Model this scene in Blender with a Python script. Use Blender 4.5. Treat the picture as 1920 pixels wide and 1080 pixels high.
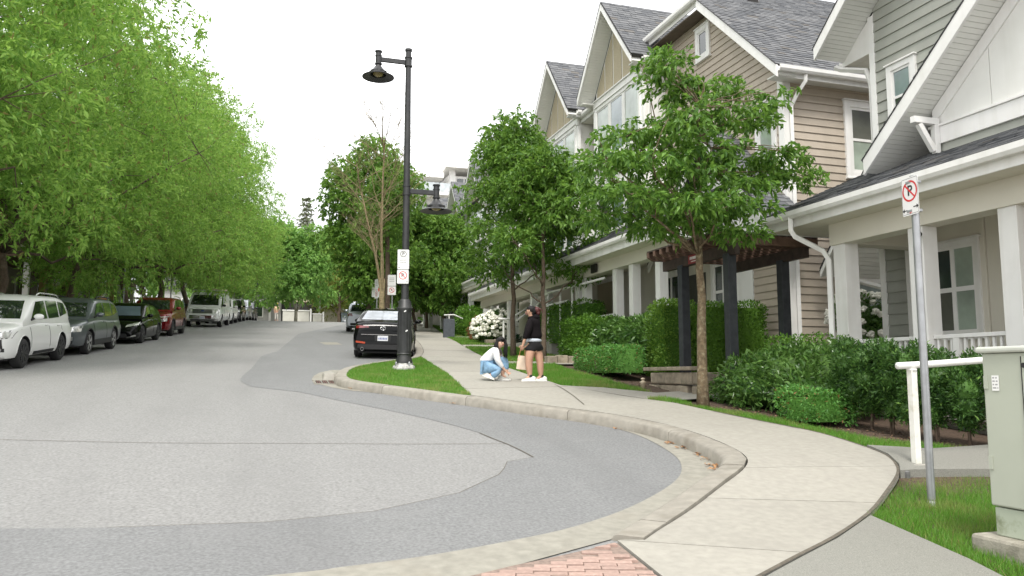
import bpy, bmesh, math, random
import numpy as np
from mathutils import Vector, Matrix
from mathutils.bvhtree import BVHTree
from mathutils.geometry import tessellate_polygon

for o in list(bpy.data.objects):
    bpy.data.objects.remove(o)
SC = bpy.context.scene
COL = SC.collection
R = math.radians
rng = random.Random(7)

# ------------------------------------------------------------------ camera
cam_d = bpy.data.cameras.new('camera')
cam = bpy.data.objects.new('camera', cam_d)
COL.objects.link(cam)
cam_d.sensor_width = 36.0
cam_d.lens = 36.0 * 1480 / 1920
cam_d.clip_end = 3000
cam.location = (0, 0, 1.6)
cam.rotation_euler = (R(90 + 6.24), 0, R(-17.6))
SC.camera = cam

# ------------------------------------------------------------------ sky, sun, exposure
SUN_EL, SUN_AZ = R(58), R(200)
world = bpy.data.worlds.new('World')
SC.world = world
world.use_nodes = True
wn, wl = world.node_tree.nodes, world.node_tree.links
bgn = wn['Background']
sky = wn.new('ShaderNodeTexSky')
sky.sky_type = 'NISHITA'
sky.sun_disc = False
sky.sun_elevation = SUN_EL
sky.sun_rotation = SUN_AZ
sky.air_density = 1.0
sky.dust_density = 3.0
tc = wn.new('ShaderNodeTexCoord')
mp = wn.new('ShaderNodeMapping')
mp.inputs['Scale'].default_value = (1.0, 1.0, 2.6)
mp.inputs['Location'].default_value = (0.1, 0.55, 0.05)
ns = wn.new('ShaderNodeTexNoise')
ns.inputs['Scale'].default_value = 1.7
ns.inputs['Detail'].default_value = 4
ns.inputs['Roughness'].default_value = 0.55
cr = wn.new('ShaderNodeValToRGB')
cr.color_ramp.elements[0].position = 0.33
cr.color_ramp.elements[0].color = (3.1, 3.13, 3.2, 1)
cr.color_ramp.elements[1].position = 0.80
cr.color_ramp.elements[1].color = (13.5, 13.45, 13.4, 1)
mx = wn.new('ShaderNodeMixRGB')
mx.inputs['Fac'].default_value = 0.93          # an overcast: thick cloud over the clear sky
wl.new(tc.outputs['Generated'], mp.inputs['Vector'])
wl.new(mp.outputs['Vector'], ns.inputs['Vector'])
wl.new(ns.outputs['Fac'], cr.inputs['Fac'])
wl.new(sky.outputs['Color'], mx.inputs['Color1'])
wl.new(cr.outputs['Color'], mx.inputs['Color2'])
wl.new(mx.outputs['Color'], bgn.inputs['Color'])
bgn.inputs['Strength'].default_value = 0.12

sun_d = bpy.data.lights.new('sun', 'SUN')
sun_d.energy = 1.3
sun_d.angle = R(14)
sun_d.color = (1.0, 0.96, 0.90)
sun = bpy.data.objects.new('sun', sun_d)
COL.objects.link(sun)
_az = SUN_AZ
sdir = Vector((math.sin(_az) * math.cos(SUN_EL), math.cos(_az) * math.cos(SUN_EL), math.sin(SUN_EL)))
sun.rotation_euler = sdir.to_track_quat('Z', 'Y').to_euler()
sun.location = sdir * 60

SC.view_settings.view_transform = 'Standard'
SC.view_settings.look = 'None'
SC.view_settings.exposure = 1.3
SC.view_settings.gamma = 1.0
SC.view_settings.use_curve_mapping = False
SC.render.engine = 'CYCLES'
SC.cycles.max_bounces = 8
SC.cycles.diffuse_bounces = 4
SC.cycles.transmission_bounces = 4
SC.cycles.use_denoising = True
SC.cycles.denoiser = 'OPENIMAGEDENOISE'
SC.cycles.denoising_input_passes = 'RGB_ALBEDO_NORMAL'
SC.cycles.denoising_prefilter = 'ACCURATE'
SC.cycles.use_adaptive_sampling = False
SC.cycles.sample_clamp_indirect = 3.0

# ------------------------------------------------------------------ the hill: height of the street at Y
G = .0885
Y0, Y1 = 64., 84.
def gz(y):
    if y < Y0: return G * y
    t = min(y, Y1) - Y0
    return G * Y0 + G * t - G * t * t / (2 * (Y1 - Y0))
gzv = np.vectorize(gz)

# ------------------------------------------------------------------ materials
MATS = {}
def mat(name, col, rough=.65, var=.10, scale=6., metal=0., bump=0., bscale=80., spec=.5, rnd=0., detail=4, coat=0., stain=None, trans=0., coord='Object', streak=None):
    """Principled with a little noise in colour and relief; rnd: brightness differs from object to object; stain=(colour, scale, amount)"""
    if name in MATS: return MATS[name]
    m = bpy.data.materials.new(name); m.use_nodes = True
    n, l = m.node_tree.nodes, m.node_tree.links
    p = n['Principled BSDF']
    p.inputs['Roughness'].default_value = rough
    p.inputs['Metallic'].default_value = metal
    p.inputs['Specular IOR Level'].default_value = spec
    p.inputs['Coat Weight'].default_value = coat
    p.inputs['Coat Roughness'].default_value = .04
    t = n.new('ShaderNodeTexCoord')
    c = (*col, 1)
    a = n.new('ShaderNodeTexNoise'); a.inputs['Scale'].default_value = scale; a.inputs['Detail'].default_value = detail
    l.new(t.outputs[coord], a.inputs['Vector'])
    mixn = n.new('ShaderNodeMixRGB')
    mixn.inputs['Color1'].default_value = tuple(max(0, x * (1 - var)) for x in col) + (1,)
    mixn.inputs['Color2'].default_value = tuple(min(1, x * (1 + var)) for x in col) + (1,)
    rm = n.new('ShaderNodeMapRange'); rm.inputs[1].default_value = .3; rm.inputs[2].default_value = .7
    l.new(a.outputs['Fac'], rm.inputs[0]); l.new(rm.outputs[0], mixn.inputs['Fac'])
    out = mixn.outputs['Color']
    if stain:
        sc, ss, sa = stain
        b = n.new('ShaderNodeTexNoise'); b.inputs['Scale'].default_value = ss; b.inputs['Detail'].default_value = 6; b.inputs['Roughness'].default_value = .65
        l.new(t.outputs[coord], b.inputs['Vector'])
        r2 = n.new('ShaderNodeMapRange'); r2.inputs[1].default_value = .5; r2.inputs[2].default_value = .72; r2.inputs[4].default_value = sa
        l.new(b.outputs['Fac'], r2.inputs[0])
        m2 = n.new('ShaderNodeMixRGB'); m2.inputs['Color2'].default_value = (*sc, 1)
        l.new(r2.outputs[0], m2.inputs['Fac']); l.new(out, m2.inputs['Color1']); out = m2.outputs['Color']
    if streak:                                      # long faint wear or grime drawn out along one direction
        sc, sv, sa = streak
        mpg = n.new('ShaderNodeMapping'); mpg.inputs['Scale'].default_value = sv; l.new(t.outputs[coord], mpg.inputs['Vector'])
        b = n.new('ShaderNodeTexNoise'); b.inputs['Scale'].default_value = 1.0; b.inputs['Detail'].default_value = 5; l.new(mpg.outputs['Vector'], b.inputs['Vector'])
        r2 = n.new('ShaderNodeMapRange'); r2.inputs[1].default_value = .48; r2.inputs[2].default_value = .75; r2.inputs[4].default_value = sa; l.new(b.outputs['Fac'], r2.inputs[0])
        m2 = n.new('ShaderNodeMixRGB'); m2.inputs['Color2'].default_value = (*sc, 1); l.new(r2.outputs[0], m2.inputs['Fac']); l.new(out, m2.inputs['Color1']); out = m2.outputs['Color']
    if rnd:
        oi = n.new('ShaderNodeObjectInfo')
        r3 = n.new('ShaderNodeMapRange'); r3.inputs[3].default_value = 1 - rnd; r3.inputs[4].default_value = 1 + rnd
        l.new(oi.outputs['Random'], r3.inputs[0])
        hs = n.new('ShaderNodeHueSaturation'); l.new(r3.outputs[0], hs.inputs['Value']); l.new(out, hs.inputs['Color']); out = hs.outputs['Color']
    l.new(out, p.inputs['Base Color'])
    if bump:
        bn = n.new('ShaderNodeTexNoise'); bn.inputs['Scale'].default_value = bscale; bn.inputs['Detail'].default_value = 5
        l.new(t.outputs[coord], bn.inputs['Vector'])
        bp = n.new('ShaderNodeBump'); bp.inputs['Strength'].default_value = bump; bp.inputs['Distance'].default_value = .01
        l.new(bn.outputs['Fac'], bp.inputs['Height']); l.new(bp.outputs['Normal'], p.inputs['Normal'])
    MATS[name] = m
    return m

def leaf_mat(name, c1, c2, c3=None, trans=.35, rough=.5, spec=.35, dry=None):
    """every leaf (mesh island) its own tone between c1 and c2, a few c3"""
    if name in MATS: return MATS[name]
    m = bpy.data.materials.new(name); m.use_nodes = True
    n, l = m.node_tree.nodes, m.node_tree.links
    p = n['Principled BSDF']; p.inputs['Roughness'].default_value = rough; p.inputs['Specular IOR Level'].default_value = spec
    g = n.new('ShaderNodeNewGeometry')
    r = n.new('ShaderNodeValToRGB')
    r.color_ramp.elements[0].color = (*c1, 1); r.color_ramp.elements[1].color = (*c2, 1); r.color_ramp.elements[1].position = .93
    if c3:
        e = r.color_ramp.elements.new(.97); e.color = (*c3, 1)
    l.new(g.outputs['Random Per Island'], r.inputs['Fac'])
    rc = r.outputs['Color']
    if dry:
        tcx = n.new('ShaderNodeTexCoord'); nz = n.new('ShaderNodeTexNoise'); nz.inputs['Scale'].default_value = dry[1]; nz.inputs['Detail'].default_value = 4
        l.new(tcx.outputs['Object'], nz.inputs['Vector']); mr = n.new('ShaderNodeMapRange'); mr.inputs[1].default_value = .5; mr.inputs[2].default_value = .74; mr.inputs[4].default_value = dry[2]
        l.new(nz.outputs['Fac'], mr.inputs[0]); md = n.new('ShaderNodeMixRGB'); md.inputs['Color2'].default_value = (*dry[0], 1); l.new(mr.outputs[0], md.inputs['Fac']); l.new(rc, md.inputs['Color1']); rc = md.outputs['Color']
    l.new(rc, p.inputs['Base Color'])
    t = n.new('ShaderNodeBsdfTranslucent')
    hs = n.new('ShaderNodeHueSaturation'); hs.inputs['Value'].default_value = 1.25; hs.inputs['Hue'].default_value = .485; l.new(rc, hs.inputs['Color'])
    l.new(hs.outputs['Color'], t.inputs['Color'])
    ms = n.new('ShaderNodeMixShader'); ms.inputs['Fac'].default_value = trans
    l.new(p.outputs['BSDF'], ms.inputs[1]); l.new(t.outputs['BSDF'], ms.inputs[2])
    l.new(ms.outputs[0], n['Material Output'].inputs['Surface'])
    MATS[name] = m
    return m

def glass_mat(name, col=(.02, .025, .025), rough=.04, spec=.9):
    """window glass with a dark room behind it: a dark glossy pane"""
    return mat(name, col, rough=rough, var=.35, scale=1.3, spec=spec, coat=.6)

# ------------------------------------------------------------------ objects
def link(o):
    COL.objects.link(o); return o
def tag(o, label=None, cat=None, group=None, kind=None):
    if label: o['label'] = label
    if cat: o['category'] = cat
    if group: o['group'] = group
    if kind: o['kind'] = kind
    return o
def empty(name, loc=(0, 0, 0), label=None, cat=None, group=None, rz=0.):
    o = bpy.data.objects.new(name, None); link(o)
    o.empty_display_size = .2
    o.location = loc; o.rotation_euler = (0, 0, rz)
    return tag(o, label, cat, group)
def attach(o, parent):
    """parent o (built in the same coordinates as its root stands in)"""
    if parent is None: return o
    o.parent = parent
    if parent.type == 'EMPTY':
        o.matrix_parent_inverse = parent.matrix_basis.inverted()
    return o
def kids(o): return [c for c in bpy.data.objects if c.parent is o]
def copy_tree(o, loc=None, rz=None, label=None, table=None, parent=None, name=None):
    if table is None:
        table = {}
        for c in bpy.data.objects:
            if c.parent: table.setdefault(c.parent.name, []).append(c)
    c = o.copy(); link(c)
    if parent is not None: c.parent = parent
    if loc is not None: c.location = loc
    if rz is not None: c.rotation_euler = (0, 0, rz)
    if label: c['label'] = label
    for ch in table.get(o.name, []): copy_tree(ch, table=table, parent=c)
    return c

class MB:
    def __init__(s): s.v = []; s.f = []; s.m = []; s.cur = 0
    def add(s, vs, fs):
        b = len(s.v); s.v += [tuple(x) for x in vs]
        s.f += [tuple(b + i for i in f) for f in fs]; s.m += [s.cur] * len(fs); return s
    def box(s, x0, x1, y0, y1, z0, z1):
        return s.add([(x0,y0,z0),(x1,y0,z0),(x1,y1,z0),(x0,y1,z0),(x0,y0,z1),(x1,y0,z1),(x1,y1,z1),(x0,y1,z1)],
              [(3,2,1,0),(4,5,6,7),(0,1,5,4),(1,2,6,5),(2,3,7,6),(3,0,4,7)])
    def obox(s, c, ax, ay, az):
        """box round centre c with half axes ax, ay, az"""
        c, ax, ay, az = map(Vector, (c, ax, ay, az))
        vs = [c + i*ax + j*ay + k*az for k in (-1,1) for i, j in ((-1,-1),(1,-1),(1,1),(-1,1))]
        return s.add(vs, [(3,2,1,0),(4,5,6,7),(0,1,5,4),(1,2,6,5),(2,3,7,6),(3,0,4,7)])
    def bar(s, a, b, w, h, up=(0,0,1)):
        """square bar from a to b, w wide, h high"""
        a, b = Vector(a), Vector(b); d = (b - a); L = d.length; d.normalize()
        u = Vector(up); sx = d.cross(u)
        if sx.length < 1e-4: sx = d.cross(Vector((1,0,0)))
        sx.normalize(); uu = sx.cross(d)
        return s.obox((a + b) / 2, d * L / 2, sx * w / 2, uu * h / 2)
    def prism(s, pts, off):
        """closed flat polygon pts swept by the vector off"""
        off = Vector(off); n = len(pts); P = [Vector(p) for p in pts]
        nrm = sum(((P[i] - P[0]).cross(P[i+1] - P[0]) for i in range(1, n-1)), Vector())
        if nrm.dot(off) > 0: P = P[::-1]
        return s.add(P + [p + off for p in P], [tuple(range(n)), tuple(range(2*n-1, n-1, -1))] + [((i+1) % n, i, n+i, n+(i+1) % n) for i in range(n)])
    def poly(s, pts): return s.add(pts, [tuple(range(len(pts)))])
    def tube(s, pts, r, n=8, cap=True):
        P = [Vector(p) for p in pts]; r = r if hasattr(r, '__len__') else [r] * len(P)
        b = len(s.v); ref = None
        for i, p in enumerate(P):
            d = (P[min(i+1, len(P)-1)] - P[max(i-1, 0)]).normalized()
            if ref is None:
                ref = d.cross(Vector((0,0,1)))
                if ref.length < .01: ref = d.cross(Vector((1,0,0)))
            ref = (ref - d * ref.dot(d)).normalized(); q = d.cross(ref)
            for k in range(n):
                a = 2*math.pi*k/n; s.v.append(tuple(p + (ref*math.cos(a) + q*math.sin(a))*r[i]))
        fs = [(b+i*n+k, b+i*n+(k+1) % n, b+(i+1)*n+(k+1) % n, b+(i+1)*n+k) for i in range(len(P)-1) for k in range(n)]
        if cap: fs += [tuple(b+k for k in range(n-1,-1,-1)), tuple(b+(len(P)-1)*n+k for k in range(n))]
        s.f += fs; s.m += [s.cur]*len(fs); return s
    def lathe(s, prof, c=(0,0,0), n=20, axis='z'):
        """prof: (radius, height) pairs turned about an axis through c"""
        b = len(s.v); c = Vector(c)
        for r_, h in prof:
            for k in range(n):
                a = 2*math.pi*k/n; x, y = r_*math.cos(a), r_*math.sin(a)
                s.v.append(tuple(c + Vector((x,y,h) if axis == 'z' else (h,x,y) if axis == 'x' else (y,h,x))))
        fs = [(b+i*n+k, b+i*n+(k+1) % n, b+(i+1)*n+(k+1) % n, b+(i+1)*n+k) for i in range(len(prof)-1) for k in range(n)]
        s.f += fs; s.m += [s.cur]*len(fs)
        if prof[0][0] > 1e-4: s.f.append(tuple(b+k for k in range(n-1,-1,-1))); s.m.append(s.cur)
        if prof[-1][0] > 1e-4: s.f.append(tuple(b+(len(prof)-1)*n+k for k in range(n))); s.m.append(s.cur)
        return s
    def ball(s, c, r, n=10, m=7, jit=0):
        r = (r, r, r) if not hasattr(r, '__len__') else r
        prof = []
        b = len(s.v)
        for i in range(m+1):
            t = math.pi*i/m
            for k in range(n):
                a = 2*math.pi*k/n; j = 1 + (rng.uniform(-jit, jit) if jit and 0 < i < m else 0)
                s.v.append((c[0]+r[0]*math.sin(t)*math.cos(a)*j, c[1]+r[1]*math.sin(t)*math.sin(a)*j, c[2]-r[2]*math.cos(t)*j))
        fs = [(b+i*n+k, b+i*n+(k+1) % n, b+(i+1)*n+(k+1) % n, b+(i+1)*n+k) for i in range(m) for k in range(n)]
        s.f += fs; s.m += [s.cur]*len(fs); return s
    def mesh(s, name, mats, smooth=False):
        me = bpy.data.meshes.new(name); me.from_pydata(s.v, [], s.f)
        mats = mats if isinstance(mats, (list, tuple)) else [mats]
        for m in mats: me.materials.append(m)
        if len(mats) > 1: me.polygons.foreach_set('material_index', s.m)
        if smooth: me.polygons.foreach_set('use_smooth', [True]*len(me.polygons))
        me.validate(); me.update(); return me
    def build(s, name, mats, parent=None, smooth=False, bevel=0., kind=None, label=None, angle=None):
        o = bpy.data.objects.new(name, s.mesh(name, mats, smooth or angle is not None)); link(o); attach(o, parent)
        if bevel:
            b = o.modifiers.new('bevel', 'BEVEL'); b.width = bevel; b.segments = 2; b.limit_method = 'ANGLE'; b.angle_limit = R(40)
        if angle is not None: sharpen(o.data, angle)
        return tag(o, label, None, None, kind)
def sharpen(me, angle):
    """smooth shading that keeps edges steeper than angle sharp"""
    bm = bmesh.new(); bm.from_mesh(me)
    for e in bm.edges:
        if len(e.link_faces) == 2 and e.calc_face_angle(0) > angle: e.smooth = False
    bm.to_mesh(me); bm.free()
def np_mesh(name, V, F, mats, smooth=False, mi=None):
    """mesh from arrays: V (n,3), F (m,k)"""
    me = bpy.data.meshes.new(name); V = np.asarray(V, np.float32); F = np.asarray(F, np.int32); k = F.shape[1]
    me.vertices.add(len(V)); me.vertices.foreach_set('co', V.ravel())
    me.loops.add(F.size); me.loops.foreach_set('vertex_index', F.ravel())
    me.polygons.add(len(F)); me.polygons.foreach_set('loop_start', np.arange(0, F.size, k, dtype=np.int32))
    for m in (mats if isinstance(mats, (list, tuple)) else [mats]): me.materials.append(m)
    if mi is not None: me.polygons.foreach_set('material_index', np.asarray(mi, np.int32))
    me.polygons.foreach_set('use_smooth', np.full(len(F), smooth))
    me.update(calc_edges=True); return me
def np_obj(name, me, parent=None, kind=None):
    o = bpy.data.objects.new(name, me); link(o); attach(o, parent); return tag(o, kind=kind)

# ------------------------------------------------------------------ flat ground pieces
def clip_half(P, a, b, c, keep=1):
    """part of polygon P with keep*(a x + b y - c) >= 0"""
    out = []; n = len(P)
    f = lambda p: keep*(a*p[0] + b*p[1] - c)
    for i in range(n):
        p, q = P[i], P[(i+1) % n]; fp, fq = f(p), f(q)
        if fp >= 0: out.append(p)
        if (fp > 0 > fq) or (fp < 0 < fq):
            t = fp/(fp-fq); out.append((p[0]+t*(q[0]-p[0]), p[1]+t*(q[1]-p[1])))
    return out
def area2(P): return sum(P[i][0]*P[(i+1) % len(P)][1] - P[(i+1) % len(P)][0]*P[i][1] for i in range(len(P)))
BANDS = [-1e4, 5.3, 5.6, 5.9, 6.2, 6.5, 6.8, 7.2, 64, 66, 68, 70, 72, 74, 76, 78, 80, 82, 84, 1e4]
def sheet_mb(P, off, mb=None, thick=0., zf=None):
    mb = mb or MB(); zf = zf or gz
    if area2(P) < 0: P = P[::-1]
    for y0, y1 in zip(BANDS, BANDS[1:]):
        q = clip_half(clip_half(P, 0, 1, y0), 0, 1, y1, -1)
        if len(q) < 3: continue
        vs = [(x, y, zf(y)+off) for x, y in q]
        tr = tessellate_polygon([[Vector((x, y, 0)) for x, y in q]])
        fs = []
        for t in tr:
            a, b, c = (q[i] for i in t)
            if (b[0]-a[0])*(c[1]-a[1]) - (b[1]-a[1])*(c[0]-a[0]) < 0: t = t[::-1]
            fs.append(tuple(t))
        mb.add(vs, fs)
    if thick:
        n = len(P)
        for i in range(n):
            a, b = P[i], P[(i+1) % n]
            mb.add([(a[0],a[1],zf(a[1])+off-thick), (b[0],b[1],zf(b[1])+off-thick), (b[0],b[1],zf(b[1])+off), (a[0],a[1],zf(a[1])+off)], [(0,1,2,3)])
    return mb
def sheet(name, P, off, m, parent=None, thick=0., kind='structure'):
    return sheet_mb(P, off, None, thick).build(name, m, parent, kind=kind if parent is None else None)
def smooth_line(P, n=4):
    """Catmull-Rom through the points"""
    out = []; N = len(P)
    for i in range(N-1):
        p0, p1, p2, p3 = (np.array(P[min(max(j, 0), N-1)], float) for j in (i-1, i, i+1, i+2))
        for k in range(n):
            t = k/n
            out.append(tuple(.5*((2*p1) + (p2-p0)*t + (2*p0-5*p1+4*p2-p3)*t*t + (3*p1-p0-3*p2+p3)*t**3)))
    out.append(tuple(P[-1])); return out
def offset_line(P, d):
    """the line moved d to its left"""
    out = []
    for i, p in enumerate(P):
        a, b = P[max(i-1, 0)], P[min(i+1, len(P)-1)]
        t = np.array([b[0]-a[0], b[1]-a[1]]); t /= np.linalg.norm(t)
        out.append((p[0]-t[1]*d, p[1]+t[0]*d))
    return out
def in_poly(P, X, Y):
    P = np.asarray(P); c = np.zeros(len(X), bool); n = len(P); j = n-1
    for i in range(n):
        xi, yi = P[i]; xj, yj = P[j]
        cond = ((yi > Y) != (yj > Y)) & (X < (xj-xi)*(Y-yi)/(yj-yi+1e-12)+xi); c ^= cond; j = i
    return c

# ================================================================== SETTING: ground, street, kerbs, pavements
M_ASPH = mat('asphalt_old', (.226, .225, .218), .92, .26, 38, bump=.5, bscale=160, stain=((.19, .19, .185), 1.3, .3), detail=8, streak=((.165, .165, .16), (1.1, .10, 1), .42))
M_ASPHN = mat('asphalt_new', (.178, .181, .180), 0.9, .26, 42, bump=.5, bscale=170, stain=((.23, .23, .225), 1.7, .3), detail=8, streak=((.125, .125, .125), (1.0, .12, 1), .4))
M_CONC = mat('concrete_walk', (.310, .295, .255), .88, .09, 14, bump=.25, bscale=120, stain=((.25, .235, .205), 1.6, .32), rnd=.045, detail=8)
M_AGG = mat('aggregate_walk', (.212, .21, .184), .92, .28, 130, bump=.5, bscale=150, stain=((.21, .20, .18), 2.0, .4), detail=3)
M_GUT = mat('concrete_gutter', (.258, .247, .208), .9, .14, 12, bump=.3, bscale=110, stain=((.23, .205, .165), 1.6, .6), detail=8)
M_KERB = mat('concrete_kerb', (.268, .25, .212), .9, .14, 9, bump=.35, bscale=90, stain=((.17, .15, .115), 2.6, .7), rnd=.05, detail=8)
M_JOINT = mat('joint_dirt', (.105, .092, .07), .95, .3, 20)
M_SOIL = mat('soil', (.085, .055, .036), .95, .35, 16, bump=1., bscale=45, stain=((.14, .10, .07), 5, .6))
M_MULCH = mat('bark_mulch', (.085, .056, .038), .95, .4, 22, bump=1., bscale=40)
M_TURF = mat('turf_base', (.08, .15, .03), .95, .35, 7, bump=.8, bscale=60, stain=((.16, .14, .06), 2.2, .35))
M_BRICK = mat('red_paver', (.34, .235, .195), .9, .14, 30, bump=.35, bscale=90, stain=((.33, .26, .22), 3, .6), rnd=.10)
M_MORTAR = mat('paver_sand', (.22, .165, .135), .95, .25, 30)
M_IRON = mat('iron', (.035, .033, .03), .6, .3, 30, metal=.6)
LEAF_GRASS = leaf_mat('grass_blade', (.085, .225, .022), (.165, .36, .052), (.36, .31, .12), trans=.4, dry=((.36, .32, .13), 1.7, .6))

sheet('ground', [(-500, -120), (600, -120), (600, 900), (-500, 900)], -.07, M_SOIL)

def lk(y): return -6.78 + .075 * (y - 20)          # kerb line on the far-left side
# line of the kerb on the right of the street: from the crest down round the tip of the grass island to the corner ramp
K = [(10.9, 64.), (7.5, 43.7), (5.42, 29.), (4.09, 22.09), (3.01, 20.35), (2.15, 18.9), (1.73, 17.81), (1.5, 16.61), (1.44, 15.89), (1.52, 15.22),
     (1.95, 14.42), (2.70, 13.15), (3.33, 12.19), (3.91, 11.14), (4.40, 10.39), (4.74, 9.42), (4.80, 8.67), (4.74, 7.92), (4.57, 7.23), (4.30, 6.80), (3.68, 6.26), (3.10, 5.76), (2.62, 5.35), (2.38, 5.13)]
KS = smooth_line(K, 6)
GUT = smooth_line([(1.62, 14.62), (1.97, 14.27), (3.38, 12.27), (4.06, 11.2), (4.46, 10.33), (4.63, 9.29), (4.43, 8.03), (4.11, 7.26), (3.65, 6.64), (2.91, 5.96), (2.23, 5.51), (1.68, 5.28), (1.04, 5.08), (.50, 4.98), (.02, 4.92), (-3, 4.72), (-10, 4.9), (-25, 6.2)], 4)
def sw_off(y):
    t = min(1, max(0, (y - 5.3) / 1.9)); t = t*t*(3-2*t)
    return .045 + .105 * t

ROAD = [(-40, 7.5), (-12, 7.5), (-7.6, 10.5), (lk(15), 15)] + [(lk(y), y) for y in range(20, 64, 6)] + [(lk(63), 63), (-60, 63.5), (-60, 77), (70, 77), (70, 64.5), (11.2, 64.5)] + \
       [(10.8, 64.), (7.45, 43.7), (5.5, 29), (4.3, 22.), (4.3, 20), (5, 10), (5.2, 7), (2.4, 4.6), (-3, 4.4), (-40, 6)]
sheet('road', ROAD, 0, M_ASPH)
PATCH = [(6.65, 63.9), (1.76, 40.7), (.49, 26.2), (.30, 25.4), (.02, 23.9), (-.20, 19.6), (-.35, 17.7), (-.38, 16.9), (-.35, 16.42), (-.16, 15.51), (.25, 15.0), (.66, 14.56), (1.27, 13.19), (1.8, 12.1), (2.25, 11.07), (2.5, 10.35), (2.67, 9.75), (2.77, 8.92), (2.81, 8.1), (2.46, 7.92), (2.33, 7.6), (2.2, 7.34), (1.65, 6.69), (.86, 6.23), (.08, 6.09), (-.97, 6.17), (-1.65, 6.29), (-5, 6.75), (-14, 8.2), (-25, 9.)] + \
        [p for p in GUT[::-1]] + [(1.45, 15.), (1.35, 17.), (1.7, 19), (2.1, 19.2), (3.0, 20.6), (4.05, 22.3), (5.4, 29), (7.45, 43.7), (10.8, 63.9)]
sheet('asphalt_patch', PATCH, .004, M_ASPHN)
# gutter pan between the new asphalt and the kerb
ki = min(range(len(KS)), key=lambda i: abs(KS[i][0]-1.52)+abs(KS[i][1]-15.22))
KG = offset_line(KS, -.035)[ki:]
sheet('gutter', KG + [(1.1, 4.57), (-3, 3.95), (-10, 4.2), (-25, 5.4)] + GUT[::-1], .008, M_GUT)
sheet('gutter_apron', [(1.0, 16.1), (1.02, 16.9), (1.12, 17.7), (1.3, 18.5), (1.62, 19.15), (2.1, 19.2), (1.75, 18), (1.5, 16.7), (1.46, 15.3), (1.62, 14.62), (1.3, 15.2)], .009, M_GUT)
# seams sealed in the old asphalt
def strip(mb, P, w, off):
    A, B = offset_line(P, w/2), offset_line(P, -w/2)
    for i in range(len(P)-1): sheet_mb([A[i], A[i+1], B[i+1], B[i]], off, mb)
mb = MB()
strip(mb, smooth_line([(-14, 13.6), (-6, 11.), (-2.68, 10.03), (-1.02, 9.57), (.61, 9.29), (1.61, 9.1), (2.77, 8.94)], 4), .012, .006)
strip(mb, [(2.66, 9.75), (2.70, 9.35), (2.77, 8.92), (2.80, 8.5), (2.81, 8.1)], .016, .0065)
strip(mb, [(2.81, 8.1), (2.46, 7.92), (2.33, 7.6), (2.2, 7.34), (1.65, 6.69), (.86, 6.23), (.08, 6.09), (-.97, 6.17)], .007, .0065)
mb.build('asphalt_seam', M_JOINT, kind='structure')
# manhole-like square box in the lane by the sedan
tag(sheet_mb([(2.3, 30.6), (2.95, 30.7), (2.9, 32.5), (2.2, 32.4)], .007).build('utility_cover', M_GUT), 'square pale concrete cover set in asphalt beside the black sedan', 'cover')

# kerb stones, each segment its own piece
kerb = MB()
kr = None
def kerb_run(path, seg, parent, left=1, hf=lambda y: sw_off(y), name='kerb_stone', mt=None):
    d = [0]
    for a, b in zip(path, path[1:]): d.append(d[-1] + math.dist(a, b))
    path = np.array(path); d = np.array(d)
    s = 0
    while s < d[-1] - .05:
        e = min(s + seg, d[-1]); g = .006
        n = max(2, int((e-s)/.28)); ss = np.linspace(s+g, e-g, n+1)
        P = [(float(np.interp(t, d, path[:, 0])), float(np.interp(t, d, path[:, 1]))) for t in ss]
        m = MB(); rows = []
        for i, p in enumerate(P):
            a, b = P[max(i-1, 0)], P[min(i+1, len(P)-1)]
            tx, ty = b[0]-a[0], b[1]-a[1]; L = math.hypot(tx, ty); nx, ny = -ty/L*left, tx/L*left
            h = hf(p[1]); hh = max(h, .02); w = rng.uniform(-.003, .003)
            prof = [(-.05, -.06), (-.045, .0), (-.012-.02*(hh/.15), hh*.80), (.0, hh*.95), (.022, hh), (.20, hh), (.20, -.06)]
            rows.append([(p[0]+nx*o, p[1]+ny*o, gz(p[1]) + z + w) for o, z in prof])
        k = len(prof)
        vs = [v for r_ in rows for v in r_]; fs = []
        for i in range(len(rows)-1):
            for j in range(k-1):
                f = (i*k+j, i*k+j+1, (i+1)*k+j+1, (i+1)*k+j)
                fs.append(f[::-1] if left > 0 else f)
        fs += [tuple(range(k)), tuple(range(len(rows)*k-1, (len(rows)-1)*k-1, -1))]
        m.add(vs, fs); m.build(name, mt or M_KERB, parent, angle=R(50))
        s = e
kroot = empty('kerb', (3, 12, 1.1)); tag(kroot, kind='structure')
kerb_run(KS, 2.05, kroot)
kroot2 = empty('kerb', (-6, 40, 3)); tag(kroot2, kind='structure')
kerb_run([(-30, 7.9), (-12, 7.9), (-8.5, 9.4), (-7.6, 11), (lk(15), 15)] + [(lk(y), y) for y in range(20, 63, 3)], 3.0, kroot2, left=1, hf=lambda y: .14)

# right pavement (sidewalk), cast in slabs with tooled joints
SWR = [(13.3, 66), (10.06, 46.56), (6.92, 27.49), (5.73, 19.42), (5.43, 14.09), (6.31, 11.24), (6.43, 9.78), (6.61, 8.5), (6.57, 7.9), (6.47, 7.38), (6.33, 6.86), (6.11, 6.5), (5.85, 6.22), (5.31, 5.78), (4.6, 5.22), (3.91, 4.76), (3.35, 4.44), (2.87, 4.16), (2.25, 3.8)]
SWR = SWR[:5] + [(5.9, 12.3)] + smooth_line(SWR[5:], 3)
KIN = offset_line(KS, .212)
k1 = min(range(len(KIN)), key=lambda i: math.dist(KIN[i], (4.17, 21.87)))
k2 = min(range(len(KIN)), key=lambda i: math.dist(KIN[i], (3.32, 12.6)))
SW = KIN[:k1+1] + [(3.83, 16.6)] + KIN[k2:] + [(2.34, 5.02), (2.29, 4.28), (2.25, 3.8)] + SWR[::-1]
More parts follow.
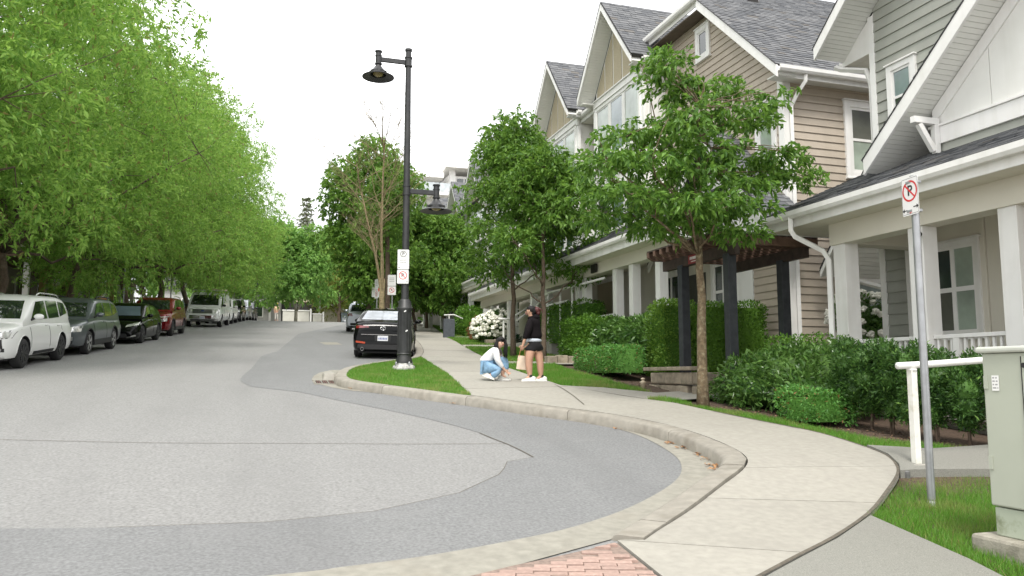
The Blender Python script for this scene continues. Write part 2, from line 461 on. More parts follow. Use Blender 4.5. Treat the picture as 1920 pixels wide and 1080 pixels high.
swroot = empty('sidewalk', (5, 12, 1.2)); tag(swroot, kind='structure')
sheet_mb(SW, -.035, zf=lambda y: gz(y) + sw_off(y)).build('joint_bed', M_JOINT, swroot)
joints = [((2.34, 5.02), (3.45, 4.49)), ((3.28, 5.93), (4.88, 5.52)), ((4.39, 6.64), (6.1, 6.48)), ((5.0, 8.75), (6.6, 8.6)), ((4.75, 10.3), (6.4, 10.35)), ((4.0, 11.9), (6.3, 12.15)), ((3.4, 13.55), (5.5, 13.85))]
y = 15.4
while y < 64: joints.append(((3.4 + .137*(y-13), y + .12), (5.4 + .14*(y-13), y - .12))); y += 1.62
def line_abc(p, q):
    a, b = -(q[1]-p[1]), q[0]-p[0]; L = math.hypot(a, b); a, b = a/L, b/L
    return a, b, a*p[0] + b*p[1]
edges = [None] + [line_abc(*j) for j in joints] + [None]
for e0, e1 in zip(edges, edges[1:]):
    q = SW
    if e0: q = clip_half(q, e0[0], e0[1], e0[2] + .003)
    if e1: q = clip_half(q, e1[0], e1[1], e1[2] - .003, -1)
    if len(q) < 3 or abs(area2(q)) < .05: continue
    dz = rng.uniform(-.003, .003)
    sheet_mb(q, dz, None, .04, zf=lambda y: gz(y) + sw_off(y)).build('slab', M_CONC, swroot)
mb = MB(); zz = lambda y: gz(y) + sw_off(y)
def strip_on(mb, P, w, off):
    A, B = offset_line(P, w/2), offset_line(P, -w/2)
    for i in range(len(P)-1): sheet_mb([A[i], A[i+1], B[i+1], B[i]], off, mb, zf=zz)
strip_on(mb, [(5.36, 14.2), (5.2, 13.3), (4.98, 12.3), (4.7, 11.2)], .016, .006)
strip_on(mb, [(p[0]-.012, p[1]) for p in SWR[8:]], .028, .005)
mb.build('crack', M_JOINT, swroot)

# side paths
sheet('garden_path', [(5.43, 14.09), (6.12, 13.67), (6.75, 12.75), (7.3, 12.95), (13.5, 13.5), (13.5, 11.95), (7.2, 11.85), (6.62, 11.70), (6.42, 12.02), (6.02, 11.86), (6.34, 11.24), (5.95, 12.3)], .147, M_CONC)
sheet_mb([(6.34, 6.87), (6.47, 7.32), (7.05, 7.02), (7.77, 7.08), (9.3, 7.3), (9.3, 5.75), (6.95, 6.2), (6.51, 6.25), (6.08, 6.29), (5.93, 6.28), (6.12, 6.49)], .022, None, .2, zf=lambda y: gz(y) + sw_off(y)).build('entry_walk', M_AGG, kind='structure')
sheet('aggregate_path', [(4.6, 5.20), (3.91, 4.74), (3.35, 4.42), (2.87, 4.14), (2.25, 3.78), (1.4, 3.2), (-.5, 2.2), (-.5, -6), (3.6, -6), (4.0, 1), (4.3, 3.66), (4.43, 4.14)], .043, M_AGG)
sheet('house_walk', [(5.78, 19.42), (5.90, 20.3), (9.3, 20.3), (9.3, 19.45)], .147, M_CONC)
sheet('house_walk', [(6.92, 27.49), (7.2, 28.9), (10, 29.2), (10, 27.7)], .147, M_CONC)
sheet('house_walk', [(8.12, 35.6), (8.3, 36.9), (11, 36.2), (11, 34.9)], .147, M_CONC)

# garden soil on the right, mulch and lawns
sheet_mb(SWR + [(2.25, -30), (70, -30), (70, 66)], -.055, zf=lambda y: gz(y) + sw_off(y)).build('garden_bed', M_MULCH, kind='structure')
LAWNS = {
 'island': (KIN[k1:k2+1] + [(3.83, 16.6)], .135),
 'verge': ([(6.36, 11.2), (6.46, 9.78), (6.64, 8.6), (6.61, 7.9), (6.49, 7.38), (6.6, 7.25), (7.1, 7.06), (7.75, 7.1), (7.35, 7.5), (7.06, 7.9), (7.0, 8.72), (6.92, 10.0), (6.54, 10.95)], .115),
 'islet': ([(6.06, 11.84), (6.41, 11.98), (6.58, 11.64), (6.50, 11.1), (6.36, 11.2)], .145),
 'pole': ([(4.62, 5.22), (5.33, 5.77), (5.87, 6.22), (6.08, 6.28), (6.51, 6.23), (7.0, 6.17), (8.5, 5.85), (8, 3), (4.6, 2.6), (4.33, 3.66), (4.45, 4.14)], -.015),
 'lawn_a': ([(5.45, 14.12), (6.12, 13.72), (6.72, 12.85), (6.73, 14.04), (6.94, 16.36), (7.1, 18.1), (7.3, 19.4), (5.76, 19.4)], .135),
 'lawn_b': ([(5.93, 20.35), (8.6, 20.35), (8.7, 24), (8.9, 27.6), (6.95, 27.45)], .135),
 'lawn_c': ([(7.25, 29.0), (9.3, 29.2), (10, 33), (10.2, 34.9), (8.1, 35.5)], .135),
 'lawn_d': ([(8.4, 37.0), (11, 36.4), (12.5, 46), (15.5, 64), (13., 64), (10.1, 46.5)], .135),
}
for k_, (P, off) in LAWNS.items(): sheet('lawn', P, off, M_TURF)
sheet('lawn', [(lk(12)-.25, 12)] + [(lk(y)-.25, y) for y in (20, 40, 62)] + [(lk(62)-2.2, 62), (lk(40)-2.2, 40), (lk(12)-2.2, 12)], .13, M_TURF)
sheet('sidewalk', [(lk(12)-2.2, 12), (lk(62)-2.2, 62), (lk(62)-3.9, 62), (lk(12)-3.9, 12)], .135, M_CONC)
sheet('garden_bed', [(lk(12)-3.9, 12), (lk(62)-3.9, 62), (-60, 62), (-60, 10)], .12, M_MULCH)
sheet('sidewalk', [(-60, 77), (70, 77), (70, 79.5), (-60, 79.5)], .12, M_CONC)

def grass(P, off, dens, h, w, seed, zf=gz, clumps=.5):
    r = np.random.default_rng(seed); P = np.array(P)
    x0, y0 = P.min(0); x1, y1 = P.max(0); n = int((x1-x0)*(y1-y0)*dens)
    X, Y = r.uniform(x0, x1, n), r.uniform(y0, y1, n)
    k = in_poly(P, X, Y); X, Y = X[k], Y[k]
    pat = .5 + .5*np.sin(X*5.1+1.3*np.sin(Y*3.7))*np.sin(Y*4.3+1.1*np.sin(X*2.9))
    k = r.random(len(X)) < (1 - clumps*.6*pat); X, Y, pat = X[k], Y[k], pat[k]; n = len(X)
    Z = np.where(Y < Y0, G*Y, gzv(Y)) + off
    a = r.uniform(0, 2*np.pi, n); H = h*r.uniform(.5, 1.25, n)*(1 + .35*(pat-.5)); lean = r.uniform(.1, .9, n)*H; b = r.uniform(0, 2*np.pi, n)
    dx, dy = np.cos(a)*w/2, np.sin(a)*w/2
    V = np.empty((n, 3, 3), np.float32)
    V[:, 0] = np.stack([X-dx, Y-dy, Z-.01], 1); V[:, 1] = np.stack([X+dx, Y+dy, Z-.01], 1)
    V[:, 2] = np.stack([X+np.cos(b)*lean, Y+np.sin(b)*lean, Z+H], 1)
    me = np_mesh('grass', V.reshape(-1, 3), np.arange(n*3).reshape(n, 3), LEAF_GRASS)
    return np_obj('grass', me, kind='stuff')
grass(LAWNS['pole'][0], -.015, 7500, .075, .007, 1)
grass(LAWNS['verge'][0], .115, 6000, .06, .009, 2, clumps=.2)
grass(LAWNS['islet'][0], .145, 4500, .06, .01, 3, clumps=.2)
grass(LAWNS['island'][0], .135, 2600, .05, .012, 4, clumps=.25)
grass(LAWNS['lawn_a'][0], .135, 2800, .07, .013, 5, clumps=.2)
grass(LAWNS['lawn_b'][0], .135, 1300, .07, .02, 6, clumps=.2)
grass(LAWNS['lawn_c'][0], .135, 900, .08, .025, 7, clumps=.2)
grass(LAWNS['lawn_d'][0], .135, 450, .09, .035, 8, clumps=.2)

# brick paving where the corner ramp meets the camera's pavement
BR = [(2.325, 5.0), (1.78, 4.80), (1.5, 4.71), (1.1, 4.55), (-.5, 4.25), (-3, 3.9), (-3, 1), (2.1, 1), (2.24, 3.8), (2.275, 4.28)]
broot = empty('brick_paving', (1.5, 4.2, .4)); tag(broot, kind='structure')
sheet_mb(BR, .030).build('paver_sand', M_MORTAR, broot)
bmesh_src = MB().box(-.098, .098, -.0282, .0282, -.03, .0).mesh('brick', M_BRICK)
th = R(-19.0); ca, sa = math.cos(th), math.sin(th)
cnt = 0
sol = MB()
for j in range(-34, 22):
    for i in range(-14, 12):
        u, v = (i + (.5 if j % 2 else 0)) * .204, j * .0625
        x, yv = 1.9 + u*ca - v*sa, 4.55 + u*sa + v*ca
        if not bool(in_poly(BR, np.array([x]), np.array([yv]))[0]): continue
        cr_ = [(x + a*.098*ca - b*.0282*sa, yv + a*.098*sa + b*.0282*ca) for a, b in ((-1,-1),(1,-1),(1,1),(-1,1))]
        if yv < 2.6: continue
        full = all(in_poly(BR, np.array([c[0] for c in cr_]), np.array([c[1] for c in cr_])))
        dz = rng.uniform(-.003, .003); tilt = rng.uniform(-.012, .012)
        if full:
            if yv > 3.75 and -.4 < x and cnt < 290:
                o = bpy.data.objects.new('brick', bmesh_src); link(o)
                o.location = (x, yv, gz(yv) + .043 + dz); o.rotation_euler = (G + tilt, tilt*.7, th + rng.uniform(-.012, .012))
                attach(o, broot); cnt += 1
            else: sheet_mb(cr_, .04 + dz, sol, .02)
        else:                                   # cut bricks along the border
            q = cr_
            n_ = len(BR)
            for e in range(n_):
                a, b = BR[e], BR[(e+1) % n_]
                if area2(BR) < 0: a, b = b, a
                if math.dist(a, b) < 1e-3: continue
                near = abs((b[0]-a[0])*(yv-a[1]) - (b[1]-a[1])*(x-a[0]))/math.dist(a, b) < .12
                if near:
                    A, B, C = line_abc(a, b); q = clip_half(q, A, B, C + .004)
                    if len(q) < 3: break
            if len(q) >= 3 and abs(area2(q)) > .002:
                sheet_mb(q, .042 + dz, None, .02).build('brick', M_BRICK, broot) if yv > 3.75 and x > -.4 else sheet_mb(q, .042 + dz, sol, .02)
if sol.f: sol.build('brick_field', M_BRICK, broot, kind='stuff')

# fallen leaves and chips lying in the gutter and on the mulch
def litter(pts, spread, n, size, m, name, seed, label=None):
    r = np.random.default_rng(seed); V = []; F = []
    for i in range(n):
        p = pts[r.integers(len(pts))]; x, yv = p[0] + r.normal(0, spread), p[1] + r.normal(0, spread)
        z = gz(yv) + p[2] + r.uniform(0, .012); a = r.uniform(0, 6.28); s = size*r.uniform(.5, 1.3); t = r.uniform(-.4, .4)
        d = np.array([math.cos(a)*s, math.sin(a)*s, t*s]); e = np.array([-math.sin(a)*s*.5, math.cos(a)*s*.5, r.uniform(-.3, .3)*s]); c = np.array([x, yv, z])
        b = len(V); V += [c-d, c+e, c+d, c-e]; F.append((b, b+1, b+2, b+3))
    return np_obj(name, np_mesh(name, V, F, m), kind='stuff')
LEAF_DEAD = leaf_mat('dead_leaf', (.28, .13, .05), (.42, .23, .10), trans=.1)
litter([(4.74, 8.6, .02), (4.72, 8.3, .02), (4.68, 7.9, .02), (4.6, 7.6, .02), (4.5, 7.3, .02), (4.42, 7.1, .02)], .035, 130, .022, LEAF_DEAD, 'fallen_leaves', 11)
litter([(1.62, 15.0, .02), (2.1, 14.1, .02), (3.0, 12.6, .02), (4.1, 10.9, .02), (4.6, 9.8, .02)], .05, 60, .02, LEAF_DEAD, 'fallen_leaves', 12)
litter([(7.0 + .1*i, 11 - .45*i, .11) for i in range(9)], .25, 700, .02, leaf_mat('bark_chip', (.10, .055, .035), (.24, .15, .09), trans=0), 'bark_mulch_chips', 13)
litter([(7.0, 14.4, .11), (7.1, 16, .11), (7.3, 17.5, .11)], .25, 400, .022, MATS['bark_chip'], 'bark_mulch_chips', 14)

# ================================================================== VEGETATION
M_BARK = mat('bark_brown', (.115, .082, .058), .95, .35, 14, bump=1., bscale=40, stain=((.20, .17, .13), 6, .5))
M_BARKT = mat('bark_tan', (.15, .11, .065), .95, .35, 22, bump=1., bscale=35, stain=((.36, .32, .21), 13, .85))
M_BARKD = mat('bark_bare', (.235, .19, .105), .95, .3, 14, bump=.8, bscale=40, stain=((.17, .085, .035), 5, .6))
L_WILLOW = leaf_mat('leaf_willow', (.11, .252, .036), (.29, .475, .10), (.20, .19, .06), trans=.55)
L_WILLOW2 = leaf_mat('leaf_willow_far', (.10, .21, .03), (.22, .38, .07), trans=.42)
L_DOG = leaf_mat('leaf_broad', (.05, .135, .018), (.17, .325, .052), trans=.42, rough=.38)
L_MAPLE = leaf_mat('leaf_maple', (.06, .155, .02), (.175, .32, .05), trans=.40, rough=.45)
L_MID = leaf_mat('leaf_mid', (.075, .185, .026), (.205, .36, .062), trans=.42)
L_PALE = leaf_mat('leaf_pale', (.12, .27, .055), (.26, .45, .11), trans=.42)
L_YEL = leaf_mat('leaf_yellow', (.17, .22, .04), (.31, .36, .08), trans=.42)
L_HEDGE = leaf_mat('leaf_hedge', (.05, .14, .016), (.15, .30, .04), trans=.3, rough=.4)
L_BOX = leaf_mat('leaf_box', (.06, .19, .034), (.145, .33, .066), (.22, .11, .04), trans=.25, rough=.4)
L_LAUREL = leaf_mat('leaf_laurel', (.036, .10, .018), (.125, .24, .052), trans=.25, rough=.3, spec=.5)
L_YEW = leaf_mat('leaf_yew', (.020, .064, .014), (.085, .185, .036), (.17, .30, .06), trans=.22, rough=.45)
L_CEDAR = leaf_mat('leaf_cedar', (.06, .15, .016), (.17, .30, .04), trans=.25)
L_PINE = leaf_mat('leaf_pine_haze', (.13, .165, .09), (.22, .25, .15), trans=.15)  # needle colours lightened to imitate distance haze
L_RED = leaf_mat('leaf_rust', (.22, .10, .05), (.34, .17, .08), trans=.3)

def unit(A): return A / np.maximum(np.linalg.norm(A, axis=1, keepdims=True), 1e-9)
def leaf_arrays(C, D, L, W, r, curl=.15):
    """leaf blades: four-cornered, pointed, folded a little; C base points, D directions"""
    n = len(C); D = unit(D)
    S = unit(np.cross(D, unit(r.normal(size=(n, 3)) + np.array([0, 0, 1.2]))))
    L = L * r.uniform(.65, 1.25, n)[:, None]; W = W * r.uniform(.7, 1.2, n)[:, None]
    N = np.cross(S, D)
    V = np.empty((n, 4, 3), np.float32)
    V[:, 0] = C; V[:, 2] = C + D*L - np.array([0, 0, 1])*L*curl
    V[:, 1] = C + D*L*.45 + S*W/2 + N*W*.12; V[:, 3] = C + D*L*.45 - S*W/2 + N*W*.12
    return V.reshape(-1, 3)
def quads(n): return np.arange(n*4).reshape(n, 4)

def lobes_points(lobes, n, r, r0=.55, r1=1.03, inner=.72):
    """points in the outer part of a set of ellipsoids; with the outward direction there"""
    A = np.array(lobes, float); w = (A[:, 3]*A[:, 4] + A[:, 4]*A[:, 5] + A[:, 3]*A[:, 5]); w /= w.sum()
    k = r.choice(len(A), int(n*1.7), p=w); u = unit(r.normal(size=(len(k), 3)))
    f = r.uniform(r0**2, r1**2, len(k))**.5
    P = A[k, :3] + u*A[k, 3:]*f[:, None]
    keep = np.ones(len(k), bool)
    if inner:
        for a in A:
            q = (((P - a[:3])/a[3:])**2).sum(1); keep &= q > (inner*r0)**2
    P, u = P[keep][:n], u[keep][:n]
    return P, u, k[keep][:n]

def crown_mesh(name, lobes, seed, anchors, per, L, W, spray, droop, m, updir=0., spread=.8, r0=.55, out=.8, flat=.0):
    """leaves in sprays: every anchor holds a twig carrying `per` leaves"""
    r = np.random.default_rng(seed)
    P, u, k = lobes_points(lobes, anchors, r, r0)
    n = len(P); T = unit(u*out + r.normal(size=(n, 3))*.45 + np.array([0, 0, updir - droop*.6]))
    if flat: T[:, 2] *= (1-flat)
    t = np.tile(np.linspace(.15, 1, per), n)
    PP = np.repeat(P, per, 0); TT = np.repeat(T, per, 0)
    sl = spray*np.repeat(r.uniform(.6, 1.3, n), per)
    C = PP + TT*(t*sl)[:, None] + np.array([0, 0, -1.])*((t**2)*sl*droop)[:, None] + r.normal(size=PP.shape)*spray*.06
    D = TT*.6 + r.normal(size=PP.shape)*spread + np.array([0, 0, -droop])
    return np_mesh(name, leaf_arrays(C, D, L, W, r), quads(len(C)), m)

def limb(mb, a, b, r0, r1, r, n=6, seg=5, sag=.12, wob=.06):
    a, b = np.array(a, float), np.array(b, float); L = np.linalg.norm(b-a); P = []
    mid = (a+b)/2 + np.array([0, 0, L*sag])
    for i in range(seg+1):
        t = i/seg; p = (1-t)**2*a + 2*t*(1-t)*mid + t*t*b
        if 0 < i < seg: p = p + r.normal(size=3)*L*wob*.4
        P.append(p)
    mb.tube(P, list(np.linspace(r0, r1, seg+1)), n); return P

def trunk_mesh(name, lobes, seed, H, rad, m, fork=.35, limbs=10, twigs=60, lean=(0, 0), n=10, twig_r=.012, base_flare=1.35, wob=.02, sag=.1):
    r = np.random.default_rng(seed); mb = MB(); A = np.array(lobes, float)
    top = np.array([lean[0], lean[1], H]); seg = 12; P = []; Rr = []
    for i in range(seg+1):
        t = i/seg; P.append(np.array([top[0]*t, top[1]*t, H*t]) + (r.normal(size=3)*H*wob*.5 if 0 < i else 0)*np.array([1, 1, 0]))
        Rr.append(rad*((1-t)**.8*.9 + .06)*(1 + (base_flare-1)*max(0, 1-t*12)))
    P[0] = P[0] - np.array([0, 0, .25]); mb.tube(P, Rr, n)
    P = np.array(P); ends = []
    order = np.argsort(-A[:, 3]*A[:, 4])[:limbs] if len(A) > limbs else range(len(A))
    for k in order:
        c = A[k, :3]; d = math.hypot(c[0]-top[0]*c[2]/H, c[1]-top[1]*c[2]/H)
        z = max(H*fork, c[2]-d*.75-.1); i = min(seg-1, max(1, int(z/H*seg))); z = max(z, P[i][2])
        st = np.array([np.interp(z, P[:, 2], P[:, 0]), np.interp(z, P[:, 2], P[:, 1]), z])
        rr = np.interp(z, P[:, 2], Rr)
        q = limb(mb, st, c, rr*(.55 if twig_r > .0085 else .38), rr*.12+.006, r, 6, 6, sag*-.2); ends += [(x, rr*.25) for x in q[2:]]
    if twigs:
        Q, u, kk = lobes_points(lobes, twigs, r, .6, 1.)
        E = np.array([e[0] for e in ends])
        for p in Q:
            j = np.argmin(((E-p)**2).sum(1)); limb(mb, E[j], p, twig_r*1.6, twig_r*.5, r, 4, 3, .05)
    return mb.mesh(name, m, True)

def make_tree(name, loc, trunk_me, crown_me, label, cat='tree', group=None, rz=0., scale=1.):
    t = empty(name, loc, label, cat, group, rz); t.scale = (scale,)*3
    for nm, me in (('trunk', trunk_me), ('crown', crown_me)):
        o = bpy.data.objects.new(nm, me); link(o); o.parent = t
    return t
def auto_lobes(seed, n, H0, H1, Rf, size, jit=.5):
    """n lobes through a crown whose radius at height fraction t is Rf(t)"""
    r = np.random.default_rng(seed); out = []
    for i in range(n):
        t = (i+.5)/n; t = t**.85; a = i*2.399963 + r.normal()*.5; R_ = Rf(t); f = r.uniform(.45, .95)
        s = size*r.uniform(.75, 1.25)
        out.append((math.cos(a)*R_*f, math.sin(a)*R_*f, H0 + (H1-H0)*t, s*1.1, s*1.1, s*r.uniform(.65, .9)))
    return out

# --- the row of feathery street trees on the far-left pavement
wl_ = []
for sd in (21, 22):
    lob = auto_lobes(sd, 38, 2.55, 13.0, lambda t: 6.25*(1-.66*t**2.3)*(.68+.32*min(1, t*4)), 1.42)
    lob += auto_lobes(sd+50, 9, 3.4, 8, lambda t: 2.2, 1.7)
    wl_.append((trunk_mesh('willow_trunk', lob, sd, 11.5, .155, M_BARK, .24, 26, 150, n=12, twig_r=.009),
                crown_mesh('willow_crown', lob, sd, 10500, 10, .165, .056, .34, .12, L_WILLOW, spread=.8, r0=.5)))
WROW = [(18.3, 0, 1.0), (26.5, 1, .97), (33.5, 0, .98), (40.5, 1, 1.0), (47.5, 0, 1.06), (55., 1, 1.10), (62.5, 0, 1.06)]
WL = ['feathery street tree reaching over the left frame edge above the white wagon-like car', 'tall feathery street tree whose crown bulges furthest over the road',
      'feathery street tree rising behind the black hatchback', 'feathery street tree rising behind the red car', 'feathery street tree standing just before the white van',
      'feathery street tree standing above the white van and cars past it', 'farthest feathery street tree at the top of the rise']
for (y, v, s), lb in zip(WROW, WL):
    x = lk(y) - 1.15 + max(0, y-33)*.022
    make_tree('street_tree', (x, y, gz(y)+.12), *wl_[v], lb, group='feathery trees in a row along the left kerb', rz=1.9*v + .8*y, scale=s)

# --- broad-leaved young tree in front of the beige house (layered boughs)
u_ = 117.; RT = np.array([math.cos(R(17.6)), -math.sin(R(17.6))]); FW = np.array([math.sin(R(17.6)), math.cos(R(17.6))])
def bough(dx, z, w, h, depth, dd): return (RT[0]*dx + FW[0]*depth, RT[1]*dx + FW[1]*depth, z, w, dd, h)
rr_ = np.random.default_rng(5)
T1 = []
for px, py, w, h in [(1250, 78, 16, 34), (1266, 120, 34, 30), (1252, 100, 22, 34), (1275, 150, 50, 32), (1330, 150, 45, 30), (1385, 145, 45, 30), (1440, 185, 42, 30), (1238, 205, 50, 16), (1320, 210, 62, 30), (1400, 225, 58, 30), (1468, 172, 24, 22), (1460, 210, 25, 18),
                     (1175, 262, 62, 20), (1262, 262, 62, 34), (1342, 285, 72, 36), (1425, 285, 58, 24), (1492, 290, 50, 20), (1532, 312, 36, 14), (1552, 326, 20, 10), (1150, 318, 62, 20), (1215, 330, 70, 30),
                     (1300, 345, 72, 34), (1388, 352, 60, 26), (1460, 330, 52, 20), (1120, 362, 30, 16), (1180, 392, 70, 24), (1265, 405, 72, 28), (1345, 405, 66, 28), (1410, 400, 42, 24),
                     (1120, 415, 32, 16), (1225, 440, 42, 18), (1300, 445, 46, 20), (1390, 445, 40, 18), (1408, 452, 18, 14)]:
    for dp in ((-.8, .55) if w > 60 else (rr_.uniform(-.5, .5),)):
        T1.append(bough((px-1325)/u_ + rr_.normal()*.05, (757-py+(16 if py > 380 else 6))/u_ + rr_.normal()*.04, w/u_*.97, h/u_*.46, dp*rr_.uniform(.6, 1.4), .52))
T1t = trunk_mesh('tree_trunk', T1, 5, 5.3, .094, M_BARKT, .46, 17, 150, lean=(.03, -.03), n=14, twig_r=.008, wob=.004)
T1c = crown_mesh('tree_crown', T1, 5, 1950, 8, .125, .056, .20, .30, L_DOG, spread=.5, r0=.25, flat=.6)
make_tree('street_tree', (6.79, 11.27, gz(11.27)+.1), T1t, T1c, 'young broad-leaved tree with layered boughs and pale speckled trunk before the beige house', group=None)

# --- two trees on the lawns behind the standing woman
T2 = auto_lobes(31, 25, 2.75, 7.2, lambda t: 2.25*(1-t)**.8+.12, .56); T3 = auto_lobes(32, 19, 2.6, 5.9, lambda t: 2.1*(1-t)**.75+.15, .60)
for lob, sd, loc, H, lb in ((T2, 31, (7.15, 22.4), 7.3, 'slender bushy tree with straight thin trunk on the lawn, behind the white handrail'), (T3, 32, (7.55, 20.9), 6.0, 'bushy tree with knobbly trunk right behind the standing woman')):
    make_tree('street_tree', (loc[0], loc[1], gz(loc[1])+.12), trunk_mesh('tree_trunk', lob, sd, H*.95, .085, M_BARK, .28, 14, 60, twig_r=.008, wob=.007), crown_mesh('tree_crown', lob, sd, 2000, 9, .15, .062, .24, .25, L_MAPLE, spread=.6, r0=.3, flat=.35), lb, group='bushy trees on the right-hand lawns')
# --- trees further up on the right
lobM = auto_lobes(41, 30, 1.9, 10.4, lambda t: 2.95*math.sin(math.pi*min(1, .18+.82*(1-t)))**.7*(1-t*.35) if t < .97 else .3, 1.05)
MTt, MTc = trunk_mesh('tree_trunk', lobM, 41, 9.8, .16, M_BARK, .2, 16, 50), crown_mesh('tree_crown', lobM, 41, 3900, 9, .21, .12, .32, .3, L_MID, spread=.6, r0=.35)
lobS = auto_lobes(43, 22, 1.7, 6.6, lambda t: 2.3*(1-t)**.6+.2, .85)
STt, STc = trunk_mesh('tree_trunk', lobS, 43, 6.2, .11, M_BARK, .26, 12, 40), crown_mesh('tree_crown', lobS, 43, 2700, 9, .2, .11, .32, .3, L_MID, spread=.6, r0=.3)
make_tree('street_tree', (5.3, 41.5, gz(41.5)+.12), MTt, MTc, 'large dense green tree standing right behind the bare one', group=None, scale=.93)
for (x, y, s, lb) in [(8.1, 43.5, .98, 'leafy tree behind the lower lamp head'), (9.5, 42.0, .92, 'leafy tree left of the slate pillar and far wooden gateway'), (9.9, 49, 1.0, 'leafy tree on the verge beyond the lamp head, partly hidden by its neighbour'), (11.6, 58, 1.05, 'farthest leafy tree on the right-hand verge')]:
    make_tree('street_tree', (x, y, gz(y)+.12), STt, STc, lb, group='leafy trees up the right-hand verge', rz=rng.uniform(0, 6), scale=s)

# --- bare tree behind the black sedan
def bare_tree(seed, H):
    """three upright stems from one bole, long thin side branches, fine twigs"""
    r = np.random.default_rng(seed); mb = MB()
    def grow(p, d, L, rad, lev, n=6):
        P = [p]; q = p.copy(); dd = d/np.linalg.norm(d); ds = []
        for i in range(n):
            dd = dd + r.normal(size=3)*(.05 if lev == 0 else .09) + np.array([0, 0, .06 if lev else .03]); dd /= np.linalg.norm(dd); q = q + dd*L/n; P.append(q.copy()); ds.append(dd.copy())
        mb.tube(P, list(np.linspace(rad, rad*.3, n+1)), 8 if lev == 0 else 4, cap=False)
        if lev == 3: return
        for k in range((12, 6, 4)[lev]):
            i = int(r.integers(2 if lev == 0 else 1, n)); a = r.uniform(0, 6.283); tilt = r.uniform(.5, 1.05)
            ax = np.array([math.cos(a), math.sin(a), 0]); nd = ds[i]*math.cos(tilt) + ax*math.sin(tilt)
            grow(P[i] + (P[i+1]-P[i])*r.random(), nd, L*r.uniform(.28, .5)*(1.15 if lev else 1), max(.0045, rad*(.27 if lev == 0 else .45)), lev+1, 5)
    mb.tube([(0, 0, -.2), (.01, .02, .8), (-.02, 0, 1.7), (0, .02, 2.5)], [.15, .125, .11, .105], 10)
    for a, t, s in ((.3, .05, 1.), (2.6, .13, .9), (4.6, .16, .8)): grow(np.array([math.cos(a)*.03, math.sin(a)*.03, 2.2 - s*.4]), np.array([math.cos(a)*t, math.sin(a)*t, 1.]), H*.76*s, .072*s, 0, 9)
    return mb.mesh('bare_tree', M_BARKD, True)
t = empty('bare_tree', (4.55, 31.5, gz(31.5)+.12), 'leafless tree with upright tan branches and orange-brown bark behind the sedan', 'tree')
o = bpy.data.objects.new('trunk', bare_tree(8, 8.4)); link(o); o.parent = t
t = empty('bare_trunk_tree', (5.05, 33.6, gz(33.6)+.12), 'dark straight tree trunk close behind the leafless tree', 'tree')
mb = MB(); mb.tube([(0, 0, -.2), (.03, 0, 2), (-.02, 0, 4.5), (.0, .05, 6.4)], [.13, .11, .09, .03], 9); mb.build('trunk', M_BARK, None, True).parent = t
o = bpy.data.objects.new('crown', crown_mesh('tree_crown', auto_lobes(48, 9, 3.6, 7, lambda t: 1.1*(1-t)+.2, .6), 48, 500, 9, .2, .11, .3, .3, L_MAPLE)); link(o); o.parent = t

# --- far trees at the top of the street
lobP = auto_lobes(51, 22, 2.2, 7.5, lambda t: 3.5*(1-t*.75), 1.1)
PTc = crown_mesh('tree_crown', lobP, 51, 2300, 9, .30, .17, .45, .4, L_PALE, r0=.3)
mbt = MB(); r9 = np.random.default_rng(3)
for a in (0, 2.1, 4.2): limb(mbt, (0, 0, .8), (math.cos(a)*1.6, math.sin(a)*1.6, 5.2), .09, .03, r9, 7, 6, .02)
mbt.tube([(0, 0, -.3), (0, 0, .9)], [.16, .13], 9); PTt = mbt.mesh('tree_trunk', mat('bark_pale', (.42, .38, .30), .9, .2, 12), True)
make_tree('street_tree', (2.7, 68.5, gz(68.5)), PTt, PTc, 'pale green tree with forked white trunk in front of the low wall')
lobY = auto_lobes(53, 20, 1.5, 7.0, lambda t: 4.0*(1-t*.6), 1.2)
YTc = crown_mesh('tree_crown', lobY, 53, 1900, 10, .34, .09, .8, .1, L_YEL, updir=.6, r0=.3, spread=.35)
YTt = trunk_mesh('tree_trunk', lobY, 53, 6, .16, M_BARK, .2, 10, 20)
make_tree('street_tree', (7.2, 79., gz(79)), YTt, YTc, 'yellow green tree with sweeping branches above the cream garage')
lobB = auto_lobes(55, 30, 2.5, 13, lambda t: 4.8*(1-t*.55), 1.7)
BTc = crown_mesh('tree_crown', lobB, 55, 3200, 9, .42, .26, .6, .3, L_PALE, r0=.35)
BTt = trunk_mesh('tree_trunk', lobB, 55, 12, .25, M_BARK, .2, 14, 30)
for x, y, s, lb in [(-3.5, 84, .95, 'rounded pale green tree behind the far end of the car row'), (1.0, 92, .9, 'light green tree behind the forked white trunk'), (8.8, 96, .95, 'light green tree behind the cream garage'), (-12, 90, 1.1, 'big light green tree behind the feathery row'), (14, 88, .8, 'light green tree behind the silver car'), (21, 92, .9, 'light green tree at the foot of the white apartment block')]:
    make_tree('background_tree', (x, y, gz(y)), BTt, BTc, lb, group='light green trees beyond the crossroads', rz=rng.uniform(0, 6), scale=s)
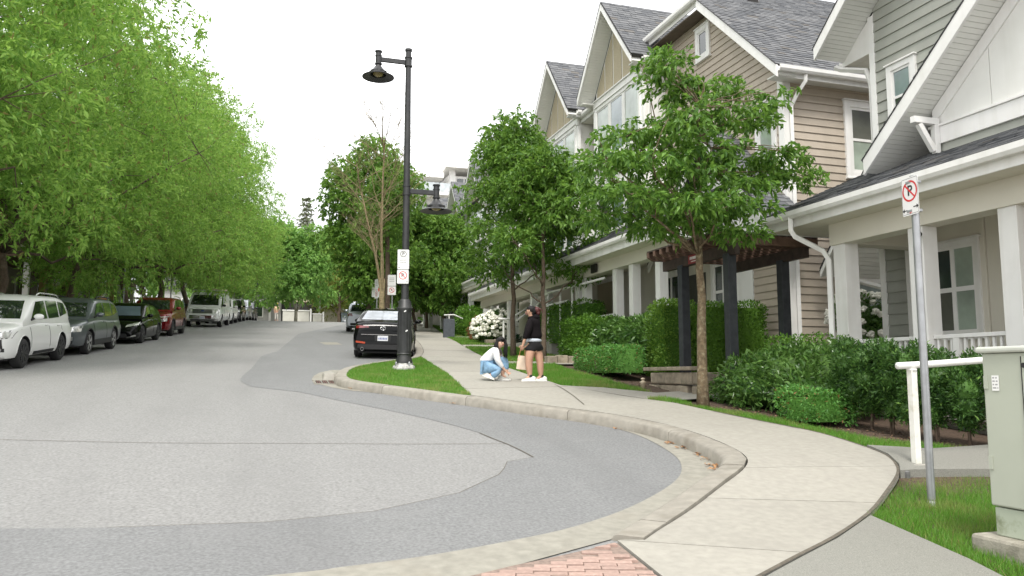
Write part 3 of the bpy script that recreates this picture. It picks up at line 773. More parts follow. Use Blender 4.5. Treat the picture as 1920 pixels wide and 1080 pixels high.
def conifer(seed, H, Rb, n=26):
    r = np.random.default_rng(seed); C = []; D = []
    for i in range(n):
        z = H*(.12 + .88*(i/n)); rad = Rb*(1-i/n)**.85 + .15
        for a in np.linspace(0, 6.28, 9)[:-1] + r.uniform(0, 6):
            if r.random() < .22: continue
            L = rad*r.uniform(.6, 1.1); m = max(4, int(L*7))
            for t in np.linspace(.1, 1, m):
                for q in range(3):
                    C.append((math.cos(a)*L*t + r.normal()*.12, math.sin(a)*L*t + r.normal()*.12, z - L*t*.28 + r.normal()*.1)); D.append((math.cos(a+r.normal()*.7), math.sin(a+r.normal()*.7), r.uniform(-.7, .5)))
    C, D = np.array(C), np.array(D)
    return np_mesh('conifer_crown', leaf_arrays(C, D, .5, .22, r), quads(len(C)), L_PINE), MB().tube([(0, 0, -.3), (0, 0, H*.97)], [H*.016, .03], 8).mesh('conifer_trunk', M_BARK, True)
cc, ct = conifer(61, 20, 3.4)
for x, y, s, lb in [(5.4, 112, 1.03, 'tall grey-green conifer poking up in the gap of sky'), (1.6, 116, .85, 'shorter conifer left of the tall one'), (9.5, 118, .84, 'conifer right of the tall one, half hidden by the dense tree')]:
    make_tree('conifer', (x, y, gz(y)-.5), ct, cc, lb, group='conifers beyond the crossroads', scale=s, rz=rng.uniform(0, 6))

# --- hedges and shrubs
def hedge_mesh(a, b, c, n, L, W, m, seed, lump=.05, r_=3.4, up=.25, depth=.10, base=0.0):
    """clipped hedge: a rounded block of half size a, b and height c, leaves all over, an inner mass of twigs and leaves"""
    r = np.random.default_rng(seed)
    u = unit(r.normal(size=(n, 3))); s = (np.abs(u)**r_).sum(1)**(-1/r_)      # superellipsoid direction
    u2 = r.uniform(-1, 1, (n, 3)); f = r.integers(0, 5, n)                     # points over five faces of the block
    ar = np.array([b*c, b*c, a*c, a*c, a*b*1.3]); f = r.choice(5, n, p=ar/ar.sum())
    P = u2.copy(); P[f == 0, 0] = 1; P[f == 1, 0] = -1; P[f == 2, 1] = 1; P[f == 3, 1] = -1; P[f == 4, 2] = 1
    rr = (np.abs(P)**7).sum(1)**(-1/7); P = P*rr[:, None]
    N = np.sign(P)*np.abs(P)**6; N = unit(N/np.array([a, b, c/2]))
    Q = P*np.array([a, b, c/2]) + np.array([0, 0, c/2])
    bump = lump*(np.sin(Q[:, 0]*6.1+seed)*np.sin(Q[:, 1]*5.3+1)*1.0 + np.sin(Q[:, 2]*7+Q[:, 0]*3)*.7)
    Q = Q + N*(bump - r.uniform(0, 1, n)**1.5*depth)[:, None]
    D = N*.55 + r.normal(size=(n, 3))*.6 + np.array([0, 0, up])
    k = Q[:, 2] > base; Q, D = Q[k], D[k]
    V = leaf_arrays(Q, D, L, W, r, .05); F = quads(len(Q))
    t = depth*1.0 + lump*.6
    core = MB(); core.box(-a+t, a-t, -b+t, b-t, .04 + base, c-t)
    cv = np.array(core.v); cf = np.array(core.f) + len(V)
    return np_mesh('hedge_foliage', np.vstack([V, cv]), np.vstack([F, cf]), m)
def hedge(name, loc, a, b, c, n, L, W, m, seed, label, cat='hedge', rz=0., group=None, stems=4, **kw):
    t = empty(name, loc, label, cat, group, rz)
    o = bpy.data.objects.new('foliage', hedge_mesh(a, b, c, n, L, W, m, seed, **kw)); link(o); o.parent = t
    if stems:
        mb = MB(); r = np.random.default_rng(seed)
        for i in range(stems):
            x = -a*.8 + 1.6*a*(i+.5)/stems; mb.tube([(x, 0, -.15), (x + r.normal()*.03, r.normal()*.05, c*.5)], [.018, .012], 5)
        mb.build('stem', M_BARK, None, True).parent = t
    return t
def shrub_mesh(lobes, n, L, W, m, seed, droop=0., up=.3, spread=.6, r0=.8):
    r = np.random.default_rng(seed); P, u, k = lobes_points(lobes, n, r, r0, 1.04, .9)
    D = u*.6 + r.normal(size=P.shape)*spread + np.array([0, 0, up-droop])
    keep = P[:, 2] > .02; P, D = P[keep], D[keep]
    V = leaf_arrays(P, D, L, W, r, .12); F = quads(len(P)); vs = [V]; fs = [F]; off = len(V)
    for l in lobes:                                   # inner leafy mass
        mb = MB(); mb.ball(l[:3], (l[3]*.72, l[4]*.72, l[5]*.72), 8, 6, .1); f4 = [f for f in mb.f]
        vs.append(np.array(mb.v)); fs.append(np.array(f4)+off); off += len(mb.v)
    return np_mesh('shrub_foliage', np.vstack(vs), np.vstack(fs), m)
def shrub(name, loc, lobes, n, L, W, m, seed, label, cat='shrub', group=None, rz=0., stems=3, **kw):
    t = empty(name, loc, label, cat, group, rz)
    o = bpy.data.objects.new('foliage', shrub_mesh(lobes, n, L, W, m, seed, **kw)); link(o); o.parent = t
    if stems:
        mb = MB(); r = np.random.default_rng(seed+1)
        for i in range(stems):
            l = lobes[i % len(lobes)]; mb.tube([(l[0]*.4, l[1]*.4, -.15), (l[0]*.7, l[1]*.7, l[2]*.6), (l[0], l[1], l[2])], [.02, .016, .008], 5)
        mb.build('stem', M_BARK, None, True).parent = t
    return t

gy = lambda y, o=.1: gz(y) + o
# laurel mass left of the yews
LAU = [(a, b, c*.84, d, e, f*.84) for a, b, c, d, e, f in [(-.1, .7, .55, .62, .7, .55), (.1, 0, .62, .62, .8, .62), (.3, -.75, .62, .62, .7, .62), (-.25, 1.15, .32, .42, .45, .36), (-.32, .3, .35, .48, .6, .40), (-.2, -.7, .35, .45, .55, .42), (.65, .5, .74, .55, .7, .5), (.6, -.5, .55, .5, .7, .42)]]
shrub('laurel_shrub', (7.92, 10.55, gy(10.4)), LAU, 8200, .112, .044, L_LAUREL, 71, 'large glossy-leaved laurel spreading beside the speckled tree trunk', stems=5)
hedge('box_hedge', (7.33, 9.25, gy(9.3)), .36, .42, .48, 3400, .045, .026, L_BOX, 72, 'small low box bush with browned leaves in front of the laurel', 'shrub', stems=3, lump=.04)
hedge('clipped_hedge', (8.62, 11.25, gy(11.2)), .34, .62, 1.12, 3800, .06, .03, L_HEDGE, 73, 'dark clipped hedge behind the laurel along the porch', rz=R(4))
YL = ['yew at the laurel end of the clipped row', 'second yew from the laurel in the row under the porch', 'third yew from the laurel, middle of the row', 'fourth yew from the laurel in the row under the porch', 'yew just left of the white handrail post', 'yew directly behind the white handrail post and grey sign pole', 'loose scraggy yew at the utility box end of the row']
for i, (x, yv) in enumerate([(7.56, 9.02), (7.58, 8.66), (7.62, 8.32), (7.66, 7.98), (7.74, 7.66), (7.86, 7.34), (8.02, 7.02)]):
    x += .12; h = 1.21 - .012*i + rng.uniform(-.05, .05); lo = []
    for k in range(9):
        t_ = (k+.5)/9; lo.append((rng.uniform(-.10, .10), rng.uniform(-.09, .09), .34 + (h-.46)*t_, .20*(1-.35*abs(t_-.5)), .175*(1-.35*abs(t_-.5)), .19))
    lo = [(a*1.1, b*1.2, c, d, e, f) for a, b, c, d, e, f in lo]
    s = shrub('yew', (x, yv, gy(yv, .07)), lo, 4000 if i < 6 else 2200, .066, .022, L_YEW, 80+i, 'narrow dark ' + YL[i], 'yew', 'yew plants in a clipped row below the porch', stems=2, up=.55, spread=.45, r0=.55)
# beyond the pergola
hedge('cedar_hedge', (8.35, 15.1, gy(15)), .42, .42, 1.75, 5200, .07, .032, L_CEDAR, 90, 'tall clipped cedar block left of the front pergola post', up=.6)
hedge('cedar_hedge', (9.6, 14.85, gy(15)), .85, .40, 1.72, 6500, .07, .032, L_HEDGE, 91, 'tall clipped hedge behind the two front pergola posts', up=.5)
hedge('box_hedge', (7.72, 16.95, gy(16.9)), .42, 1.75, .66, 8500, .05, .03, L_BOX, 92, 'long low bright green box hedge edging the mulch bed', rz=R(-8), lump=.04)
shrub('laurel_shrub', (8.55, 17.4, gy(17.4)), [(0, 1.0, .75, .5, .8, .55), (.1, 0, .7, .5, .9, .6), (.1, -1.1, .75, .5, .9, .55), (.05, .5, 1.0, .45, .9, .32), (.1, -.7, 1.02, .45, .9, .3)], 4200, .16, .065, L_LAUREL, 93, 'dull green laurel hedge behind the long low box hedge', stems=4)
hedge('clipped_hedge', (8.75, 20.4, gy(20.4)), .5, 1.25, 1.22, 6500, .085, .045, L_HEDGE, 94, 'rounded clipped hedge at the right of the standing woman', lump=.07)
hedge('clipped_hedge', (9.3, 23.2, gy(23.2, .5)), .4, 2.0, 1.25, 4200, .09, .05, L_HEDGE, 95, 'flat-topped dark hedge in front of the white porch posts', lump=.04)
hedge('clipped_hedge', (9.95, 26.4, gy(27., .4)), .4, 1.5, 1.15, 3200, .09, .05, L_CEDAR, 96, 'clipped hedge behind the white stair handrail', lump=.05)
hedge('round_hedge', (10.2, 37.8, gy(38)), 1.05, 1.0, 1.35, 3300, .13, .07, L_HEDGE, 97, 'rounded dark hedge by the slate pillar and far gateway', lump=.1)
shrub('rust_shrub', (8.75, 32.4, gy(32.4)), [(0, 0, .45, .4, .4, .45), (.1, .1, .8, .3, .3, .3)], 700, .14, .06, L_RED, 98, 'rusty orange shrub at the foot of the far gateway')
# rhododendrons in white bloom: every truss of flowers a piece of its own
M_PETAL = mat('white_petal', (.80, .79, .70), .6, .06, 20, rnd=.06)
def truss(r):
    """a round head of blossom, uneven with petals"""
    mb = MB(); mb.ball((0, 0, 0), (r, r, r*.8), 11, 7, .32); return mb.mesh('flower_truss', M_PETAL)
def rhodo(loc, lobes, n, nf, fr, label, seed, faceto, L=.15):
    t = shrub('rhododendron', loc, lobes, n, L, .06, L_LAUREL, seed, label, 'shrub', stems=3)
    tr = truss(fr); r = np.random.default_rng(seed); P, u, k = lobes_points(lobes, 900, r, .98, 1.06, .95)
    got = []
    for p, q in zip(P, u):
        if len(got) >= nf: break
        if p[2] < .25 or np.dot(q, faceto) < -.05 or any(np.linalg.norm(p-g) < fr*1.35 for g in got): continue
        got.append(p); o = bpy.data.objects.new('flower', tr); link(o); o.parent = t; o.location = p + q*fr*.3; o.rotation_euler = (r.uniform(0, .6), r.uniform(0, .6), r.uniform(0, 6)); o.scale = (r.uniform(.8, 1.2),)*3
rhodo((8.55, 30.2, gy(30.2)), [(.0, .3, .65, .52, .52, .5), (.3, -.3, .82, .52, .56, .5), (.15, 0, .45, .56, .64, .42), (.45, -.45, 1.0, .4, .4, .34)], 1900, 105, .085, 'rounded rhododendron bush covered in white blossom by the stair rail', 101, np.array([-.35, -.9, .2]))
rhodo((11.75, 12.95, gy(12.9, .2)), [(-.15, 0, .75, .55, .5, .7), (.3, .1, 1.25, .6, .5, .6), (-.40, .1, 1.40, .45, .4, .5), (.55, -.1, .8, .5, .5, .6)], 1500, 70, .085, 'rhododendron with cream white flowers in the gap between the houses', 102, np.array([-.6, -.75, .2]), L=.13)
shrub('leafy_plant', (9.2, 30.1, gy(30)), [(0, 0, .2, .7, .4, .3)], 420, .2, .06, leaf_mat('leaf_blue', (.03, .12, .06), (.07, .2, .1), trans=.2), 103, 'dark blue-green groundcover below the white blossom', 'plant', stems=0)
# planting under the left-hand trees and beside far houses
for i, (x, yv, w, h, lb) in enumerate([(-8.9, 21.5, .9, .9, 'low leafy bush behind the white car'), (-9.6, 26, 1.2, 1.1, 'leafy bush behind the grey wagon'), (-8.6, 31.5, .9, .9, 'leafy bush behind the black hatchback'), (-8.4, 36, 1.1, 1.2, 'leafy bush left of the red car'), (-7.6, 43, 1.3, 1.2, 'leafy bush between red car and van'), (-7, 50, 1.3, 1.2, 'leafy bush behind the van')]):
    shrub('bush', (x, yv, gy(yv, .12)), [(0, 0, h*.5, w*.8, w*.8, h*.55), (w*.4, -w*.3, h*.6, w*.5, w*.5, h*.45)], 900, .13, .06, L_HEDGE, 110+i, lb, 'bush', 'bushes in front gardens behind the parked cars')

# ================================================================== HOUSES
M_WHITE = mat('white_trim', (.80, .795, .77), .5, .03, 3, bump=.05, bscale=60, stain=((.62, .61, .56), 1.4, .25), rnd=.02, streak=((.50, .49, .43), (5, 5, .5), .3))
M_WPANEL = mat('white_panel', (.78, .78, .745), .6, .03, 2, stain=((.62, .62, .57), .8, .3), rnd=.015, streak=((.52, .52, .46), (4, 4, .35), .3))
M_CREAM = mat('porch_cream', (.69, .66, .57), .6, .04, 2, stain=((.52, .50, .43), 1.0, .35))
M_GREY = mat('siding_grey', (.335, .345, .305), .6, .05, 4, bump=.08, bscale=50, rnd=.06, streak=((.21, .21, .18), (2.5, 2.5, .3), .2))
M_BEIGE = mat('siding_beige', (.455, .395, .32), .6, .05, 4, bump=.08, bscale=50, rnd=.055, streak=((.33, .275, .20), (2.5, 2.5, .3), .2))
M_TAN = mat('stucco_tan', (.46, .40, .285), .9, .1, 30, bump=.4, bscale=120)
M_SOFF = mat('soffit_white', (.74, .745, .70), .6, .04, 3)
M_SHING = leaf_mat('roof_shingle', (.105, .11, .118), (.185, .188, .192), (.15, .142, .132), trans=0, rough=.93, spec=.2)
M_UNDER = mat('roof_felt', (.05, .05, .052), .95, .2, 10)
M_FOUND = mat('foundation', (.33, .315, .28), .9, .12, 8, bump=.3)
M_DARKWD = mat('post_slate', (.030, .034, .040), .6, .2, 8, stain=((.07, .07, .07), 4, .3))
M_REDWD = mat('rafter_redwood', (.13, .078, .055), .75, .3, 9, bump=.3, bscale=40, rnd=.14, stain=((.09, .055, .045), 3, .6))
M_BROWNWD = mat('beam_brown', (.05, .034, .027), .75, .3, 9, bump=.3, bscale=40, stain=((.05, .038, .032), 3, .6))
GLASS = glass_mat('window_glass', (.045, .06, .055))
GLASSB = glass_mat('window_blind', (.30, .36, .30), .10)
GLASSS = glass_mat('window_screen', (.10, .105, .085), .3, .4)
GLASSK = glass_mat('window_sky', (.20, .26, .27), .06)  # sky reflection put into the pane colour
BR_ = M_BROWNWD

def PL(kind, c):
    if kind == 'X': return lambda u, z, d=0.: (c-d, u, z)
    return lambda u, z, d=0.: (u, c-d, z)
def wbox(mb, kind, c, u0, u1, z0, z1, d0, d1):
    if kind == 'X': return mb.box(c-d1, c-d0, u0, u1, z0, z1)
    return mb.box(u0, u1, c-d1, c-d0, z0, z1)
def board(parent, kind, c, u0, u1, z0, z1, d0=.0, d1=.03, m=None, name='trim_board', bevel=.004):
    return wbox(MB(), kind, c, u0, u1, z0, z1, d0, d1).build(name, m or M_WHITE, parent, bevel=bevel)
def siding(parent, kind, c, P, ex, m, name='siding_board', z_from=None):
    """lap siding: every course a board of its own, cut to the outline P in (u, z)"""
    p = PL(kind, c); zs = [q[1] for q in P]; z = z_from if z_from is not None else min(zs)
    while z < max(zs) - .01:
        q = clip_half(clip_half(P, 0, 1, z), 0, 1, z+ex, -1)
        if len(q) >= 3 and abs(area2(q)) > .004:
            dd = [.006 + .022*(1-(v-z)/ex) for _, v in q]
            n = len(q); vs = [p(u, v, d) for (u, v), d in zip(q, dd)] + [p(u, v, -.01) for u, v in q]
            if area2(q) < 0: o = 1
            fs = [tuple(range(n)), tuple(range(2*n-1, n-1, -1))] + [((i+1) % n, i, n+i, n+(i+1) % n) for i in range(n)]
            flip = (area2(q) > 0) == (kind == 'X')
            if flip: fs = [f[::-1] for f in fs]
            MB().add(vs, fs).build(name, m, parent)
        z += ex
def window(parent, kind, c, u0, u1, z0, z1, cols=1, rows=1, tw=.10, glass=None, sash=.045, d=.065, mull=None, sill=True, label=None):
    """trim frame proud of the wall, sashes and separate panes"""
    mb = MB()
    wbox(mb, kind, c, u0-tw, u0, z0-tw*.9, z1+tw, .0, d); wbox(mb, kind, c, u1, u1+tw, z0-tw*.9, z1+tw, .0, d)
    wbox(mb, kind, c, u0, u1, z1, z1+tw, .0, d-.001); wbox(mb, kind, c, u0, u1, z0-tw*.9, z0, .0, d-.001)
    wbox(mb, kind, c, u0-tw-.02, u1+tw+.02, z1+tw, z1+tw+.03, .0, d+.03)
    if sill: wbox(mb, kind, c, u0-tw-.02, u1+tw+.02, z0-tw*.9-.035, z0-tw*.9, .0, d+.025)
    w = mb.build('window', M_WHITE, parent, bevel=.004, label=label)
    mull = mull or sash
    cw = (u1-u0)/cols; ch = (z1-z0)/rows; sb = MB(); k = 0
    for i in range(cols):
        for j in range(rows):
            a0, a1, b0, b1 = u0+i*cw, u0+(i+1)*cw, z0+j*ch, z0+(j+1)*ch
            l = mull/2 if i else sash; r_ = mull/2 if i < cols-1 else sash; bt = mull/2 if j else sash; tp = mull/2 if j < rows-1 else sash
            wbox(sb, kind, c, a0, a0+l, b0, b1, .005, .05); wbox(sb, kind, c, a1-r_, a1, b0, b1, .005, .05)
            wbox(sb, kind, c, a0+l, a1-r_, b1-tp, b1, .005, .049); wbox(sb, kind, c, a0+l, a1-r_, b0, b0+bt, .005, .049)
            g = glass[k % len(glass)] if isinstance(glass, (list, tuple)) else (glass or GLASS); k += 1
            wbox(MB(), kind, c, a0+l, a1-r_, b0+bt, b1-tp, .004, .034).build('pane', g, w)
    sb.build('sash', M_WHITE, w); return w
def lerp(a, b, t): return tuple(x + (y-x)*t for x, y in zip(a, b))
def shingle_plane(mb, A, B, C, D, ex=.14, seed=0):
    """courses of tabs on the roof plane A-B (eave), D-C (top)"""
    r = random.Random(seed); A, B, C, D = map(Vector, (A, B, C, D))
    N = (B-A).cross(D-A).normalized()
    if N.z < 0: N = -N
    L = ((D-A).length + (C-B).length)/2; n = max(1, int(L/ex))
    for i in range(n):
        t0, t1 = i/n, min(1, (i+1.25)/n)
        l0, r0_, l1, r1 = A.lerp(D, t0), B.lerp(C, t0), A.lerp(D, t1), B.lerp(C, t1)
        W = (r0_-l0).length
        if W < .05: continue
        u = -r.uniform(0, .25)
        while u < W:
            w = r.uniform(.16, .34); a, b = max(0, u)/W, min(W, u+w-.006)/W; u += w
            if b <= a: continue
            h = .013 + r.choice((0, 0, .006)) + r.uniform(0, .003)
            p0, p1, p2, p3 = l0.lerp(r0_, a), l0.lerp(r0_, b), l1.lerp(r1, b), l1.lerp(r1, a)
            q0, q1, q2, q3 = p0+N*h, p1+N*h, p2+N*.002, p3+N*.002
            mb.add([q0, q1, q2, q3, p0, p1], [(0, 1, 2, 3), (4, 5, 1, 0)])
def roof_plane(parent, A, B, C, D, seed=0, th=.10, shingles=True, name='roof'):
    """one roof plane: deck with thickness, shingles on it as a sub-part"""
    P = [Vector(p) for p in (A, B, C, D)]; N = (P[1]-P[0]).cross(P[3]-P[0]).normalized()
    if N.z < 0: N = -N
    o = MB().prism([p - N*.004 for p in P], -N*th).build(name, M_UNDER, parent)
    if shingles:
        mb = MB(); shingle_plane(mb, A, B, C, D, seed=seed); mb.build('shingles', M_SHING, o, kind='stuff')
    return o
def soffit(parent, A, B, C, D, w=.085, m=None):
    """narrow boards laid from the edge A-B to the edge D-C; seen from below"""
    A, B, C, D = map(Vector, (A, B, C, D)); L = (B-A).length; n = max(1, int(L/w)); mb = MB()
    N = (B-A).cross(D-A).normalized()
    if N.z > 0: N = -N
    for i in range(n):
        a, b = i/n, (i+1)/n - .006/L
        mb.prism([A.lerp(B, a), A.lerp(B, b), D.lerp(C, b), D.lerp(C, a)], -N*.02)
    mb.prism([A-N*.022, B-N*.022, C-N*.022, D-N*.022], -N*.01)
    return mb.build('soffit', m or M_SOFF, parent, kind='stuff')
def rake(parent, kind, c, u0, z0, u1, z1, h=.24, d=.05, name='rake_board', cap=True):
    """sloping barge board; its lower edge runs (u0,z0)-(u1,z1); a drip edge of dark shingle on top"""
    p = PL(kind, c); mb = MB()
    P = [p(u0, z0), p(u1, z1), p(u1, z1+h), p(u0, z0+h)]; off = Vector(p(0, 0, d)) - Vector(p(0, 0, 0))
    mb.prism(P, off); o = mb.build(name, M_WHITE, parent, bevel=.004)
    if cap:
        P = [p(u0, z0+h+.003), p(u1, z1+h+.003), p(u1, z1+h+.02), p(u0, z0+h+.02)]
        MB().prism(P, off*1.25).build('drip_edge', M_UNDER, o)
    return o
GPROF = [(0, 0), (0, .125), (.012, .125), (.012, .03), (.085, .03), (.108, .07), (.108, .128), (.125, .128), (.125, .05), (.095, 0)]
def gutter(parent, P0, P1, out, name='gutter', fascia=.20, foff=.0):
    """K-profile gutter with the fascia board under it; out = horizontal direction away from the wall"""
    P0, P1, o = Vector(P0), Vector(P1), Vector(out)
    mb = MB(); mb.prism([P0 + o*(.03+a) + Vector((0, 0, z)) for a, z in GPROF], P1-P0); g = mb.build(name, M_WHITE, parent)
    mb = MB(); mb.prism([P0 + o*a + Vector((0, 0, z)) for a, z in ((0, -fascia+.12), (.028, -fascia+.12), (.028, .13), (0, .13))], P1-P0); mb.build('fascia', M_WHITE, parent, bevel=.003)
    return g
def downspout(parent, P, r=.042, name='downspout'):
    mb = MB(); mb.tube(P, r*1.25, 4); return mb.build(name, M_WHITE, parent)
def wall_mb(*boxes):
    mb = MB()
    for b in boxes: mb.box(*b)
    return mb
def column(parent, x, y, w, z0, z1):
    mb = MB(); mb.box(x-w/2, x+w/2, y-w/2, y+w/2, z0, z1)
    return mb.build('column', M_WHITE, parent, bevel=.006)

# ------------------------------------------------------------------ grey corner house on the right
H1 = empty('house', (11, 7, .6), 'grey sided house with a white porch and big white gable, cut by the right edge', 'house')
XW, YC = 10.7, 11.5                    # street wall, far corner
zr = lambda y: 7.62 + .88*(12.24-y)     # underside of the upper gable roof
mb = MB(); mb.box(XW+.012, 17, 2.6, YC-.012, .3, 7.9)
mb.prism([(XW+.012, YC-.012, 7.9), (XW+.012, YC-.012, zr(YC)), (XW+.012, 8., zr(8.)), (XW+.012, 4.5, zr(YC)), (XW+.012, 4.5, 7.9)], (6.2, 0, 0)); mb.build('wall', M_WPANEL, H1)
siding(H1, 'X', XW, [(6.0, 5.2), (YC-.1, 5.2), (YC-.1, zr(YC-.1)), (8.0, zr(8.0)), (6.0, zr(8.0))], .195, M_GREY)
siding(H1, 'X', XW, [(10.93, 1.1), (YC-.1, 1.1), (YC-.1, 4.08), (10.93, 4.08)], .195, M_GREY)
board(H1, 'X', XW, YC-.1, YC+.03, 4.9, zr(YC)-.01, -.05, .035, name='corner_board'); board(H1, 'X', XW, YC-.1, YC+.03, .9, 4.08, -.05, .035, name='corner_board')
window(H1, 'X', XW+.0, 10.56, 11.0, 6.0, 7.02, 1, 2, .11, [GLASS, GLASSK], d=.07)
# upper gable: barge board, soffit, roof
rake(H1, 'X', 10.05, 12.24, zr(12.24), 8., zr(8.), .25)
soffit(H1, (10.06, 12.22, zr(12.22)+.02), (10.06, 8., zr(8.)+.02), (XW, 8., zr(8.)+.02), (XW, 12.22, zr(12.22)+.02))
roof_plane(H1, (10.02, 12.30, zr(12.24)+.24), (17, 12.30, zr(12.24)+.24), (17, 8, zr(8)+.30), (10.02, 8, zr(8)+.30), 1, .05)
roof_plane(H1, (9.98, 3.7, zr(12.24)+.24), (17, 3.7, zr(12.24)+.24), (17, 8, zr(8)+.30), (9.98, 8, zr(8)+.30), 2, .08)
gutter(H1, (10.75, 12.27, 7.60), (17, 12.27, 7.60), (0, 1, 0), fascia=.2)
soffit(H1, (XW, 12.2, 7.60), (17, 12.2, 7.60), (17, YC, 7.60), (XW, YC, 7.60), .2)
MB().prism([(XW-.01, YC+.03, 7.58), (XW-.01, 12.26, 7.58), (XW-.01, 12.26, 7.68), (XW-.01, YC+.03, zr(YC+.03)-.01)], (.03, 0, 0)).build('eave_return', M_WHITE, H1)
downspout(H1, [(10.55, 12.3, 7.58), (10.6, 12.2, 7.5), (10.72, 11.68, 7.3), (10.75, 11.6, 7.0), (10.75, 11.6, 5.5)])
# the big white gable over the porch
zg = lambda y: 4.96 + .84*(10.56-y)
XG = 10.1
mb = MB(); mb.prism([(XG+.01, 9.6, 4.7), (XG+.01, 9.6, zg(9.6)), (XG+.01, 6., zg(6.)), (XG+.01, 2.4, zg(9.6)), (XG+.01, 2.4, 4.7)], (.62, 0, 0)); mb.build('gable_wall', M_WPANEL, H1)
seams = [9.58, 8.55, 7.35, 6.12]
for a, b in zip(seams, seams[1:]):      # sheets of panel between the battens
    q = clip_half(clip_half([(9.58, 5.52), (9.58, zg(9.58)-.24), (6.0, zg(6.0)-.24), (6.0, 5.52)], 1, 0, b+.006), 1, 0, a-.006, -1)
    if len(q) >= 3: MB().prism([(XG+.008, u, z) for u, z in q], (-.02, 0, 0)).build('panel', M_WPANEL, H1)
MB().prism([(XG+.008, 9.6, zg(9.6)-.235), (XG+.008, 6., zg(6.)-.235), (XG+.008, 6., zg(6.)), (XG+.008, 9.6, zg(9.6))], (-.045, 0, 0)).build('frieze_board', M_WHITE, H1)
board(H1, 'X', XG, 2.5, 9.62, 5.20, 5.47, -.0, .05, name='band_board'); board(H1, 'X', XG, 2.5, 9.66, 5.472, 5.51, -.0, .075, name='band_cap')
siding(H1, 'X', XG, [(2.5, 4.7), (9.56, 4.7), (9.56, 5.2), (2.5, 5.2)], .17, M_GREY)
siding(H1, 'Y', 9.63, [(XG+.03, 4.7), (XW, 4.7), (XW, 5.75), (XG+.03, 5.75)], .195, M_GREY)
rake(H1, 'X', 9.62, 10.60, zg(10.60), 6., zg(6.), .27)
rake(H1, 'X', 9.62, 1.4, zg(10.60), 6., zg(6.), .27)
soffit(H1, (9.62, 10.58, zg(10.58)+.02), (9.62, 6., zg(6.)+.02), (XG, 6., zg(6.)+.02), (XG, 10.58, zg(10.58)+.02))
soffit(H1, (XG, 10.58, zg(10.58)+.02), (XG, 9.62, zg(9.62)+.02), (XW, 9.62, zg(9.62)+.02), (XW, 10.58, zg(10.58)+.02))
roof_plane(H1, (9.59, 10.66, zg(10.60)+.27), (XW, 10.66, zg(10.60)+.27), (XW, 6, zg(6)+.33), (9.59, 6, zg(6)+.33), 3, .05)
roof_plane(H1, (9.55, 1.4, zg(10.60)+.27), (XW, 1.4, zg(10.60)+.27), (XW, 6, zg(6)+.33), (9.55, 6, zg(6)+.33), 4, .07)
mb = MB(); mb.box(9.56, XG-.05, 9.455, 9.545, 5.50, 5.60); mb.box(XG-.145, XG-.052, 9.455, 9.545, 5.04, 5.498); mb.bar((9.68, 9.5, 5.49), (XG-.15, 9.5, 5.08), .075, .085); mb.build('bracket', M_WHITE, H1, bevel=.004)
# porch
ZF, ZB = 1.13, 3.74
mb = MB(); mb.box(8.95, XW, 2.6, YC-.1, ZF-.14, ZF); mb.build('porch_floor', M_FOUND, H1)
mb = MB(); mb.box(9.1, XW, 2.6, YC-.2, .3, ZF-.142); mb.build('porch_base', M_FOUND, H1)
CY = [10.68, 9.08, 7.58, 6.0, 4.3]
for y in CY: column(H1, 9.2, y, .27, ZF, ZB)
board(H1, 'X', 9.2, 2.6, 10.86, ZB, 4.10, -.17, .17, M_CREAM, 'porch_beam'); board(H1, 'Y', 10.7, 9.37, XW, ZB, 4.10, -.15, .15, M_CREAM, 'porch_beam')
soffit(H1, (8.62, 2.6, 4.10), (8.62, 11.88, 4.10), (XW, 11.88, 4.10), (XW, 2.6, 4.10), .3, M_CREAM)
gutter(H1, (8.60, 2.6, 4.22), (8.60, 11.92, 4.22), (-1, 0, 0), fascia=.25)
board(H1, 'Y', 11.90, 8.60, XW, 4.09, 4.30, -.03, .0, name='fascia')
roof_plane(H1, (8.46, 2.6, 4.355), (8.46, 11.98, 4.355), (XW, 11.98, 5.33), (XW, 2.6, 5.33), 5, .06)
MB().prism([(8.56, 11.935, 4.20), (XW, 11.935, 5.18), (XW, 11.935, 5.30), (8.56, 11.935, 4.33)], (0, -.03, 0)).build('rake_board', M_WHITE, H1)
downspout(H1, [(8.50, 11.15, 4.25), (8.50, 11.15, 4.02), (8.55, 11.12, 3.92), (8.95, 10.92, 3.66), (9.02, 10.87, 3.5), (9.02, 10.87, 1.2)])
# front wall under the porch: cream panels, window with four panes
for a, b in ((9.28+.13, 9.28-.0), (8.75, 7.9), (7.9, 6.2), (6.2, 4.6)): pass
board(H1, 'X', XW, 10.75, 10.93, 1.1, 4.08, .0, .035, M_WHITE, 'trim_board')
for a, b in ((9.33, 10.748), (8.72, 9.322), (7.2, 8.712), (4.5, 7.192), (2.6, 4.49)): board(H1, 'X', XW, a, b, 1.1, 4.08, -.005, .012, M_CREAM, 'panel', 0)
window(H1, 'X', XW-.012, 9.50, 10.36, 2.26, 3.66, 2, 2, .085, [GLASSB, GLASSB, GLASSS, GLASS], mull=.075)
board(H1, 'X', XW-.012, 9.33, 9.42, 1.1, 4.08, 0, .03, M_CREAM, 'trim_board'); board(H1, 'X', XW-.012, 8.68, 8.76, 1.1, 4.08, 0, .02, M_CREAM, 'trim_board')
dr = board(H1, 'X', XW-.012, 7.3, 8.25, ZF+.01, 3.25, 0, .03, mat('door_green', (.12, .14, .12), .4, .05), 'door', .006); MB().ball((XW-.09, 8.16, 2.15), .035).build('handle', M_IRON, dr, True)
mb = MB(); mb.tube([(9.0, 9.0, 3.62), (8.98, 8.95, 3.60)], .03, 8); mb.ball((8.94, 8.9, 3.60), (.06, .05, .05)); mb.build('porch_light', M_IRON, H1, True)
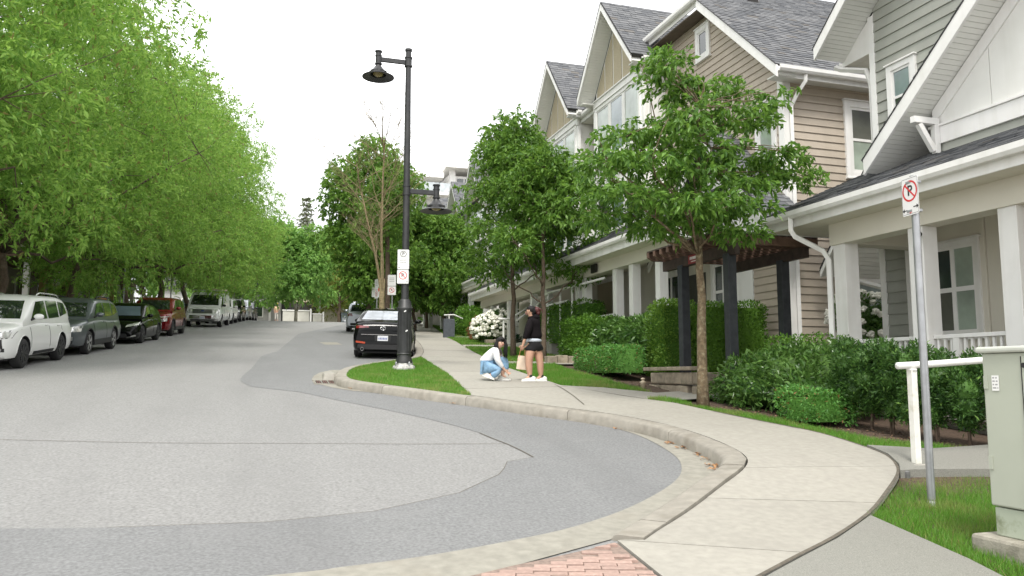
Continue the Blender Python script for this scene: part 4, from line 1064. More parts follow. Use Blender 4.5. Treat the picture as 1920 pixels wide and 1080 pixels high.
# railing: rails and each baluster
for y0, y1 in zip(CY[1:3], CY[0:2]):
    a, b = y0+.136, y1-.136
    MB().box(9.155, 9.245, a, b, 2.10, 2.155).build('rail', M_WHITE, H1, bevel=.006); MB().box(9.165, 9.235, a, b, 1.24, 1.29).build('rail', M_WHITE, H1, bevel=.004)
    n = int((b-a)/.105)
    me = MB().box(-.018, .018, -.018, .018, 1.292, 2.098).mesh('baluster', M_WHITE)
    for i in range(n):
        o = bpy.data.objects.new('baluster', me); link(o); o.location = (9.2, a + (b-a)*(i+.5)/n, 0); attach(o, H1)
    o = MB().box(9.15, 9.25, (a+b)/2+.18, (a+b)/2+.28, 1.14, 2.098).build('newel', M_WHITE, H1)
for i in range(3): MB().box(8.3+.28*i, 8.949, 5.75, 7.35, .5, .72+.14*i + .02).build('step', M_FOUND, H1, bevel=.01)

# ------------------------------------------------------------------ beige and white terrace behind it
H2 = empty('row_house', (11, 21, 1.4), 'beige and white terraced house with steep white bay gables beyond the pergola', 'house')
XB, YB = 10.8, 14.25
zs_ = lambda y: 7.98 + .935*(y-13.85)       # underside of the near roof slope at the barge board
mb = MB(); mb.box(XB+.012, 17.5, YB+.012, 32, .9, 8.0); mb.prism([(XB+.012, YB+.012, 8.), (XB+.012, YB+.012, zs_(YB)), (XB+.012, 16.95, zs_(16.95)), (XB+.012, 19.6, zs_(16.95)), (XB+.012, 32, zs_(16.0)), (XB+.012, 32, 8.)], (6.5, 0, 0)); mb.build('wall', M_WPANEL, H2)
siding(H2, 'X', XB, [(YB+.16, 1.9), (15.55, 1.9), (15.55, 4.4), (YB+.16, 4.4)], .172, M_BEIGE)
siding(H2, 'X', XB, [(YB+.16, 4.4), (19.5, 4.4), (19.5, zs_(16.95)), (16.95, zs_(16.95)), (YB+.16, zs_(YB+.16))], .172, M_BEIGE, z_from=1.9+.172*15)
siding(H2, 'Y', YB, [(XB+.16, 1.6), (16.5, 1.6), (16.5, 8.05), (XB+.16, 8.05)], .172, M_BEIGE)
board(H2, 'X', XB, YB-.04, YB+.16, 1.5, zs_(YB)-.03, -.02, .04, name='corner_board'); board(H2, 'Y', YB, XB+.02, XB+.16, 1.5, 8.02, -.0, .04, name='corner_board')
window(H2, 'X', XB, 14.62, 15.12, 6.45, 7.62, 1, 1, .13, GLASSB, d=.07)
window(H2, 'X', XB, 17.2, 17.62, 9.9, 10.55, 1, 1, .13, GLASS, d=.07)
window(H2, 'Y', YB, 12.52, 13.45, 6.12, 7.62, 1, 2, .15, [GLASSB, GLASSS], d=.07, sash=.06)
# roof of the beige end: near slope with eave, barge board to the street, level eave above
rake(H2, 'X', 10.35, 13.80, zs_(13.80), 16.95, zs_(16.95), .26)
zt = 11.12
roof_plane(H2, (10.31, 13.82, 8.22), (17.5, 13.82, 8.22), (17.5, 17.0, 11.192), (10.31, 17.0, 11.192), 11, .06)
roof_plane(H2, (10.31, 17.002, 11.194), (17.5, 17.002, 11.194), (17.5, 18.55, 12.64), (11.9, 18.55, 12.64), 12, .06)
roof_plane(H2, (10.28, 17.0, zt+.05), (10.28, 19.75, zt+.05), (11.9, 19.75, 12.6), (11.9, 18.5, 12.6), 13, .09)
soffit(H2, (10.37, 13.82, zs_(13.82)+.02), (10.37, 16.95, zs_(16.95)+.02), (XB, 16.95, zs_(16.95)+.02), (XB, 13.82, zs_(13.82)+.02), .09, M_SOFF)
soffit(H2, (10.37, 16.95, zs_(16.95)), (10.37, 19.7, zs_(16.95)), (XB, 19.7, zs_(16.95)), (XB, 16.95, zs_(16.95)), .09, mat('soffit_shade', (.11, .085, .06), .7))  # shade under the level eave put into the soffit colour
gutter(H2, (10.37, 16.9, zt-.02), (10.37, 19.75, zt-.02), (-1, 0, 0), fascia=.24)
gutter(H2, (10.35, 13.87, 8.06), (17.5, 13.87, 8.06), (0, -1, 0), fascia=.22)
soffit(H2, (10.4, 13.85, 8.02), (17.5, 13.85, 8.02), (17.5, YB, 8.02), (10.4, YB, 8.02), .18)
downspout(H2, [(11.06, 13.80, 8.06), (11.06, 13.82, 7.92), (10.98, 14.0, 7.70), (10.93, YB-.09, 7.45), (10.93, YB-.09, 1.4)])
mb = MB(); mb.box(12.2, 12.5, 17.4, 17.7, 11.5, 11.8); mb.build('roof_vent', M_IRON, H2)
# gabled porch of the beige end
zp = lambda y: 4.48 + 1.0*(y-13.5)
roof_plane(H2, (9.82, 13.45, 4.66), (XB, 13.45, 4.66), (XB, 16.2, 7.41), (9.82, 16.2, 7.41), 14, .07)
roof_plane(H2, (9.82, 18.95, 4.66), (XB, 18.95, 4.66), (XB, 16.2, 7.41), (9.82, 16.2, 7.41), 15, .07)
rake(H2, 'X', 9.9, 13.42, zp(13.42)-.08, 16.2, zp(16.2)-.08, .2); rake(H2, 'X', 9.9, 18.98, zp(13.42)-.08, 16.2, zp(16.2)-.08, .2)
MB().prism([(10.25, 14.0, 4.7), (10.25, 14.0, 4.9), (10.25, 16.2, 7.1), (10.25, 18.4, 4.9), (10.25, 18.4, 4.7)], (.5, 0, 0)).build('gable_wall', M_WPANEL, H2)
mb = MB(); mb.box(10.2, 10.26, 15.6, 18.3, 4.7, 4.95); mb.build('band_board', M_WHITE, H2)
# long shed porch
ZB2 = 4.44; ZF2 = 2.25
gutter(H2, (8.62, 15.75, 4.93), (8.62, 33, 4.93), (-1, 0, 0), fascia=.30)
board(H2, 'Y', 15.76, 8.6, 10.3, 4.72, 5.0, -.03, .0, name='fascia')
soffit(H2, (8.64, 15.8, 4.76), (8.64, 33, 4.76), (10.75, 33, 4.76), (10.75, 15.8, 4.76), .3, M_CREAM)
roof_plane(H2, (8.48, 15.7, 5.07), (8.48, 33, 5.07), (10.3, 33, 6.05), (10.3, 15.7, 6.05), 16, .07)
board(H2, 'X', 9.2, 16.4, 33, ZB2, 4.76, -.16, .16, M_CREAM, 'porch_beam')
for y in (17.0, 18.45, 19.45, 21.6, 22.15, 24.9, 26.4, 29.2, 31.6): column(H2, 9.2, y, .23, ZF2 + (.5 if y > 24 else 0), ZB2)
mb = MB(); mb.box(8.95, XB, 16.3, 24, 1.5, ZF2); mb.box(8.95, XB, 24.001, 33, 1.8, ZF2+.5); mb.build('porch_floor', M_FOUND, H2)
for a, b in ((15.6, 17.4), (17.41, 19.3), (19.31, 21.0), (21.01, 22.6), (24.5, 33)): board(H2, 'X', XB, a, b, 1.9, 4.75, -.005, .012, M_CREAM if a > 17 else M_WPANEL, 'panel', 0)
window(H2, 'X', XB-.012, 18.9, 19.75, 2.95, 4.3, 2, 2, .09, GLASS, mull=.07)
window(H2, 'X', XB-.012, 16.35, 17.15, 2.95, 4.3, 2, 2, .09, [GLASSB, GLASSB, GLASS, GLASS], mull=.07)
board(H2, 'X', XB-.012, 17.6, 18.5, 2.26, 4.2, 0, .02, mat('door_dark', (.06, .06, .05), .5), 'door', 0)
board(H2, 'X', XB-.013, 22.7, 24.4, 2.6, 4.6, 0, .02, M_TAN, 'stucco_panel', 0)
mb = MB(); mb.box(8.95, 9.0, 20.4, 20.75, 4.48, 4.72); mb.build('house_plate', M_IRON, H2)
for y0, y1 in ((19.65, 21.4), (22.35, 24.7)):
    z = ZF2 + .95; m_ = MB(); m_.box(9.16, 9.24, y0, y1, z, z+.06); m_.box(9.17, 9.23, y0, y1, z-.22, z-.18); m_.build('rail', M_WHITE, H2)
    n = int((y1-y0)/.14)
    for i in range(n): MB().box(9.185, 9.215, y0+(y1-y0)*(i+.5)/n-.015, y0+(y1-y0)*(i+.5)/n+.015, ZF2+.05, z-.22).build('baluster', M_WHITE, H2)

def bay(parent, yc, hw, zl, pitch, XF, z0, seed):
    """steep white gable with panelled peak and a band of tall windows"""
    zz = lambda y: zl + pitch*(hw - abs(y-yc)); w = hw - .28; XR = XF - .5
    mb = MB(); mb.prism([(XF+.012, yc-w, z0), (XF+.012, yc+w, z0), (XF+.012, yc+w, zz(yc+w)), (XF+.012, yc, zz(yc)), (XF+.012, yc-w, zz(yc-w))], (1.2, 0, 0)); mb.build('bay_wall', M_WPANEL, parent)
    for s in (-1, 1):
        rake(parent, 'X', XR, yc+s*hw, zz(yc+hw), yc, zz(yc), .24)
        soffit(parent, (XR+.01, yc+s*hw, zz(yc+hw)+.02), (XR+.01, yc, zz(yc)+.02), (XF, yc, zz(yc)+.02), (XF, yc+s*hw, zz(yc+hw)+.02))
        roof_plane(parent, (XR-.04, yc+s*(hw+.05), zz(yc+hw)+.23), (13.5, yc+s*(hw+.05), zz(yc+hw)+.23), (13.5, yc, zz(yc)+.28), (XR-.04, yc, zz(yc)+.28), seed+s, .05)
        gutter(parent, (XR+.3, yc+s*hw, zz(yc+hw)+.05), (12.5, yc+s*hw, zz(yc+hw)+.05), (0, s, 0), fascia=.2)
        soffit(parent, (XR+.05, yc+s*(hw-.02), zz(yc+hw)), (12.5, yc+s*(hw-.02), zz(yc+hw)), (12.5, yc+s*w, zz(yc+hw)), (XR+.05, yc+s*w, zz(yc+hw)), .2)
    zb = zl + .05                                          # panels of the peak with white battens
    n = 5; e = [yc-w+.1 + (2*w-.2)*i/n for i in range(n+1)]
    for a, b in zip(e, e[1:]):
        q = clip_half(clip_half([(yc-w, zb), (yc+w, zb), (yc+w, zz(yc+w)-.12), (yc, zz(yc)-.15), (yc-w, zz(yc-w)-.12)], 1, 0, a+.045), 1, 0, b-.045, -1)
        if len(q) >= 3: MB().prism([(XF+.008, u, z) for u, z in q], (-.018, 0, 0)).build('peak_panel', M_TAN, parent)
    board(parent, 'X', XF, yc-w-.06, yc+w+.06, zb-.28, zb-.002, 0, .07, name='band_board'); board(parent, 'X', XF, yc-w-.09, yc+w+.09, zb-.002, zb+.04, 0, .11, name='band_cap')
    window(parent, 'X', XF-.02, yc-w+.2, yc+w-.2, zb-2.05, zb-.36, 3, 1, .12, [GLASSB, GLASSK, GLASSB], mull=.2, d=.07)
    for k, z in enumerate((zb-2.45, zb-2.95)): board(parent, 'X', XF, yc-w-.03, yc+w+.03, z-.13, z, 0, .05, name='band_board')
    if z0 < 7: window(parent, 'X', XF-.02, yc-w+.2, yc+w-.2, zb-4.4, zb-3.25, 3, 1, .12, [GLASS, GLASSK, GLASS], mull=.2, d=.07)
    for s in (-1, 1): board(parent, 'X', XF, yc+s*w-.08, yc+s*w+.08, z0, zb-.3, -.05, .05, name='corner_board')
bay(H2, 21.17, 1.95, 10.28, 1.22, 10.1, 5.2, 21)
bay(H2, 25.97, 1.95, 10.28, 1.22, 10.1, 5.2, 25)
downspout(H2, [(10.5, 19.3, 10.2), (10.45, 19.35, 10.0), (10.3, 19.46, 9.6), (10.3, 19.46, 9.2), (10.25, 19.46, 6.0)])
# tan stucco between the bays, its eave and small windows, balcony
mb = MB(); mb.box(10.6, 10.75, 22.9, 24.2, 5.5, 10.4); mb.build('stucco_wall', M_TAN, H2)
gutter(H2, (10.18, 22.95, 10.25), (10.18, 24.25, 10.25), (-1, 0, 0), fascia=.25); soffit(H2, (10.2, 22.95, 10.12), (10.2, 24.25, 10.12), (10.6, 24.25, 10.12), (10.6, 22.95, 10.12), .1)
roof_plane(H2, (10.05, 22.95, 10.42), (10.05, 24.25, 10.42), (12.5, 24.25, 12.4), (12.5, 22.95, 12.4), 29, .08)
window(H2, 'X', 10.6, 23.35, 23.78, 8.75, 9.75, 1, 2, .11, [GLASS, GLASSK], d=.065)
window(H2, 'X', 10.6, 23.35, 23.8, 6.75, 7.7, 1, 2, .11, [GLASS, GLASS], d=.065)
mb = MB(); mb.box(9.75, 10.595, 22.95, 24.1, 5.75, 6.75); mb.build('balcony', M_WPANEL, H2); mb = MB(); mb.box(9.7, 10.598, 22.93, 24.15, 6.752, 6.83); mb.build('balcony_cap', mat('cap_brown', (.27, .19, .13), .6), H2)
mb = MB(); mb.box(10.42, 10.595, 23.0, 23.12, 7.2, 7.45); mb.ball((10.45, 23.06, 7.1), .07); mb.build('wall_lantern', M_IRON, H2)
mb = MB(); mb.box(10.62, 10.8, 28.0, 32, 5.5, 10.2); mb.build('stucco_wall', M_TAN, H2)
roof_plane(H2, (10.1, 27.9, 10.3), (10.1, 32.4, 10.3), (13.5, 32.4, 12.6), (13.5, 27.9, 12.6), 33, .08)
# a rear gable of the grey house: its barge-board tail, soffit and eave show in the gap
rake(H1, 'X', 11.25, 13.80, 3.62, 12.20, 5.70, .14)
soffit(H1, (11.26, 13.80, 3.66), (11.26, 12.2, 5.74), (13.2, 12.2, 5.74), (13.2, 13.80, 3.66), .10)
MB().prism([(11.26, 13.86, 3.80), (13.2, 13.86, 3.80), (13.2, 12.2, 5.90), (11.26, 12.2, 5.90)], (0, .02, .04)).build('roof', M_UNDER, H1)
gutter(H1, (11.9, 13.82, 3.60), (13.2, 13.82, 3.60), (0, 1, 0), fascia=.16); downspout(H1, [(11.95, 13.7, 3.6), (12.1, 13.3, 3.45), (12.5, 12.7, 3.2), (12.6, 12.3, 3.0)])
board(H2, 'Y', YB-.03, 12.0, 16, 1.4, 3.7, 0, .02, mat('panel_teal', (.19, .23, .21), .7), 'panel', 0)

# ------------------------------------------------------------------ further terrace and far buildings
H3 = empty('row_house', (13, 42, 3.5), 'far terraced house with grey roofs peeping over the right-hand trees', 'house')
mb = MB(); mb.box(11.8, 18, 34.5, 58, 2.5, 11.2); mb.build('wall', M_WPANEL, H3)
for k, (yc, zl, xf) in enumerate(((37.5, 10.3, 11.2), (42.8, 11.2, 11.6), (48.4, 11.2, 11.8), (54, 11.4, 12.2))): bay(H3, yc, 2.0, zl, 1.2, xf, 5.2, 60+4*k)
roof_plane(H3, (11.2, 34.2, 11.3), (11.2, 58.4, 11.3), (15, 58.4, 13.6), (15, 34.2, 13.6), 80, .1)
gutter(H3, (10.0, 34.3, 6.2), (10.0, 58, 6.2), (-1, 0, 0), fascia=.3); roof_plane(H3, (9.9, 34.2, 6.35), (9.9, 58, 6.35), (11.8, 58, 7.3), (11.8, 34.2, 7.3), 81, .08)
mb = MB(); mb.box(10.0, 11.8, 34.3, 58, 5.85, 6.05); mb.build('porch_ceiling', M_CREAM, H3)
for y in (35, 36.6, 39.5, 41.2, 44.5, 46.2, 49.8, 51.5, 55): column(H3, 10.3, y, .25, 3.2 + (y-35)*.07, 5.85)
for y in (35.8, 40.3, 45.4, 50.6): window(H3, 'X', 11.8, y-.45, y+.45, 4.0+(y-35)*.04, 5.4, 2, 2, .1, GLASS); board(H3, 'X', 11.79, y+1.2, y+2.1, 3.6, 5.6, 0, .02, MATS['door_dark'], 'door', 0)
for y, z in ((34.9, 4.2), (40.2, 4.6)):
    mb = MB(); mb.bar((9.2, y, z-.55), (10.3, y, z), .05, .05); mb.bar((10.3, y, z), (10.3, y+1.4, z), .05, .05); mb.bar((9.2, y, z-.80), (10.3, y, z-.25), .04, .04); mb.bar((9.2, y, z-.55), (9.2, y, z-1.5), .05, .05); mb.build('handrail', M_WHITE, H3)

AP = empty('apartment_building', (24, 93, 6.5), 'white apartment block with flat roofs and glazed balconies far up the hill', 'building')
M_APT = mat('apartment_white', (.80, .79, .76), .6, .03, .5); M_APG = glass_mat('apartment_glass', (.42, .46, .47), .15)
mb = MB(); mb.box(20.8, 34, 91, 103, 5, 25.4); mb.box(16.2, 20.79, 93, 103, 5, 24.3); mb.build('wall', M_APT, AP)
mb = MB(); mb.box(20.2, 36, 89.3, 104, 26.0, 26.7); mb.build('roof', M_APT, AP); mb = MB(); mb.box(14.6, 20.19, 90.5, 104, 24.95, 25.6); mb.build('roof', M_APT, AP)
mb = MB(); mb.box(20.9, 21.6, 90.6, 90.98, 22.5, 26.0); mb.box(25.6, 26.2, 90.6, 90.98, 6, 26.0); mb.build('pier', M_APT, AP)
for k in range(6):
    z = 23.0 - 3.0*k
    mb = MB(); mb.box(15.4, 25.4, 89.6, 92.99, z-.35, z); mb.build('balcony', M_APT, AP)
    for i in range(5): MB().box(15.5+1.98*i, 15.5+1.98*i+1.9, 89.62, 89.68, z+.02, z+1.1).build('glass_panel', M_APG, AP)
    for i, (a, b) in enumerate(((16.4, 18.2), (18.5, 20.4), (21.9, 23.6), (23.9, 25.2))):
        y = 92.99 if b < 20.6 else 90.99
        w = MB().box(a, b, y-.06, y, z+.3, z+2.1).build('window', GLASS if (i+k) % 3 else GLASSK, AP); MB().box((a+b)/2-.05, (a+b)/2+.05, y-.1, y-.061, z+.3, z+2.1).build('frame', M_APT, w)

# left-hand terrace behind the feathery trees
M_LW = mat('left_wall', (.30, .27, .22), .7, .06, 3); M_LD = mat('left_brick', (.16, .10, .075), .9, .2, 9)
for i, (y0, y1, m_, lb) in enumerate([(14, 24.5, M_LW, 'dim terraced house with pale posts behind the white car at the left edge'), (25, 37, M_LD, 'brick terraced house with white porch frames behind the grey and black cars'), (37.5, 49, M_LW, 'dim terraced house behind the red car and bushes'), (49.5, 61, M_LD, 'farthest brick terraced house behind the white van')]):
    zb = gz((y0+y1)/2); x = lk((y0+y1)/2) - 6.2; h = empty('row_house', (x, (y0+y1)/2, zb), lb, 'house', 'terraced houses behind the left-hand trees')
    mb = MB(); mb.box(x-7, x, y0, y1, zb-1.5, zb+6.4); mb.build('wall', m_, h)
    ym = (y0+y1)/2
    roof_plane(h, (x+.5, y0-.3, zb+6.3), (x+.5, y1+.3, zb+6.3), (x-3.5, y1+.3, zb+9.4), (x-3.5, y0-.3, zb+9.4), 200+i, .12, True)
    mb = MB(); mb.box(x, x+1.8, y0+.3, y1-.3, zb+2.75, zb+3.0); mb.build('porch_roof', M_LD, h)
    for k in range(5):
        yy = y0+.6 + (y1-y0-1.2)*k/4; MB().box(x+1.5, x+1.72, yy-.11, yy+.11, zb, zb+2.75).build('column', M_WHITE if k % 2 == 0 else mat('post_ochre', (.42, .30, .12), .6), h)
    for k in range(3):
        yy = y0 + (y1-y0)*(k+.5)/3
        for zz_ in (.9, 4.0):
            w = MB().box(x, x+.06, yy-.75, yy+.75, zb+zz_-.08, zb+zz_+1.5).build('window', M_WHITE, h); MB().box(x+.061, x+.07, yy-.65, yy-.03, zb+zz_, zb+zz_+1.4).build('pane', GLASS, w); MB().box(x+.061, x+.07, yy+.03, yy+.65, zb+zz_, zb+zz_+1.4).build('pane', GLASS, w)
        d_ = MB().box(x, x+.05, yy+1.0, yy+1.9, zb-.2, zb+2.1).build('door', mat('door_red', (.14, .03, .025), .5) if k == 1 else MATS['door_dark'], h)
# buildings across the top of the street
T4 = empty('background_house', (-2, 86, 6.4), 'grey gabled house with dark porch at the top of the street', 'house')
mb = MB(); mb.box(-9, 1.8, 82, 92, 5.5, 10.0); mb.build('wall', mat('far_grey', (.42, .42, .40), .7, .05), T4)
mb = MB(); mb.box(1.85, 5.8, 83, 92, 5.5, 9.6); mb.build('shop_wall', mat('far_dark', (.045, .043, .04), .6), T4)
roof_plane(T4, (-9.5, 81.6, 9.9), (2.2, 81.6, 9.9), (2.2, 87, 13), (-9.5, 87, 13), 301, .15, False)
for a in (-7.5, -4.5, -1.5): w = MB().box(a, a+1.6, 81.92, 81.98, 7.2, 8.9).build('window', M_WHITE, T4); MB().box(a+.1, a+1.5, 81.9, 81.915, 7.3, 8.8).build('pane', GLASS, w)
for a in (.6, 3.2, 5.4): MB().box(a, a+.22, 81.6, 81.82, 5.8, 9.4).build('column', M_WHITE, T4)
GR = empty('garage', (6.7, 83, 6.5), 'small cream shed with white gabled roof at the top of the street', 'shed')
mb = MB(); mb.box(5.85, 7.5, 82, 84, 6.0, 8.1); mb.prism([(5.85, 82, 8.1), (7.5, 82, 8.1), (6.67, 82, 8.5)], (0, 2, 0)); mb.build('wall', mat('garage_cream', (.68, .64, .50), .7, .04), GR)
for k in range(5): MB().box(6.0, 7.3, 81.94, 81.995, 6.15+.36*k, 6.15+.36*k+.33).build('door_panel', mat('garage_door', (.66, .62, .49), .6, .03), GR)
for s in (-1, 1): MB().prism([(6.67, 81.6, 8.56), (6.67+s*1.35, 81.6, 8.0), (6.67+s*1.35, 81.6, 8.12), (6.67, 81.6, 8.70)], (0, 2.8, 0)).build('roof', M_WHITE, GR)
FW_ = empty('fence', (8.1, 80.3, 6.5), 'blue-grey slatted gate beside the cream shed', 'fence')
for k in range(6): MB().box(7.55+.2*k, 7.55+.2*k+.14, 80.2, 80.26, 6.45, 7.75).build('slat', mat('gate_blue', (.22, .27, .30), .6, .05, rnd=.1), FW_)
MB().box(7.5, 8.8, 80.27, 80.33, 6.7, 6.82).build('rail', MATS['gate_blue'], FW_); MB().box(7.5, 8.8, 80.27, 80.33, 7.5, 7.62).build('rail', MATS['gate_blue'], FW_)
LWL = empty('garden_wall', (3.2, 79.8, 6.4), 'low pale wall with posts across the top of the street', 'wall')
for k, (a, b, h) in enumerate(((1.9, 4.4, 1.3), (4.75, 5.6, 1.0))):
    MB().box(a, b, 79.6, 79.8, 6.2, 6.45+h).build('wall_panel', mat('wall_pale', (.52, .51, .46), .8, .08, 2), LWL); MB().box(a-.06, b+.06, 79.54, 79.86, 6.452+h, 6.55+h).build('coping', M_WHITE, LWL); MB().box(b+.061, b+.22, 79.52, 79.84, 6.2, 6.7+h).build('post', M_WHITE, LWL)
PU = empty('parasol', (3.3, 81.2, 6.55), 'cream patio parasol above the low pale wall', 'parasol')
MB().tube([(3.3, 81.2, 6.5), (3.3, 81.2, 9.4)], .04, 6).build('pole', M_IRON, PU); MB().lathe([(1.5, 8.7), (.8, 9.1), (.04, 9.5)], (3.3, 81.2, 0), 8).build('canopy', mat('cream_cloth', (.62, .52, .38), .8), PU)

# ================================================================== VEHICLES
M_TYRE = mat('tyre', (.022, .022, .022), .85, .2, 30)
M_BLACKP = mat('black_plastic', (.018, .018, .019), .6, .15, 20)
M_ALLOY = mat('alloy', (.62, .62, .62), .3, .04, metal=.9)
M_ALLOYB = mat('alloy_black', (.025, .025, .027), .4, .1, metal=.4)
M_CHROME = mat('chrome', (.75, .75, .75), .12, .02, metal=1.)
M_CGLASS = mat('car_glass', (.012, .016, .018), .03, .2, spec=1., coat=1.)
M_RGLASS = mat('car_glass_sky_sheen', (.42, .45, .48), .06, .1, 2, metal=.55, spec=1.)  # bright sky reflection put into the glass colour
M_LAMP = mat('headlamp', (.62, .62, .60), .08, .3, 14, spec=.9, coat=1., metal=.35)
M_TAIL = mat('tail_lamp', (.16, .008, .010), .12, .35, 12, spec=.8, coat=1.)
M_AMBER = mat('reflector', (.45, .06, .02), .25, .1)
M_PLATE = mat('plate_white', (.70, .71, .74), .4, .02)
M_PLATEY = mat('plate_yellow', (.55, .42, .06), .4, .05)
M_INK = mat('sign_black', (.018, .018, .018), .5, .05)
M_BLUE = mat('plate_blue', (.10, .14, .35), .5, .05)
def paint(name, col, metal=.0, rough=.25): return mat(name, col, rough, .02, 2, metal=metal, spec=.5 if max(col or (0,)) > .01 else .22, coat=(0. if max(col or (0,)) < .05 else .35))

def catmull(xs, pts):
    """smooth curve through (x, y) pairs"""
    P = np.array(pts, float); xs = np.asarray(xs, float)
    m = np.gradient(P[:, 1], P[:, 0]); out = []
    d = np.diff(P[:, 1])/np.diff(P[:, 0])
    for i in range(1, len(P)-1):
        m[i] = 0 if d[i-1]*d[i] <= 0 else 2*d[i-1]*d[i]/(d[i-1]+d[i])
    m[0], m[-1] = d[0], d[-1]
    for x in xs:
        i = int(np.clip(np.searchsorted(P[:, 0], x)-1, 0, len(P)-2)); h = P[i+1, 0]-P[i, 0]; t = np.clip((x-P[i, 0])/h, 0, 1)
        out.append((2*t**3-3*t**2+1)*P[i, 1] + (t**3-2*t**2+t)*h*m[i] + (-2*t**3+3*t**2)*P[i+1, 1] + (t**3-t**2)*h*m[i+1])
    return np.array(out)

def loft(rows, close_ends=True):
    """closed skin over half-sections (y >= 0 outline from bottom centre to top centre), mirrored"""
    mb = MB(); k = len(rows[0]); ring = 2*k-2
    for r in rows:
        for p in r: mb.v.append(p)
        for p in r[-2:0:-1]: mb.v.append((p[0], -p[1], p[2]))
    n = len(rows)
    for i in range(n-1):
        for j in range(ring):
            mb.f.append((i*ring+j, i*ring+(j+1) % ring, (i+1)*ring+(j+1) % ring, (i+1)*ring+j)); mb.m.append(0)
    if close_ends:
        mb.f.append(tuple(range(ring-1, -1, -1))); mb.m.append(0); mb.f.append(tuple((n-1)*ring+j for j in range(ring))); mb.m.append(0)
    return mb

def decal(bvh, quad, axis, sgn, m, name, parent, off=.006, n=(8, 4), th=.0, label=None):
    """patch of another material laid on the body: four corners in (y,z) (axis x), (x,z) (axis y) or (x,y) (axis z); it follows the surface"""
    q = [np.array(a, float) for a in quad]; V = []; ok = True
    for j in range(n[1]+1):
        for i in range(n[0]+1):
            u, v = i/n[0], j/n[1]; a, b = (q[0]*(1-u)+q[1]*u)*(1-v) + (q[3]*(1-u)+q[2]*u)*v
            if axis == 'x': o, d = Vector((sgn*5, a, b)), Vector((-sgn, 0, 0))
            elif axis == 'y': o, d = Vector((a, sgn*5, b)), Vector((0, -sgn, 0))
            else: o, d = Vector((a, b, 5)), Vector((0, 0, -1))
            h = bvh.ray_cast(o, d)
            if h[0] is None: return None
            nn = h[1] if h[1].dot(d) < 0 else -h[1]
            V.append(h[0] - d*off*.6 + nn*off*.6)
    w = n[0]+1; F = []
    for j in range(n[1]):
        for i in range(n[0]):
            f = (j*w+i, j*w+i+1, (j+1)*w+i+1, (j+1)*w+i); F.append(f)
    mb = MB(); mb.add(V, F)
    if th:
        pass
    return mb.build(name, m, parent, True, label=label)

def make_wheel(r, w, rim, n=40, spokes=5, black=False):
    ty = MB(); ty.lathe([(r*.64, -w/2+.01), (r*.90, -w/2), (r*.985, -w/2+.025), (r, -w/2+.06), (r, w/2-.06), (r*.985, w/2-.025), (r*.90, w/2), (r*.64, w/2-.01)], (0, 0, 0), 28, 'y')
    rm = MB(); rm.lathe([(r*.66, -w/2+.004), (r*.68, w/2-.004), (r*.63, w/2-.012), (r*.60, w/2-.05), (0, w/2-.07)], (0, 0, 0), 28, 'y')
    for i in range(spokes):
        a = 2*math.pi*i/spokes + .2; c, s = math.cos(a), math.sin(a)
        for t in (-.10, .10):
            a2 = a + t*1.3; rm.bar((c*r*.10, w/2-.025, s*r*.10), (math.cos(a2)*r*.62, w/2-.012, math.sin(a2)*r*.62), .035, .03, (0, 1, 0))
    rm.lathe([(r*.16, w/2-.06), (r*.14, w/2-.012), (0, w/2-.008)], (0, 0, 0), 14, 'y')
    return ty.mesh('tyre', M_TYRE, True), rm.mesh('rim', rim, False)

